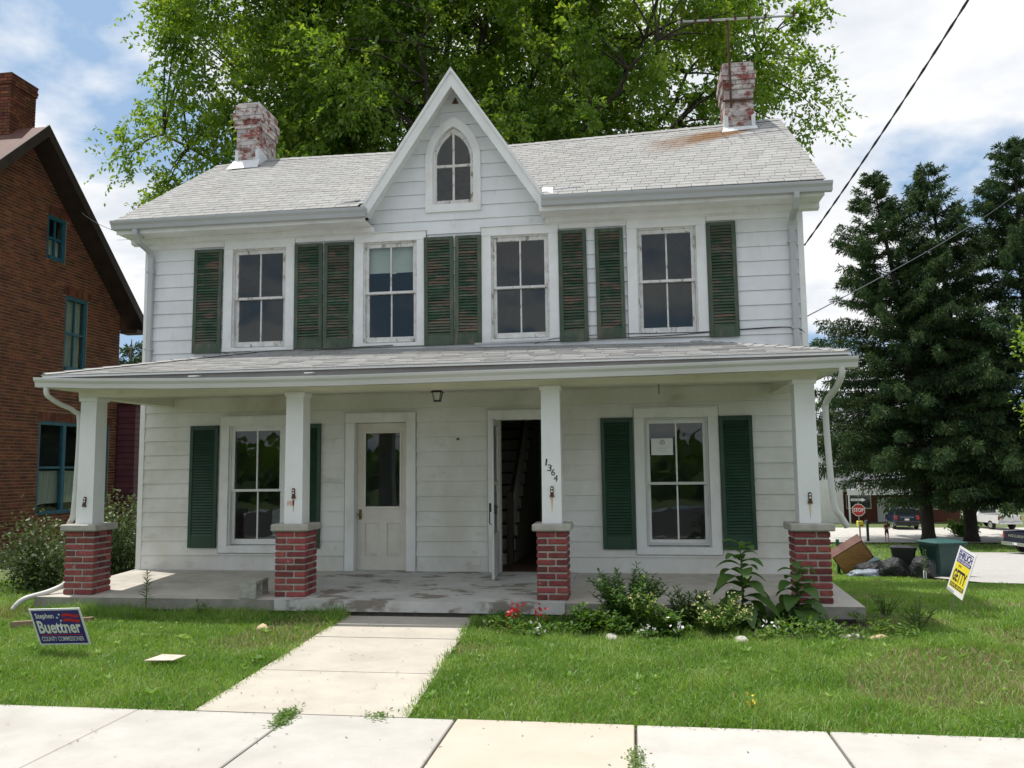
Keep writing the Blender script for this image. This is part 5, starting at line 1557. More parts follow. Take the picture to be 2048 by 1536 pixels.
# ------------------------------------------------------------------ the big leafy tree behind the house
def big_tree():
    base = np.array([-4.6, 10.6, -0.8])
    root = empty('maple_tree', tuple(base), worldcoords=True)
    tag(root, 'tall spreading green leafy tree filling the sky behind the white house', 'tree')
    cen = np.array([-4.75, 10.6, 12.6]); rad = np.array([9.7, 5.5, 6.8])
    tb = MB()
    tb.tube([tuple(base), tuple(base + [0.1, 0, 1.5]), tuple(base + [0.0, 0.1, 4.0]), tuple(base + [0.2, 0.1, 6.0])], [0.62, 0.48, 0.42, 0.36], 12)
    limbs = []
    ends = [(-12.8, 9.5, 11.0), (-11.5, 12, 13.5), (-9.3, 9.0, 15.5), (-7.6, 10.5, 17.0), (-5.0, 11.5, 18.2), (-3.0, 9.5, 17.2), (-0.6, 10.5, 17.3), (1.6, 9.5, 15.0), (3.6, 10.8, 12.6), (2.5, 12.5, 13.8), (-6.5, 14.0, 14.5), (-1.5, 14.0, 14.0), (-10.0, 8.0, 10.4), (0.8, 7.5, 11.5), (-4.5, 7.2, 13.2)]
    for e in ends:
        e = np.array(e); s = base + np.array([0.1, 0.1, rng.uniform(3.0, 6.0)])
        mid = s + (e - s) * 0.45 + np.array([0, 0, 1.6 if e[2] < 13 else 0.4]) + rng.normal(size=3) * 0.5
        pts = bez(s, mid, e, 14)
        pts[1:-1] += rng.normal(size=(12, 3)) * 0.10
        r0 = 0.15 + rng.uniform(0, 0.05)
        tb.tube([tuple(p) for p in pts], list(np.linspace(r0, 0.03, 14)), 7)
        limbs.append(pts)
    L = np.concatenate([p[3:] for p in limbs])
    # clumps
    C = []
    while len(C) < 980:
        d = rng.normal(size=3); d /= np.linalg.norm(d)
        rr = rng.uniform(0.12, 1.0) ** 0.6
        ang = math.atan2(d[2], d[0])
        lob = 0.90 + 0.10 * math.sin(3 * ang + 0.7) + 0.05 * math.sin(7 * ang + 2) + rng.normal() * 0.03
        p = cen + np.sign(d) * np.abs(d) ** 0.8 * rad * rr * lob
        if p[2] < 6.4 or (p[1] < 5.5): continue
        C.append(p)
    # trailing low boughs on the left side and at the right end
    for q in ((-14.2, 10.2, 11.2), (-14.0, 9.8, 10.5), (-13.4, 10.6, 9.6), (-13.6, 10.4, 12.0), (-12.9, 10.0, 10.0), (-13.0, 10.2, 13.8), (-12.6, 9.4, 9.0), (4.6, 10.2, 11.6), (5.0, 10.8, 11.0), (4.2, 10.2, 10.2), (3.4, 10.0, 9.6), (-12.0, 9.8, 8.8), (-13.2, 10.5, 14.8), (4.4, 10.0, 13.0)):
        C.append(np.array(q))
    C = np.array(C)
    parts = []
    for c in C:
        dd = np.linalg.norm(L - c, axis=1) + np.maximum(0, L[:, 2] - c[2]) * 0.6
        s = L[np.argmin(dd)]
        if np.linalg.norm(c - s) < 4.6:
            mid = (s + c) / 2 + np.array([0, 0, 0.25]) + rng.normal(size=3) * 0.12
            pts = bez(s, mid, c, 7)
            tb.tube([tuple(p) for p in pts], list(np.linspace(0.035, 0.010, 7)), 4, cap=False)
        else:
            pts = np.array([s, c])
        out = unit((c - cen) / rad)
        ntw = rng.integers(22, 34)
        R_ = rng.uniform(0.6, 1.05)
        # twigs start near the bough, run outwards and hang
        t0 = c + rng.normal(size=(ntw, 3)) * np.array([0.30, 0.30, 0.20]) * R_
        td = unit(rng.normal(size=(ntw, 3)) * 0.8 + out * 0.7 + np.array([0, 0, -0.05]))
        tl = rng.uniform(0.45, 1.0, ntw) * R_
        nl = 13
        f = np.linspace(0.15, 1.0, nl)
        P = t0[:, None, :] + td[:, None, :] * (tl[:, None] * f)[:, :, None]
        P[:, :, 2] -= (f ** 2)[None, :] * (0.28 * tl)[:, None]
        P = P.reshape(-1, 3) + rng.normal(size=(ntw * nl, 3)) * 0.03
        D = np.repeat(td, nl, 0) * 0.6 + rng.normal(size=(ntw * nl, 3)) * 0.6 + np.array([0, 0, -0.35])
        parts.append(leaf_arrays(P, D, rng.uniform(0.10, 0.17, ntw * nl), 0.52, 0.2, 0.6))
    leaves('crown', M['leaf'], root, parts)
    tb.build('trunk', M['bark'], root, smooth=True)
    # bare twigs on the left
    bt = MB()
    for k in range(7):
        s = np.array([-12.3, 9.8, 8.7]) + rng.normal(size=3) * 0.25
        e = s + np.array([-1.2 - rng.uniform(0, 0.7), 0, rng.uniform(-0.7, 0.9)])
        pts = bez(s, (s + e) / 2 + np.array([0, 0, -0.3]), e, 7)
        bt.tube([tuple(p) for p in pts], list(np.linspace(0.014, 0.004, 7)), 4)
    bt.build('bare_twig', M['bark'], root)
big_tree()

# ------------------------------------------------------------------ spruces
def spruce(x, y, H, Lmax, label, lean=0.0, low=2.4, seed=1, dens=1.0, group=None):
    z0 = hz_(x, y) - 0.1
    root = empty('spruce_tree', (x, y, z0))
    tag(root, label, 'tree', group)
    r = np.random.default_rng(seed)
    tb = MB()
    tb.tube([(0, 0, 0), (0, 0, 0.7), (lean * 0.1 * H / 20, 0, H * 0.3), (lean * 0.5, 0, H * 0.7), (lean, 0, H)], [0.56, 0.40, 0.33, 0.17, 0.02], 9)
    parts = []
    z = low
    while z < H - 0.15:
        t = z / H
        Lb = Lmax * (1 - t) ** 0.80 * (1.0 if t > 0.22 else 0.85 + 0.68 * t) + 0.5 * (1 - t)
        nb = 6 if t < 0.8 else 5
        for k in range(nb):
            a = r.uniform(0, 2 * math.pi)
            L = Lb * r.uniform(0.62, 1.12) + 0.25
            if r.uniform() < 0.05: continue
            o = np.array([lean * t, 0, z + r.uniform(-0.2, 0.2)])
            d = np.array([math.cos(a), math.sin(a), 0])
            rise = 0.10 + 0.55 * max(0, t - 0.35)
            m_ = o + d * L * 0.5 + np.array([0, 0, (rise - 0.15) * L * 0.5])
            e = o + d * L + np.array([0, 0, (rise - 0.28 * (1 - t)) * L])
            e[2] += 0.08 * L
            nseg = max(4, int(L / 0.5))
            pts = bez(o, m_, e, nseg + 1)
            tb.tube([tuple(p) for p in pts], list(np.linspace(0.05 * (1 - t) + 0.015, 0.008, nseg + 1)), 3, cap=False)
            nt = int((L * 34 + 12) * dens)
            f = r.uniform(0.12, 1.0, nt) ** 0.8
            idx = f * nseg; i0 = np.minimum(idx.astype(int), nseg - 1); w_ = (idx - i0)[:, None]
            B = pts[i0] * (1 - w_) + pts[i0 + 1] * w_
            side = np.array([-d[1], d[0], 0])
            sgn = r.choice([-1, 1], nt)[:, None]
            sl_ = (0.20 + 0.45 * (1 - f) * min(1.0, L / 3))[:, None]
            tipd = side * sgn * r.uniform(0.2, 1, (nt, 1)) * sl_ + d * r.uniform(0.05, 0.35, (nt, 1))
            droop = (0.15 + 0.75 * (1 - t)) * r.uniform(0.3, 1.0, (nt, 1))
            # each hanging branchlet: three needle sprays along it
            for s_ in (0.15, 0.5, 0.85):
                Pp = B + tipd * s_ - np.array([0, 0, 1]) * droop * s_ ** 1.5 * 0.85
                Dd = tipd * 0.6 - np.array([0, 0, 1]) * droop * s_ * 0.9 + r.normal(size=(nt, 3)) * 0.12 + np.array([0, 0, 0.05])
                parts.append(leaf_arrays(Pp, Dd, r.uniform(0.16, 0.36, nt), 0.25, 0.3, 0.4))
        z += 0.33 + 0.08 * r.uniform()
    V, F = merge(parts)
    put('crown', np_mesh('crown', V, F, M['spruce']), root)
    tb.build('trunk', M['sprucebark'], root, smooth=True)
    return root
spruce(18.65, 45.9, 24.6, 8.4, 'left most dark spruce with broad boughs nearest the white house', -2.3, 5.2, 3, 1.15, group='spruces behind the gravel lot')
spruce(21.35, 46.2, 25.0, 8.0, 'middle dark spruce with thin see-through top', -1.3, 3.5, 5, 0.95, group='spruces behind the gravel lot')
spruce(25.0, 45.0, 26.2, 9.2, 'right hand tallest dark spruce cut by the picture edge', 0.0, 2.9, 8, 1.1, group='spruces behind the gravel lot')

# other distant and side trees
def round_tree(x, y, zb, H, cr_, label, nclump, leaf, mat, seed, trunk=0.2, crown_low=0.3, name='leafy_tree', size=(0.1, 0.18)):
    r = np.random.default_rng(seed)
    root = empty(name, (x, y, zb)); tag(root, label, 'tree')
    tb = MB(); tb.tube([(0, 0, 0), (0.05, 0, H * 0.3), (0, 0.05, H * 0.8)], [trunk, trunk * 0.75, trunk * 0.2], 8)
    parts = []
    for k in range(nclump):
        d = unit(r.normal(size=3)); rr = r.uniform(0.3, 1) ** 0.5
        c = np.array([0, 0, H * (0.5 + crown_low / 2)]) + d * np.array([cr_, cr_, H * (1 - crown_low) / 2]) * rr
        s = np.array([0, 0, max(H * 0.2, c[2] * 0.75)])
        tb.tube([tuple(s), tuple((s + c) / 2 + [0, 0, 0.1]), tuple(c)], [trunk * 0.25, trunk * 0.12, 0.01], 4, cap=False)
        P = c + r.normal(size=(leaf, 3)) * 0.28 * max(0.8, cr_ / 3)
        parts.append(leaf_arrays(P, unit(r.normal(size=(leaf, 3)) + d * 0.4 + [0, 0, -0.3]), r.uniform(size[0], size[1], leaf), 0.5, 0.2, 0.5))
    V, F = merge(parts); put('crown', np_mesh('crown', V, F, mat), root)
    tb.build('trunk', M['bark'], root, smooth=True)
    return root
round_tree(12.6, 13.8, hz_(12.6, 13.8), 7.6, 2.0, 'pale green leafy tree reaching in at the right picture edge', 90, 110, M['leaf'], 21, 0.16, 0.45)
spruce(-27.0, 30.0, 8.9, 2.0, 'small far evergreen tip showing between the two houses', 0, 1.0, 12, 0.6)

# the wooded far side of the street, which the ground floor windows mirror
def belt():
    r = np.random.default_rng(77); parts = []
    for k in range(420):
        c = np.array([r.uniform(-55, 55), r.uniform(-38, -29), r.uniform(0.2, 1.5)])
        n = 60
        P = c + r.normal(size=(n, 3)) * np.array([1.6, 1.2, 0.8]); P[:, 2] = np.maximum(P[:, 2], 0.1)
        parts.append(leaf_arrays(P, r.normal(size=(n, 3)), r.uniform(0.6, 1.2, n), 0.8, 0.2, 0.5))
    V, F = merge(parts)
    tag(put('tree_belt', np_mesh('tree_belt', V, F, M['plantleaf'])), 'leafy hedge belt across the street mirrored in the lower windows', 'trees', kind='stuff')
belt()

# bushes on the left of the house
def bush(name, cx, cy, cz, rx, ry, rz, n, size, mat, label, stems=14, seed=2, cat='bush'):
    r = np.random.default_rng(seed)
    root = empty(name, (cx, cy, hz_(cx, cy) - 0.02)); tag(root, label, cat)
    tb = MB(); parts = []
    for k in range(stems):
        a = r.uniform(0, 6.28); q = math.sqrt(r.uniform(0, 1))
        e = np.array([rx * q * math.cos(a), ry * q * math.sin(a), cz + rz * r.uniform(-0.3, 1.0) * math.sqrt(max(0.05, 1 - q * q * 0.8))])
        s = np.array([e[0] * 0.25, e[1] * 0.25, 0.0])
        pts = bez(s, s * 0.5 + e * 0.4 + np.array([0, 0, e[2] * 0.55]), e, 9)
        tb.tube([tuple(p) for p in pts], list(np.linspace(0.012, 0.004, 9)), 4, cap=False)
        m_ = n // stems
        f = r.uniform(0.15, 1.0, m_); i0 = np.minimum((f * 8).astype(int), 7)
        P = pts[i0] + r.normal(size=(m_, 3)) * np.array([0.13, 0.13, 0.10])
        D = r.normal(size=(m_, 3)) + np.array([0, 0, 0.1])
        parts.append(leaf_arrays(P, D, r.uniform(size * 0.6, size * 1.2, m_), 0.62, 0.15, 0.6))
    V, F = merge(parts); put('foliage', np_mesh('foliage', V, F, mat), root)
    tb.build('stem', M['stem'], root)
    return root
bush('rose_bush', -8.05, 0.85, 0.55, 0.85, 1.0, 0.80, 6500, 0.062, M['bushleaf'], 'tangled rose bush with pale glossy leaves beside the porch end', 42, 4)
bush('rose_bush', -8.4, -0.30, 0.40, 0.68, 0.65, 0.70, 4000, 0.060, M['bushleaf'], 'lower half of rambling rose left of the first brick pillar', 30, 14)
bush('shrub', -9.75, -0.45, 0.35, 0.7, 0.7, 0.55, 3200, 0.075, M['darkbush'], 'dark green shrub at the left picture edge under brick wall', 26, 6)
bush('shrub', 22.6, 50.6, 0.6, 1.3, 1.0, 1.1, 1500, 0.22, M['plantleaf'], 'bright green shrub between the two spruce trunks', 20, 7)
bush('shrub', 33.0, 57.0, 0.4, 2.2, 1.2, 1.0, 1500, 0.25, M['plantleaf'], 'green hedge shrub right of the white pickup truck', 20, 9)

# ------------------------------------------------------------------ yard signs
def sign_root(name, BL, BR, TL, label):
    BL, BR, TL = Vector(BL), Vector(BR), Vector(TL)
    ax = (BR - BL); w_ = ax.length; ax.normalize()
    az = (TL - BL); az = (az - ax * az.dot(ax)); h_ = az.length; az.normalize()
    ay = az.cross(ax)
    mm = Matrix((ax, ay, az)).transposed().to_4x4(); mm.translation = BL
    o = empty(name); o.matrix_world = mm
    tag(o, label, 'yard sign', 'political yard signs')
    return o, w_, h_
def lettering(par, body, mat, x, z, wd, ht, y=-0.0052, offs=0.0, shear=0):
    return put('lettering', text_mesh(body, M[mat], wd, ht, offs=offs, shear=shear), par, (x, y, z))
def patch(par, name, poly, mat, y):
    b = MB(); b.add([(p[0], y, p[1]) for p in poly], [tuple(range(len(poly)))]); return b.build(name, M[mat], par)
s1, w1, h1 = sign_root('yard_sign', (-5.4516, -4.0683, 0.06), (-4.9404, -4.0755, 0.0788), (-5.4666, -4.226, 0.4095), 'leaning navy blue and white campaign sign in the left lawn')
b = MB(); b.box(0, w1, -0.003, 0.003, 0, h1); board1 = b.build('board', M['whiteplastic'], s1)
e = 0.018
patch(s1, 'blue_field', [(e, e), (w1 - e, e), (w1 - e, h1 - e), (e, h1 - e)], 'signblue', -0.0040)
lettering(s1, 'Stephen', 'whiteplastic', 0.045, 0.268, 0.185, 0.070, offs=0.018)
lettering(s1, 'Buettner', 'whiteplastic', 0.040, 0.125, 0.430, 0.135, offs=0.028)
lettering(s1, 'COUNTY COMMISSIONER', 'whiteplastic', 0.042, 0.042, 0.425, 0.050, offs=0.012)
for (cx_, cz_) in ((0.262, 0.290), (0.288, 0.322), (0.292, 0.258)):
    pts = []
    for k in range(10):
        rr = 0.014 if k % 2 == 0 else 0.006
        a = math.pi / 2 + k * math.pi / 5
        pts.append((cx_ + rr * math.cos(a), cz_ + rr * math.sin(a)))
    patch(s1, 'star', pts, 'whiteplastic', -0.0052)
for k in range(2):
    pts = []
    zb = 0.296 - k * 0.052
    for i in range(11):
        x_ = 0.315 + 0.165 * i / 10; pts.append((x_, zb + 0.008 * math.sin(i / 10 * 5.5)))
    pts += [(p[0], p[1] + 0.030) for p in reversed(pts)]
    patch(s1, 'stripe', pts, 'signred', -0.0052)
patch(s1, 'red_rule', [(0.05, 0.106), (0.465, 0.106), (0.465, 0.114), (0.05, 0.114)], 'signred', -0.0052)
for x_ in (0.13, 0.38):
    b = MB(); b.tube([(x_, 0.008, h1 * 0.8), (x_, 0.008, -0.12)], 0.004, 6); b.build('wire_stake', M['wire'], s1)

s2, w2, h2 = sign_root('yard_sign', (3.3867, -1.257, 0.2506), (3.4082, -1.6277, 0.1785), (3.5263, -1.3415, 0.7265), 'tilted white and yellow campaign sign in the right lawn')
b = MB(); b.box(0, w2, -0.003, 0.003, 0, h2); b.build('board', M['whiteplastic'], s2)
patch(s2, 'yellow_field', [(0.03, 0.055), (w2 - 0.03, 0.055), (w2 - 0.03, 0.335), (0.03, 0.335)], 'signyellow', -0.0040)
patch(s2, 'blue_band', [(0.03, 0.336), (w2 - 0.03, 0.336), (w2 - 0.03, 0.378), (0.03, 0.378)], 'signblue', -0.0040)
patch(s2, 'blue_rule', [(0.03, 0.468), (w2 - 0.03, 0.468), (w2 - 0.03, 0.478), (0.03, 0.478)], 'signblue', -0.0040)
lettering(s2, 'EHRLICH', 'signblue', 0.038, 0.385, 0.305, 0.078, offs=0.03)
lettering(s2, 'FOR GOVERNOR', 'whiteplastic', 0.045, 0.345, 0.285, 0.024, offs=0.012)
lettering(s2, 'JOE', 'ink', 0.10, 0.285, 0.07, 0.032, offs=0.02)
lettering(s2, 'GETTY', 'ink', 0.045, 0.130, 0.29, 0.135, offs=0.03)
patch(s2, 'dark_band', [(0.035, 0.062), (w2 - 0.035, 0.062), (w2 - 0.035, 0.108), (0.035, 0.108)], 'ink', -0.0046)
lettering(s2, 'STATE SENATE', 'signyellow', 0.045, 0.070, 0.285, 0.030, offs=0.012)
b = MB(); b.tube([(0.19, 0.008, 0.3), (0.19, 0.008, -0.24)], 0.004, 6); b.build('wire_stake', M['wire'], s2)
s2_tab = MB(); s2_tab.box(0.0, w2 * 0.45, -0.0042, -0.0035, 0.0, 0.03); s2_tab.build('grey_tab', M['gutter'], s2)

# ------------------------------------------------------------------ litter and stones
M['card'] = pm('weathered_cardboard', [(0.50, 0.40, 0.33), (0.66, 0.56, 0.48)], 12, rough=0.95)
b = MB(); b.hexa([(-0.16, -0.06, 0.03), (0.12, -0.09, 0.045), (0.17, 0.03, 0.06), (-0.08, 0.09, 0.05), (-0.16, -0.06, 0.036), (0.12, -0.09, 0.051), (0.17, 0.03, 0.066), (-0.08, 0.09, 0.056)])
tag(b.build('cardboard_scrap', M['card'], loc=(-3.97, -4.47, 0.02)), 'torn tan cardboard scrap lying in the left lawn', 'litter')
M['stone'] = pm('pale_stone', [(0.32, 0.31, 0.28), (0.48, 0.46, 0.42)], 20, rough=0.9, bump=0.4)
M['tanstone'] = pm('tan_stone', [(0.45, 0.33, 0.20), (0.55, 0.43, 0.28)], 20, rough=0.9, bump=0.4)
M['slabblue'] = pm('blue_grey_stone', [(0.24, 0.26, 0.28), (0.34, 0.36, 0.38)], 20, rough=0.9, bump=0.4)
def rock(x, y, sx, sy, sz, mat, label, seed):
    r = np.random.default_rng(seed)
    bm = bmesh.new(); bmesh.ops.create_icosphere(bm, subdivisions=2, radius=1.0)
    ph = r.uniform(0, 6, 3)
    for v in bm.verts:
        q = 1 + 0.16 * math.sin(3 * v.co.x + ph[0]) + 0.12 * math.sin(4 * v.co.y + ph[1]) + 0.1 * math.sin(3 * v.co.z + ph[2])
        v.co = Vector((v.co.x * sx * q, v.co.y * sy * q, max(v.co.z, -0.4) * sz * q))
    me = bpy.data.meshes.new('stone'); bm.to_mesh(me); bm.free(); me.materials.append(M[mat])
    for p in me.polygons: p.use_smooth = True
    return tag(put('stone', me, None, (x, y, hz_(x, y) + sz * 0.05 - 0.005), (0, 0, r.uniform(0, 6))), label, 'stone', 'stones along the flower bed and lawn')
rock(-3.83, -2.90, 0.07, 0.05, 0.06, 'tanstone', 'small tan stone in grass left of the front walk', 1)
rock(1.74, -2.42, 0.10, 0.08, 0.065, 'slabblue', 'grey blue stone in the bed before the right pillar', 2)
rock(2.02, -2.84, 0.13, 0.07, 0.045, 'stone', 'flat white stone at the right end of the bed', 3)
rock(2.22, -2.80, 0.09, 0.06, 0.04, 'tanstone', 'flat tan stone right of the white edging stone', 4)
rock(-0.25, -2.98, 0.12, 0.06, 0.05, 'stone', 'pale stone among the bedding plants near the walk', 5)
rock(0.95, -2.98, 0.08, 0.05, 0.045, 'stone', 'pale edging stone below the flowering bush', 6)

# ------------------------------------------------------------------ garden plants
def plant(name, x, y, H, spread, nst, nl, size, ratio, mat, label, seed, cat='plant', tipmat=None, tipn=0, tipsize=0.03, droop=0.15, group=None):
    r = np.random.default_rng(seed)
    root = empty(name, (x, y, hz_(x, y) - 0.01)); tag(root, label, cat, group)
    tb = MB(); parts = []; tips = []
    for k in range(nst):
        a = r.uniform(0, 6.28); q = spread * math.sqrt(r.uniform(0.02, 1))
        hh = H * r.uniform(0.65, 1.0) * (1 - 0.35 * q / max(spread, 1e-3) * (nst > 2))
        e = np.array([q * math.cos(a), q * math.sin(a), hh]); s = e * np.array([0.2, 0.2, 0])
        pts = bez(s, s * 0.6 + e * 0.4 * np.array([1, 1, 1.6]), e, 10)
        tb.tube([tuple(p) for p in pts], list(np.linspace(0.004 + 0.008 * H, 0.003, 10)), 5, cap=False)
        f = np.linspace(0.22, 1.0, nl); idx = f * 9; i0 = np.minimum(idx.astype(int), 8); w_ = (idx - i0)[:, None]
        P = pts[i0] * (1 - w_) + pts[i0 + 1] * w_
        ang = np.arange(nl) * 2.4 + r.uniform(0, 6)
        el = r.uniform(0.0, 0.7, nl) - droop + 0.5 * (f - 0.5)
        D = np.stack([np.cos(ang) * np.cos(el), np.sin(ang) * np.cos(el), np.sin(el)], 1)
        sz = size * r.uniform(0.6, 1.1, nl) * (1.15 - 0.5 * f)
        parts.append(leaf_arrays(P, D, sz, ratio, 0.22, 0.85))
        if tipmat:
            m_ = tipn
            Pt = e + r.normal(size=(m_, 3)) * np.array([0.02, 0.02, 0.035]) + np.array([0, 0, 0.02])
            tips.append(leaf_arrays(Pt, r.normal(size=(m_, 3)) + [0, 0, 0.4], tipsize * r.uniform(0.7, 1.2, m_), 0.8, 0.1, 0.3))
    V, F = merge(parts); put('foliage', np_mesh('foliage', V, F, M[mat]), root)
    if tips:
        V, F = merge(tips); tag(put('flower', np_mesh('flower', V, F, M[tipmat]), root), kind='stuff')
    tb.build('stem', M['stem'], root, smooth=True)
    return root
def broad(name, x, y, H, nl, size, label, seed):
    """single stalk weed with large drooping oval leaves of many faces"""
    r = np.random.default_rng(seed)
    root = empty(name, (x, y, hz_(x, y) - 0.01)); tag(root, label, 'plant', 'tall broad leaved weeds before the right pillar')
    tb = MB(); tb.tube([(0, 0, 0), (0.01, 0, H * 0.5), (0.0, 0.02, H)], [0.014, 0.011, 0.005], 7); tb.build('stem', M['stem'], root, smooth=True)
    for k in range(nl):
        f = (k + 0.5) / nl
        z0 = H * (0.18 + 0.82 * f)
        a = k * 2.4 + r.uniform(-0.3, 0.3)
        L = size * (1.15 - 0.55 * f) * r.uniform(0.8, 1.1); W = L * 0.58
        el = 0.35 + 0.5 * f
        b = MB(); n = 7
        rows = []
        for i in range(n + 1):
            t = i / n
            d_ = L * t
            zz = d_ * math.sin(el) - (0.95 - 0.35 * f) * L * t * t
            rad_ = d_ * math.cos(el * 0.6)
            wv = W * 0.5 * math.sin(math.pi * min(1, t * 0.93 + 0.05)) ** 0.8
            rows.append((rad_, zz, wv))
        vs = []
        for (rd, zz, wv) in rows:
            for s in (-1, 0, 1):
                x_ = rd * math.cos(a) - s * wv * math.sin(a); y_ = rd * math.sin(a) + s * wv * math.cos(a)
                vs.append((x_, y_, z0 + zz + (0.22 * wv if s else 0)))
        fs = []
        for i in range(n):
            for j in range(2):
                p = i * 3 + j; fs.append((p, p + 1, p + 4, p + 3))
        b.add(vs, fs); b.build('leaf', M['broadleaf'], root, smooth=True)
    return root
broad('broadleaf_weed', 1.06, -2.30, 0.84, 26, 0.36, 'tallest broad leaved weed in front of the right window shutter', 31)
broad('broadleaf_weed', 1.62, -2.24, 0.60, 20, 0.34, 'shorter broad leaved weed against the right brick pillar', 32)
plant('leafy_bush', -0.10, -2.40, 0.74, 0.42, 60, 30, 0.105, 0.42, 'broadleaf', 'dense dark leafy bush in front of the porch right of the walk', 41)
plant('leafy_bush', 0.50, -2.32, 0.50, 0.26, 24, 22, 0.11, 0.32, 'broadleaf', 'feathery dark green plant right of the dense bush', 42)
plant('flowering_plant', 0.06, -2.74, 0.54, 0.18, 14, 18, 0.11, 0.45, 'plantleaf', 'upright pale green plant with yellowish buds in front of the dense bush', 43, tipmat='yellowpetal', tipn=4, tipsize=0.03)
plant('flowering_plant', 0.78, -2.66, 0.40, 0.34, 40, 16, 0.085, 0.40, 'plantleaf', 'low spreading plant covered with pale yellow buds', 44, tipmat='yellowpetal', tipn=4, tipsize=0.028)
plant('flowering_plant', -0.48, -2.66, 0.34, 0.20, 18, 14, 0.10, 0.5, 'plantleaf', 'small bright green bedding plant nearest the red flowers', 45)
plant('flowering_plant', -0.22, -2.82, 0.26, 0.18, 16, 12, 0.09, 0.5, 'plantleaf', 'small bright green bedding plant beside the pale stone', 46)
plant('flowering_plant', 0.32, -2.74, 0.34, 0.15, 12, 14, 0.10, 0.5, 'plantleaf', 'small bright plant left of the low yellow budded one', 47)
plant('red_salvia', -1.22, -2.62, 0.27, 0.12, 6, 10, 0.055, 0.5, 'plantleaf', 'red flowered bedding plant left of the other red one by the walk', 48, cat='flower', tipmat='redpetal', tipn=9, tipsize=0.035)
plant('red_salvia', -0.98, -2.62, 0.24, 0.08, 3, 10, 0.055, 0.5, 'plantleaf', 'smaller red flowered plant further from the walk', 49, cat='flower', tipmat='redpetal', tipn=8, tipsize=0.035)
for i, (x, y, lb) in enumerate(((-0.98, -3.02, 'white flowers in front of the red flowered plants'), (0.10, -2.96, 'white and pink flowers below the budded plant'), (0.36, -2.90, 'pale pink flowers left of the low spreading plant'), (1.28, -2.72, 'white flowers in front of the broad leaved weeds'))):
    plant('bedding_flower', x, y, 0.12, 0.10, 7, 8, 0.06, 0.6, 'plantleaf', lb, 60 + i, cat='flower', tipmat='whitepetal', tipn=2, tipsize=0.035)
plant('tall_weed', -5.62, -2.14, 0.52, 0.02, 1, 70, 0.11, 0.22, 'plantleaf', 'upright narrow leaved weed before the left half of the slab', 71, cat='weed')
plant('weed', -4.95, -2.18, 0.20, 0.16, 6, 9, 0.09, 0.3, 'plantleaf', 'low yellowish weed against the slab between the left pillars', 72, cat='weed')
plant('weed', 2.80, -2.15, 0.32, 0.24, 12, 9, 0.11, 0.28, 'plantleaf', 'leafy weed clump at the right end of the bed', 73, cat='weed')
plant('weed', 2.66, -1.50, 0.30, 0.22, 9, 9, 0.12, 0.26, 'plantleaf', 'dark weed clump beside the right slab corner', 74, cat='weed')
plant('tall_weed', 8.05, 14.0, 0.95, 0.06, 2, 16, 0.12, 0.4, 'plantleaf', 'tall pale weed stem in front of the big green bin', 75, cat='weed')
plant('dandelion', 0.74, -5.32, 0.09, 0.01, 1, 4, 0.04, 0.5, 'plantleaf', 'single yellow dandelion in the right lawn near the sidewalk', 90, cat='flower', tipmat='yellowhead', tipn=14, tipsize=0.022)
# weeds growing in the sidewalk cracks
def mat_weed(name, pts, n, label, seed, size=0.028):
    r = np.random.default_rng(seed)
    pts = np.array(pts, float); i0 = r.integers(0, len(pts) - 1, n); w_ = r.uniform(size=(n, 1))
    P = pts[i0] * (1 - w_) + pts[i0 + 1] * w_
    P3 = np.stack([P[:, 0], P[:, 1], np.zeros(n)], 1) + r.normal(size=(n, 3)) * np.array([0.032, 0.05, 0.004]); P3[:, 2] = np.abs(P3[:, 2]) + 0.004
    V, F = leaf_arrays(P3, r.normal(size=(n, 3)) * [1, 1, 0.35] + [0, 0, 0.2], r.uniform(size * 0.6, size * 1.3, n), 0.6, 0.15, 0.9)
    return tag(put(name, np_mesh(name, V, F, M['clover'])), label, 'weed', 'weeds in the pavement joints', 'stuff')
mat_weed('crack_weed', [(-2.36, -5.60), (-2.34, -5.75), (-2.30, -5.92)], 420, 'mat of weed sprawling in the joint at the foot of the walk', 81)
mat_weed('crack_weed', [(-0.03, -6.16), (-0.03, -6.5)], 240, 'thin weed strip along the joint right of the tan slab', 82, 0.022)
mat_weed('crack_weed', [(-1.78, -5.65), (-1.66, -5.66)], 60, 'tiny weed tuft at the right foot of the walk', 83, 0.03)
# bit of wooden edging at far left
b = MB(); b.hexa([(-6.6, -3.05, 0.0), (-5.9, -2.72, 0.0), (-5.9, -2.66, 0.0), (-6.6, -2.99, 0.0), (-6.6, -3.05, 0.06), (-5.9, -2.72, 0.06), (-5.9, -2.66, 0.06), (-6.6, -2.99, 0.06)])
M['oldwood'] = pm('weathered_board', [(0.20, 0.14, 0.09), (0.30, 0.22, 0.15)], 6, stretch=(1, 8, 8), rough=0.9)
tag(b.build('edging_board', M['oldwood']), 'weathered wooden edging board lying behind the blue sign', 'board')

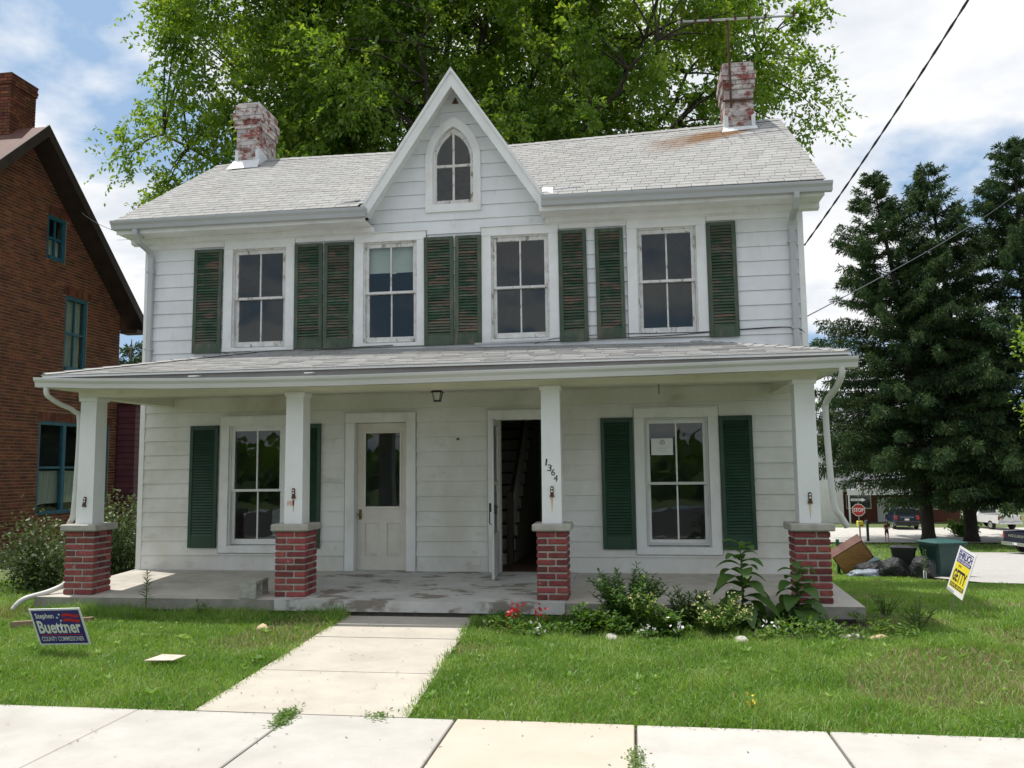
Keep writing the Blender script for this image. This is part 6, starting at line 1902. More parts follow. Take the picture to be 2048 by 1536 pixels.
# ------------------------------------------------------------------ lawn
def blades(P, H, W, mat, name, lean=0.45):
    n = len(P)
    a = rng.uniform(0, 2 * np.pi, n); la = rng.uniform(0, 2 * np.pi, n); ln = rng.uniform(0.05, 1, n) * lean
    S = np.stack([np.cos(a), np.sin(a), np.zeros(n)], 1) * (W / 2)[:, None]
    Lv = np.stack([np.cos(la), np.sin(la), np.zeros(n)], 1) * (H * ln)[:, None]
    Up = np.stack([np.zeros(n), np.zeros(n), H], 1)
    v0, v1 = P - S, P + S
    m_ = P + Up * 0.55 + Lv * 0.35
    v2, v3 = m_ - S * 0.8, m_ + S * 0.8
    v4 = P + Up * (1 - 0.25 * ln)[:, None] + Lv
    V = np.stack([v0, v1, v2, v3, v4], 1).reshape(-1, 3)
    i = np.arange(n)[:, None] * 5
    F = np.concatenate([i + np.array([0, 1, 3]), i + np.array([0, 3, 2]), i + np.array([2, 3, 4])], 1).reshape(-1, 3)
    return np_mesh(name, V, F, mat)
def vnoise(x, y, s, seed):
    r = np.random.default_rng(seed); g = r.uniform(size=(64, 64))
    u, v = x * s + 100, y * s + 100
    i, j = np.floor(u).astype(int), np.floor(v).astype(int); fu, fv = u - i, v - j
    fu, fv = fu * fu * (3 - 2 * fu), fv * fv * (3 - 2 * fv)
    G = lambda a, b_: g[a % 64, b_ % 64]
    return (G(i, j) * (1 - fu) + G(i + 1, j) * fu) * (1 - fv) + (G(i, j + 1) * (1 - fu) + G(i + 1, j + 1) * fu) * fv
def lawn_points(n, x0, x1, y0, y1):
    x = rng.uniform(x0, x1, n); y = rng.uniform(y0, y1, n)
    d = y + 11.15
    ok = (x > -0.87 * d - 1.0) & (x < 0.50 * d + 1.6)
    ok &= ~((x > -7.15) & (x < 2.34) & (y > -2.03))
    jit = rng.normal(size=n) * 0.022 + 0.03 * (vnoise(x, y, 6.0, 33) - 0.5)
    wl_ = -3.20 + (y + 2.2) / -3.45 * 0.17 + jit; wr_ = -1.79 + (y + 2.2) / -3.45 * 0.24 + jit
    ok &= ~((x > wl_) & (x < wr_))
    inbed = (x > -1.65) & (x < 2.6) & (y > -2.85 + 0.12 * np.sin(x * 4)) & (y < -1.9)
    ok &= ~inbed | (rng.uniform(size=n) < 0.38)
    ok &= (y > -5.675 + jit)
    # gravel
    xg = np.interp(y, [8.2, 10, 13, 18, 36], [12.5, 9.4, 8.6, 7.8, 16.2])
    ok &= ~((y > 8.2) & (x > xg - 0.1))
    return x[ok], y[ok]
X1, Y1 = lawn_points(330000, -9.5, 5.5, -5.68, -1.6)
X2, Y2 = lawn_points(110000, -9.5, 8.5, -1.6, 6.0)
X3, Y3 = lawn_points(60000, 2.3, 11.0, 6.0, 20.0)
X = np.concatenate([X1, X2, X3]); Y = np.concatenate([Y1, Y2, Y3])
Z = hgt(X, Y) - 0.03
nz = vnoise(X, Y, 1.3, 5) * 0.6 + vnoise(X, Y, 4.5, 6) * 0.4
thin = vnoise(X, Y, 0.9, 8)
dry = (vnoise(X, Y, 1.1, 9) + 0.35 * np.clip((X - 1.2) / 1.2, -1, 0.6) * np.clip((-3.4 - Y), 0, 1)) > 0.70
keep = rng.uniform(size=len(X)) < np.where(dry, 0.45, 0.95)
X, Y, Z, nz, dry = X[keep], Y[keep], Z[keep], nz[keep], dry[keep]
n = len(X)
dist = Y + 11.15
H = rng.uniform(0.03, 0.08, n) * (0.35 + 1.3 * nz) + 0.018 + (rng.uniform(size=n) < 0.02) * rng.uniform(0, 0.07, n)
near_slab = (Y > -2.5) & (Y < -2.0) & (X < -3.2)
H = np.where(near_slab, H * rng.uniform(1.0, 2.2, n), H)
edge = (np.abs(Y + 5.64) < 0.05)
H = np.where(edge, H * 0.8, H)
W = 0.0042 + 0.0007 * np.maximum(0, dist - 5) + rng.uniform(0, 0.003, n)
P = np.stack([X, Y, Z], 1)
isdry = (rng.uniform(size=n) < np.where(dry, 0.55, 0.09))
tag(put('lawn_grass', blades(P[~isdry], H[~isdry], W[~isdry], M['grass'], 'lawn_grass', 1.15)), 'mown green lawn grass either side of the front walk', 'grass', kind='stuff')
tag(put('dry_grass', blades(P[isdry], H[isdry] * 0.9, W[isdry], M['drygrass'], 'dry_grass', 1.1)), 'dry straw coloured blades scattered through the lawn', 'grass', kind='stuff')
# clover and broad lawn weeds low in the turf
Xc, Yc = lawn_points(26000, -9.0, 5.0, -5.66, -2.0)
cl = vnoise(Xc, Yc, 2.2, 15) > 0.50
Xc, Yc = Xc[cl], Yc[cl]
V, F = leaf_arrays(np.stack([Xc, Yc, rng.uniform(0.0, 0.03, len(Xc))], 1), rng.normal(size=(len(Xc), 3)) * [1, 1, 0.4] + [0, 0, 0.3], rng.uniform(0.014, 0.034, len(Xc)), 0.7, 0.1, 0.85)
tag(put('lawn_clover', np_mesh('lawn_clover', V, F, M['clover'])), 'low clover and broad weeds growing in the lawn', 'clover', kind='stuff')
# rosettes of plantain and dandelion
Xr, Yr_ = lawn_points(900, -8.5, 5.0, -5.6, -2.6)
nr = min(len(Xr), 120); pr = []
for k in range(nr):
    m_ = 9; a_ = np.arange(m_) * 2.4 + rng.uniform(0, 6); q_ = rng.uniform(0.5, 1.2)
    pr.append(leaf_arrays(np.tile([Xr[k], Yr_[k], 0.012], (m_, 1)), np.stack([np.cos(a_), np.sin(a_), rng.uniform(0.25, 0.9, m_)], 1), rng.uniform(0.035, 0.075, m_) * q_, 0.34, 0.15, 0.9))
V, F = merge(pr)
tag(put('lawn_rosettes', np_mesh('lawn_rosettes', V, F, M['grass'])), 'flat leaved plantain rosettes dotted over the lawn', 'weed', kind='stuff')
# tangle of low weeds in the bed
nb3 = 5200
Xb = rng.uniform(-1.55, 2.6, nb3); Yb = rng.uniform(-2.95, -2.08, nb3); kb3 = vnoise(Xb, Yb, 3.0, 41) > 0.38
Xb, Yb = Xb[kb3], Yb[kb3]
V, F = leaf_arrays(np.stack([Xb, Yb, rng.uniform(0, 0.16, len(Xb)) * vnoise(Xb, Yb, 2.0, 42)], 1), rng.normal(size=(len(Xb), 3)) * [1, 1, 0.5] + [0, 0, 0.35], rng.uniform(0.025, 0.075, len(Xb)), 0.5, 0.2, 0.75)
tag(put('bed_weeds', np_mesh('bed_weeds', V, F, M['plantleaf'])), 'tangle of low weeds covering the flower bed soil', 'weed', kind='stuff')
# clippings and crumbs on the concrete
nd = 900
Xd = rng.uniform(-5.5, 3.5, nd); Yd = rng.uniform(-7.0, -5.66, nd)
jd = np.array(js); near = np.min(np.abs(Xd[:, None] - jd[None, :]), 1)
kd = (near < 0.035) | (Yd > -5.72) | (rng.uniform(size=nd) < 0.10)
Xw = rng.uniform(-3.1, -1.7, 160); Yw = rng.uniform(-5.6, -2.4, 160)
Xd = np.concatenate([Xd[kd], Xw]); Yd = np.concatenate([Yd[kd], Yw])
V, F = leaf_arrays(np.stack([Xd, Yd, np.full(len(Xd), 0.006)], 1), rng.normal(size=(len(Xd), 3)) * [1, 1, 0.05], rng.uniform(0.008, 0.035, len(Xd)), 0.3, 0.1, 0.97)
tag(put('path_debris', np_mesh('path_debris', V, F, M['joint'])), 'dry clippings and crumbs of soil scattered on the pavement', 'debris', kind='stuff')
# coarse grass on the far verge strip
Xf = rng.uniform(7, 40, 26000); Yf = rng.uniform(20, 45, 26000)
xg = np.interp(Yf, [8.2, 10, 13, 18, 36], [12.5, 9.4, 8.6, 7.8, 16.2]); ok = ~((Xf > xg) & (Yf < 36))
Xf, Yf = Xf[ok], Yf[ok]
tag(put('verge_grass', blades(np.stack([Xf, Yf, hgt(Xf, Yf) - 0.03], 1), rng.uniform(0.06, 0.14, len(Xf)), np.full(len(Xf), 0.05), M['grass'], 'verge_grass', 0.8)), 'rough grass beyond the gravel lot under the spruces', 'grass', kind='stuff')

# ------------------------------------------------------------------ rubbish beside the house
M['bingreen'] = pm('dark_green_bin_plastic', [(0.007, 0.036, 0.034), (0.011, 0.05, 0.046)], 4, rough=0.45)
M['binlid'] = pm('green_bin_lid_plastic', [(0.012, 0.070, 0.062), (0.018, 0.09, 0.08)], 4, rough=0.4)
M['binblack'] = pm('black_bin_plastic', [(0.008, 0.009, 0.010), (0.016, 0.017, 0.018)], 4, rough=0.45)
M['cabinet'] = pm('honey_oak_veneer', [(0.30, 0.155, 0.055), (0.40, 0.215, 0.085)], 3, stretch=(1, 1, 6), rough=0.45)
M['cabdark'] = pm('brown_cabinet_edge', [(0.085, 0.030, 0.018), (0.13, 0.05, 0.03)], 5, rough=0.5)
M['tarp'] = pm('blue_grey_tarpaulin', [(0.10, 0.13, 0.17), (0.26, 0.30, 0.36), (0.05, 0.06, 0.08)], 5, rough=0.5, bump=0.4)
M['greenpost'] = pm('green_steel_post', [(0.012, 0.10, 0.055), (0.02, 0.14, 0.075)], 6, rough=0.5)
def bin_(x, y, rot, w_, d_, h_, bm_, lm_, label, name='wheelie_bin', lidup=0.16):
    o = empty(name, (x, y, hz_(x, y) + 0.03), (0, 0, rot)); tag(o, label, 'rubbish bin', 'rubbish bins by the gravel lot')
    b = MB()
    def rr(w, d, z, c=0.06): return [(-w + c, -d, z), (w - c, -d, z), (w, -d + c, z), (w, d - c, z), (w - c, d, z), (-w + c, d, z), (-w, d - c, z), (-w, -d + c, z)]
    b.loft([rr(w_ * 0.40, d_ * 0.38, 0.05), rr(w_ * 0.44, d_ * 0.44, h_ * 0.5), rr(w_ * 0.5, d_ * 0.5, h_ * 0.93), rr(w_ * 0.53, d_ * 0.53, h_ * 0.94), rr(w_ * 0.53, d_ * 0.53, h_)])
    b.build('body', M[bm_], o)
    b = MB(); b.loft([rr(w_ * 0.55, d_ * 0.56, h_ + 0.001), rr(w_ * 0.55, d_ * 0.56, h_ + 0.03), rr(w_ * 0.46, d_ * 0.45, h_ + lidup * 0.6), rr(w_ * 0.30, d_ * 0.28, h_ + lidup)]); b.build('lid', M[lm_], o)
    b = MB(); b.tube([(-w_ * 0.4, d_ * 0.62, h_ * 0.93), (w_ * 0.4, d_ * 0.62, h_ * 0.93)], 0.018, 6); b.build('handle', M[bm_], o)
    for s in (-1, 1):
        b = MB(); b.tube([(s * w_ * 0.36, d_ * 0.42, 0.11), (s * w_ * 0.44, d_ * 0.42, 0.11)], 0.11, 12); b.build('wheel', M['binblack'], o)
    return o
bin_(8.95, 15.2, R(20), 0.98, 0.85, 0.98, 'bingreen', 'binlid', 'large dark green bin with domed lid beside the gravel lot', lidup=0.10)
bin_(7.98, 15.6, R(-12), 0.66, 0.6, 0.82, 'binblack', 'binblack', 'black bin standing left of the big green bin', lidup=0.07)
bin_(7.62, 18.6, R(8), 0.52, 0.42, 0.40, 'binblack', 'bingreen', 'low dark box behind the rubbish heap', 'storage_box', 0.05)
M['bagblack'] = pm('crinkled_black_plastic', [(0.007, 0.008, 0.009), (0.014, 0.015, 0.016)], 6, rough=0.35, bump=1.0, bscale=14, bdist=0.06)
def heap(x, y, sx, sy, sz, mat, label, seed, name='rubbish_bag', cat='rubbish bag', group='bagged rubbish beside the cabinet'):
    r = np.random.default_rng(seed)
    bm = bmesh.new(); bmesh.ops.create_icosphere(bm, subdivisions=3, radius=1.0)
    ph = r.uniform(0, 6, 6)
    for v in bm.verts:
        c = v.co.copy()
        q = 1 + 0.14 * math.sin(4 * c.x + ph[0]) * math.sin(5 * c.z + ph[1]) + 0.10 * math.sin(9 * c.y + ph[2] + 4 * c.z) + 0.06 * math.sin(15 * c.x + ph[3])
        v.co = Vector((c.x * sx * q, c.y * sy * q, max(c.z, -0.35) * sz * q))
    me = bpy.data.meshes.new(name); bm.to_mesh(me); bm.free(); me.materials.append(M[mat])
    me.polygons.foreach_set('use_smooth', [True] * len(me.polygons))
    return tag(put(name, me, None, (x, y, hz_(x, y) + sz * 0.33)), label, cat, group)
heap(7.55, 15.2, 0.42, 0.36, 0.42, 'bagblack', 'black rubbish bag slumped before the black bin', 1)
heap(7.05, 15.9, 0.40, 0.36, 0.30, 'bagblack', 'low black rubbish bag in the middle of the heap', 2)
heap(8.25, 14.7, 0.36, 0.30, 0.46, 'bagblack', 'black rubbish bag against the big green bin', 3)
heap(6.85, 15.4, 0.55, 0.35, 0.16, 'tarp', 'crumpled blue grey tarpaulin below the cabinet', 4, 'tarpaulin', 'tarpaulin')
heap(7.5, 16.6, 0.40, 0.25, 0.20, 'whiteplastic', 'white plastic sacking behind the black bags', 5, 'plastic_sack', 'sack')
bx_ = MB()
bx_.hexa([(-0.2, -0.15, 0), (0.2, -0.15, 0), (0.2, 0.15, 0), (-0.2, 0.15, 0), (-0.26, -0.2, 0.36), (0.26, -0.2, 0.36), (0.26, 0.2, 0.36), (-0.26, 0.2, 0.36)])
rc = empty('recycling_box', (7.5, 17.4, hz_(7.5, 17.4) + 0.12), (R(14), R(-12), R(15))); tag(rc, 'green recycling box tipped beside the cabinet', 'recycling box')
bx_.build('tub', M['bingreen'], rc)
b = MB(); b.box(-0.03, 0.05, -0.19, -0.182, 0.10, 0.28); b.build('white_label', M['whiteplastic'], rc)
# old cabinet carcass thrown on its corner
cab = empty('wooden_cabinet', (6.52, 16.6, hz_(6.5, 16.6) + 0.03), (R(20), R(-33), R(-14)))
tag(cab, 'honey wood drawer cabinet tipped on its corner behind the porch pillar', 'cabinet')
b = MB()
cw, cdp, chh, t_ = 0.98, 0.55, 0.62, 0.03
b.box(0, cw, 0.0, 0.02, 0, chh); b.build('back_panel', M['cabinet'], cab)
b = MB(); b.box(-t_, 0, 0, cdp, -t_, chh + t_); b.box(cw, cw + t_, 0, cdp, -t_, chh + t_); b.box(0, cw, 0.0, cdp, -t_, -0.0005); b.box(0, cw, 0.0, cdp, chh + 0.0005, chh + t_)
b.build('frame', M['cabdark'], cab)
b = MB()
for k in (0.33, 0.66): b.box(cw * k - 0.012, cw * k + 0.012, 0.021, cdp - 0.01, 0.001, chh - 0.001)
b.build('divider', M['cabinet'], cab)
gp = MB(); gp.tube([(0, 0, 0), (0, 0, 1.06)], 0.055, 10); gp.tube([(0, 0, 1.06), (0, 0, 1.09)], [0.065, 0.05], 10)
tag(gp.build('green_post', M['greenpost'], loc=(6.42, 17.0, hz_(6.4, 17.0))), 'short green steel post just right of the last porch pillar', 'post')
bt = MB(); bt.lathe([(0.04, 0), (0.045, 0.02), (0.045, 0.18), (0.02, 0.24), (0.016, 0.29)], n=10)
tag(bt.build('plastic_bottle', M['whiteplastic'], loc=(8.12, 14.2, hz_(8.1, 14.2) + 0.01)), 'white plastic bottle standing before the big green bin', 'bottle')

# ------------------------------------------------------------------ street furniture far behind
M['stopred'] = pm('stop_sign_red', [(0.42, 0.025, 0.03), (0.50, 0.04, 0.04)], 4, rough=0.4)
ss = empty('stop_sign', (13.19, 41.0, hz_(13.2, 41)), (0, 0, R(-14))); tag(ss, 'red octagonal stop sign with one way arrow plate above', 'road sign')
zc_ = -1.184 - hz_(13.2, 41)
def octo(r_, y): return [(r_ * math.cos(R(22.5 + 45 * k)), y, zc_ + r_ * math.sin(R(22.5 + 45 * k))) for k in range(8)]
b = MB(); b.tube([(0, 0.03, 0), (0, 0.03, zc_ + 0.8)], 0.03, 6); b.build('post', M['wire'], ss)
b = MB(); b.loft([octo(0.385, 0.0), octo(0.385, -0.008)]); b.build('border_plate', M['whiteplastic'], ss)
b = MB(); b.add(octo(0.352, -0.012), [tuple(range(8))]); b.build('red_face', M['stopred'], ss)
put('lettering', text_mesh('STOP', M['whiteplastic'], 0.56, 0.23, offs=0.02), ss, (-0.28, -0.016, zc_ - 0.115))
b = MB(); b.box(-0.46, 0.46, -0.01, 0.0, zc_ + 0.45, zc_ + 0.76); b.build('one_way_plate', M['ink'], ss)
patch(ss, 'arrow', [(-0.40, zc_ + 0.54), (0.20, zc_ + 0.54), (0.20, zc_ + 0.49), (0.42, zc_ + 0.605), (0.20, zc_ + 0.72), (0.20, zc_ + 0.67), (-0.40, zc_ + 0.67)], 'whiteplastic', -0.013)
put('lettering', text_mesh('ONE WAY', M['ink'], 0.5, 0.08, offs=0.015), ss, (-0.34, -0.017, zc_ + 0.565))
mb = empty('mailbox', (14.95, 46.0, hz_(14.95, 46.0))); tag(mb, 'black mailbox on a post at the far road edge', 'mailbox')
b = MB(); b.box(-0.07, 0.07, -0.07, 0.07, 0, 1.15); b.build('post', M['binblack'], mb)
b = MB(); b.loft([[(0.14 * math.cos(a), y, 1.28 + (0.14 * math.sin(a) if math.sin(a) > 0 else 0.13 * math.sin(a))) for a in [k * math.pi / 6 for k in range(12)]] for y in (-0.28, 0.28)]); b.build('box', M['binblack'], mb)
nb2 = empty('newspaper_box', (14.5, 46.0, hz_(14.5, 46.0))); tag(nb2, 'yellow newspaper tube on a thin stake left of the mailbox', 'newspaper box')
b = MB(); b.tube([(0, 0, 0), (0, 0, 1.0)], 0.025, 6); b.build('stake', M['wire'], nb2)
b = MB(); b.bbox(-0.17, 0.17, -0.22, 0.22, 1.0, 1.36, 0.03); b.build('tube', M['signyellow'], nb2)
b = MB(); b.box(-0.15, 0.15, -0.224, -0.221, 1.03, 1.12); b.build('red_band', M['signred'], nb2)

# ------------------------------------------------------------------ person standing on the road edge, arms folded
def person(x, y, H):
    M['skin'] = pm('skin', [(0.42, 0.24, 0.17), (0.48, 0.28, 0.20)], 6, rough=0.6)
    M['shirt'] = pm('dark_red_top', [(0.16, 0.03, 0.035), (0.20, 0.04, 0.045)], 6, rough=0.8)
    M['shorts'] = pm('dark_shorts', [(0.03, 0.03, 0.05), (0.05, 0.05, 0.07)], 6, rough=0.8)
    M['hair'] = pm('dark_brown_hair', [(0.03, 0.015, 0.01), (0.05, 0.025, 0.015)], 20, rough=0.6)
    s = H / 1.7
    V = [(0, 0, .92), (0, 0, 1.10), (0, .01, 1.32), (0, .01, 1.44), (0, -.01, 1.50), (0, -.015, 1.60), (0, -.01, 1.67),
         (-.10, 0, .88), (-.11, -.02, .50), (-.12, .02, .09), (-.13, -.11, .04), (.10, 0, .88), (.11, -.02, .50), (.12, .02, .09), (.13, -.11, .04),
         (-.17, .02, 1.38), (-.24, -.02, 1.15), (-.10, -.17, 1.12), (.02, -.19, 1.13), (.17, .02, 1.38), (.24, -.02, 1.15), (.10, -.18, 1.10), (-.02, -.20, 1.10)]
    E_ = [(0, 1), (1, 2), (2, 3), (3, 4), (4, 5), (5, 6), (0, 7), (7, 8), (8, 9), (9, 10), (0, 11), (11, 12), (12, 13), (13, 14), (3, 15), (15, 16), (16, 17), (17, 18), (3, 19), (19, 20), (20, 21), (21, 22)]
    rad = [.14, .12, .14, .075, .055, .085, .07, .095, .062, .042, .04, .095, .062, .042, .04, .06, .045, .036, .038, .06, .045, .036, .038]
    me = bpy.data.meshes.new('person'); me.from_pydata([(a * s, b_ * s, c * s) for a, b_, c in V], E_, [])
    o = bpy.data.objects.new('tmp', me); COL.objects.link(o)
    o.modifiers.new('s', 'SKIN')
    for i, r_ in enumerate(rad):
        me.skin_vertices[0].data[i].radius = (r_ * s, r_ * s * 0.85)
    me.skin_vertices[0].data[0].use_root = True
    sb = o.modifiers.new('d', 'SUBSURF'); sb.levels = 2; sb.render_levels = 2
    dg = bpy.context.evaluated_depsgraph_get()
    m2 = bpy.data.meshes.new_from_object(o.evaluated_get(dg)); bpy.data.objects.remove(o)
    m2.materials.clear()
    for k in ('skin', 'shirt', 'shorts'): m2.materials.append(M[k])
    for p in m2.polygons:
        c = p.center / s
        p.use_smooth = True
        p.material_index = 0
        if 0.98 < c.z < 1.43 and not (c.y < -0.135 or abs(c.x) > 0.23): p.material_index = 1
        elif 0.62 < c.z <= 0.98: p.material_index = 2
    root = put('person', m2, None, (x, y, hz_(x, y) + 0.05), (0, 0, R(15)))
    tag(root, 'person in dark red top and dark shorts standing with folded arms', 'person')
    bm = bmesh.new(); bmesh.ops.create_icosphere(bm, subdivisions=2, radius=1)
    for v in bm.verts:
        v.co = Vector((v.co.x * .098 * s, v.co.y * .095 * s + .025 * s, v.co.z * .11 * s + 1.63 * s))
        if v.co.z < 1.60 * s and v.co.y > 0: v.co.z -= 0.12 * s
    mh_ = bpy.data.meshes.new('hair'); bm.to_mesh(mh_); bm.free(); mh_.materials.append(M['hair'])
    put('hair', mh_, root)
person(15.95, 45.4, 1.30)

# ------------------------------------------------------------------ vehicles
M['suvpaint'] = pm('dark_blue_car_paint', [(0.010, 0.018, 0.045), (0.014, 0.024, 0.055)], 3, rough=0.22, spec=0.7)
M['whitepaint'] = pm('white_car_paint', [(0.72, 0.72, 0.72), (0.78, 0.78, 0.78)], 3, rough=0.25, spec=0.6)
M['navypaint'] = pm('navy_car_paint', [(0.012, 0.012, 0.035), (0.018, 0.018, 0.05)], 3, rough=0.25, spec=0.7)
M['carglass'] = pm('tinted_car_glass', [(0.012, 0.016, 0.018), (0.02, 0.025, 0.028)], 3, rough=0.08, spec=0.8)
M['tyre'] = pm('black_tyre', [(0.015, 0.015, 0.015), (0.025, 0.025, 0.025)], 9, rough=0.85)
M['chrome'] = pm('bright_bumper_metal', [(0.55, 0.55, 0.56), (0.65, 0.65, 0.66)], 5, rough=0.25, metal=0.8)
M['taillight'] = pm('red_tail_lamp', [(0.40, 0.03, 0.02), (0.50, 0.06, 0.03)], 8, rough=0.2)
def wheels(o, L, W, yf, yr, r_=0.36):
    for yy in (yf, yr):
        for s in (-1, 1):
            b = MB(); b.tube([(s * (W - 0.22), yy, r_), (s * (W - 0.02), yy, r_), (s * (W + 0.0), yy, r_)], [r_, r_, r_ * 0.9], 18); w_ = b.build('wheel', M['tyre'], o)
            b = MB(); b.tube([(s * (W - 0.01), yy, r_), (s * (W + 0.012), yy, r_)], [r_ * 0.62, r_ * 0.55], 14); b.build('rim', M['chrome'], w_)
def body_loft(secs):
    """secs: list of (y, z_low, half_w_low, z_belt, half_w_belt, z_top, half_w_top)"""
    b = MB(); rings = []
    for (y, zl, wl_, zb, wb, zt, wt) in secs:
        rings.append([(-wl_, y, zl), (-wb, y, zl + (zb - zl) * 0.35), (-wb, y, zb), (-wt, y, zt - 0.03), (-wt + 0.08, y, zt), (wt - 0.08, y, zt), (wt, y, zt - 0.03), (wb, y, zb), (wb, y, zl + (zb - zl) * 0.35), (wl_, y, zl)])
    b.loft(rings); return b
def suv(x, y, rz):
    o = empty('suv', (x, y, hz_(x, y) + 0.05), (0, 0, rz)); tag(o, 'dark blue sport utility vehicle parked on the far road', 'car', 'vehicles parked behind the spruces')
    body_loft([(-2.3, .45, .80, .98, .86, 1.02, .80), (-2.22, .32, .84, 1.02, .90, 1.15, .86), (-2.02, .30, .86, 1.04, .92, 1.66, .66), (-1.6, .28, .88, 1.04, .93, 1.74, .66), (0, .28, .88, 1.02, .93, 1.76, .66), (0.55, .28, .88, 1.02, .93, 1.68, .64), (1.25, .28, .88, 1.02, .92, 1.10, .80), (2.1, .32, .84, .90, .88, .98, .78), (2.3, .45, .76, .78, .80, .84, .7)]).build('body', M['suvpaint'], o)
    # windows
    patch_ = MB(); patch_.add([(-.80, -2.235, 1.13), (.80, -2.235, 1.13), (.63, -2.035, 1.63), (-.63, -2.035, 1.63)], [(0, 1, 2, 3)]); patch_.build('rear_window', M['carglass'], o)
    for s in (-1, 1):
        for (ya, yb) in ((-1.95, -1.15), (-1.08, -0.1), (-0.02, 0.62)):
            q = MB(); q.add([(s * .925, ya, 1.08), (s * .925, yb, 1.08), (s * .70, yb - (0.25 if yb > .5 else 0), 1.60), (s * .70, ya + (0.18 if ya < -1.9 else 0), 1.60)], [(0, 1, 2, 3)]); q.build('side_window', M['carglass'], o)
        q = MB(); q.bbox(s * .78 - .10, s * .78 + .10, -2.335, -2.24, .82, 1.10, .02); q.build('tail_lamp', M['taillight'], o)
        q = MB(); q.tube([(s * .60, -1.8, 1.76), (s * .60, -1.7, 1.82), (s * .60, 0.2, 1.84), (s * .60, 0.35, 1.77)], 0.02, 6); q.build('roof_rail', M['chrome'], o)
    q = MB(); q.bbox(-.86, .86, -2.38, -2.24, .42, .66, .03); q.build('bumper', M['binblack'], o)
    q = MB(); q.box(-.5, .5, -2.325, -2.30, .96, 1.00); q.build('chrome_strip', M['chrome'], o)
    q = MB(); q.box(-.16, .16, -2.335, -2.305, .74, .88); q.build('number_plate', M['whiteplastic'], o)
    wheels(o, 4.6, .92, 1.42, -1.38, .37)
def pickup(x, y, rz, paint, label, letters=None, chromeb=True):
    o = empty('pickup_truck', (x, y, hz_(x, y) + 0.05), (0, 0, rz)); tag(o, label, 'truck', 'vehicles parked behind the spruces')
    body_loft([(0.0, .45, .86, 1.02, .92, 1.14, .88), (1.3, .45, .86, 1.04, .92, 1.14, .88), (2.15, .45, .84, .98, .9, 1.06, .84), (2.45, .5, .76, .86, .82, .92, .76)]).build('body', M[paint], o)
    b = MB()
    # load bed: floor, sides, tailgate with real thickness
    b.box(-2.6, 2.6, 0, 0, 0, 0) if False else None
    b.box(-.92, -.84, -2.55, 0.0, .52, 1.12); b.box(.84, .92, -2.55, 0.0, .52, 1.12); b.box(-.839, .839, -2.55, 0.0, .58, .64)
    b.build('load_bed', M[paint], o)
    b = MB(); b.bbox(-.838, .838, -2.56, -2.49, .62, 1.12, .015); tg = b.build('tailgate', M[paint], o)
    body_loft([(0.0, 1.0, .84, 1.08, .86, 1.70, .66), (0.12, 1.0, .86, 1.08, .88, 1.76, .68), (0.95, 1.0, .86, 1.08, .88, 1.76, .68), (1.55, 1.0, .84, 1.08, .86, 1.16, .74)]).build('cab', M[paint], o)
    q = MB(); q.add([(-.66, -0.02, 1.18), (.66, -0.02, 1.18), (.56, -0.02, 1.62), (-.56, -0.02, 1.62)], [(0, 1, 2, 3)]); q.build('rear_window', M['carglass'], o)
    for s in (-1, 1):
        q = MB(); q.add([(s * .885, 0.14, 1.14), (s * .885, 1.25, 1.14), (s * .72, 0.95, 1.64), (s * .72, 0.16, 1.64)], [(0, 1, 2, 3)]); q.build('side_window', M['carglass'], o)
        q = MB(); q.bbox(s * .88 - .045, s * .88 + .05, -2.575, -2.50, .78, 1.06, .01); q.build('tail_lamp', M['taillight'], o)
        q = MB(); q.bbox(s * .98 - .10, s * .98 + .10, 1.05, 1.16, 1.12, 1.28, .02); q.build('mirror', M['binblack'], o)
    q = MB(); q.bbox(-.92, -.14, -2.72, -2.58, .44, .60, .02); q.bbox(.14, .92, -2.72, -2.58, .44, .60, .02); q.build('bumper', M['chrome'], o)
    q = MB(); q.box(-.15, .15, -2.66, -2.60, .46, .58); q.build('number_plate', M['whiteplastic'], o)
    if letters: put('lettering', text_mesh(letters, M['chrome'], 1.1, 0.14, offs=0.02), o, (-.55, -2.566, .84))
    wheels(o, 5.0, .93, 1.45, -1.55, .36)
suv(21.35, 60.3, R(-7))
pickup(27.9, 60.2, R(12), 'whitepaint', 'white pickup truck parked on the road behind the spruces')
pickup(21.6, 35.4, R(-72), 'navypaint', 'dark navy pickup truck at the right edge of the gravel lot', 'MITSUBISHI')

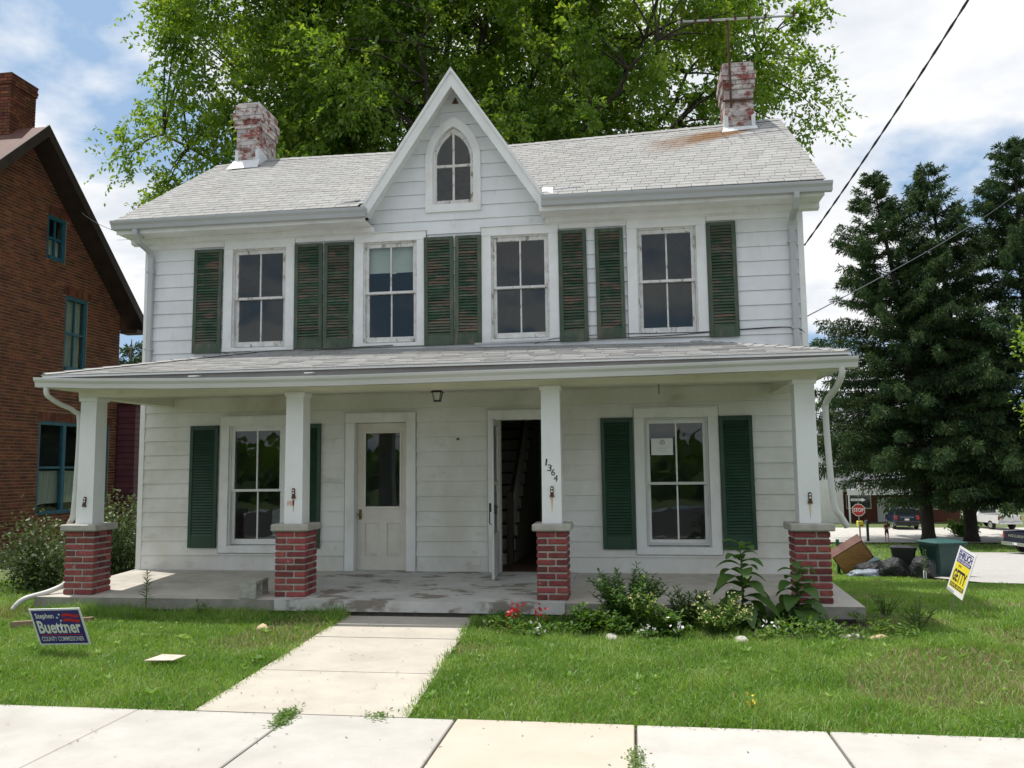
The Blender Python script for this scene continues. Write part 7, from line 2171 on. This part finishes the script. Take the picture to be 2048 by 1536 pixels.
# ------------------------------------------------------------------ far house across the road
M['farwhite'] = pm('far_white_siding', [(0.70, 0.70, 0.70), (0.76, 0.76, 0.76)], 2, rough=0.6)
M['farbrick'] = pm('far_red_brick', [(0.13, 0.04, 0.03), (0.20, 0.065, 0.05)], 12, rough=0.9)
M['fargrey'] = pm('far_grey_roof', [(0.22, 0.22, 0.23), (0.30, 0.30, 0.31)], 5, rough=0.9)
fh = empty('far_house', (24.0, 70.0, -4.0), worldcoords=True); tag(fh, 'white and brick house across the road glimpsed under the spruce boughs', 'house')
b = MB(); b.box(19.0, 29.0, 69.0, 76.0, -4.3, -1.05); b.build('brick_wall', M['farbrick'], fh)
b = MB(); b.box(18.9, 29.1, 68.9, 76.1, -1.049, 4.2); b.build('upper_wall', M['farwhite'], fh)
b = MB(); b.box(15.2, 18.5, 67.2, 75.0, -4.3, 2.7); sw2 = b.build('side_wing', M['farwhite'], fh)
for k in range(38):
    z0 = -4.2 + k * 0.18
    b = MB(); b.hexa([(15.15, 67.16, z0), (18.55, 67.16, z0), (18.55, 67.2, z0), (15.15, 67.2, z0), (15.15, 67.19, z0 + .17), (18.55, 67.19, z0 + .17), (18.55, 67.2, z0 + .17), (15.15, 67.2, z0 + .17)]); b.build('siding_board', M['farwhite'], sw2)
b = MB(); b.prism([(67.0, 2.7), (75.2, 2.7), (71.1, 5.4)], 0, 15.0, 18.7); b.build('roof', M['fargrey'], fh)
b = MB(); b.prism([(68.7, 4.2), (76.3, 4.2), (72.5, 6.8)], 0, 18.7, 29.3); b.build('roof', M['fargrey'], fh)
b = MB(); b.hexa([(18.7, 66.3, -0.95), (29.2, 66.3, -0.95), (29.2, 68.9, -0.1), (18.7, 68.9, -0.1), (18.7, 66.3, -0.8), (29.2, 66.3, -0.8), (29.2, 68.9, 0.05), (18.7, 68.9, 0.05)]); b.build('porch_roof', M['fargrey'], fh)
b = MB(); b.box(18.7, 29.2, 66.25, 66.295, -1.25, -0.78); b.build('fascia', M['farwhite'], fh)
for (x0, x1, z0, z1) in ((19.3, 21.3, -2.5, -1.35), (26.3, 28.0, 0.5, 2.4), (21.0, 22.6, 0.6, 2.4), (25.0, 27.0, -2.6, -1.3)):
    yy = 69.0 if z0 < 0 else 68.9
    b = MB(); b.box(x0 - 0.1, x1 + 0.1, yy - 0.06, yy - 0.001, z0 - 0.1, z1 + 0.1); wd_ = b.build('window', M['farwhite'], fh)
    xm = (x0 + x1) / 2
    for (a, c) in ((x0, xm - 0.05), (xm + 0.05, x1)):
        b = MB(); b.box(a, c, yy - 0.08, yy - 0.061, z0, z1); b.build('pane', M['carglass'], wd_)
b = MB(); b.box(21.9, 22.8, 68.94, 68.999, -4.2, -1.6); b.build('door', M['farwhite'], fh)
for x in (18.8, 22.2, 29.0):
    b = MB(); b.box(x, x + 0.12, 66.32, 66.44, -4.3, -0.9); b.build('porch_post', M['farwhite'], fh)
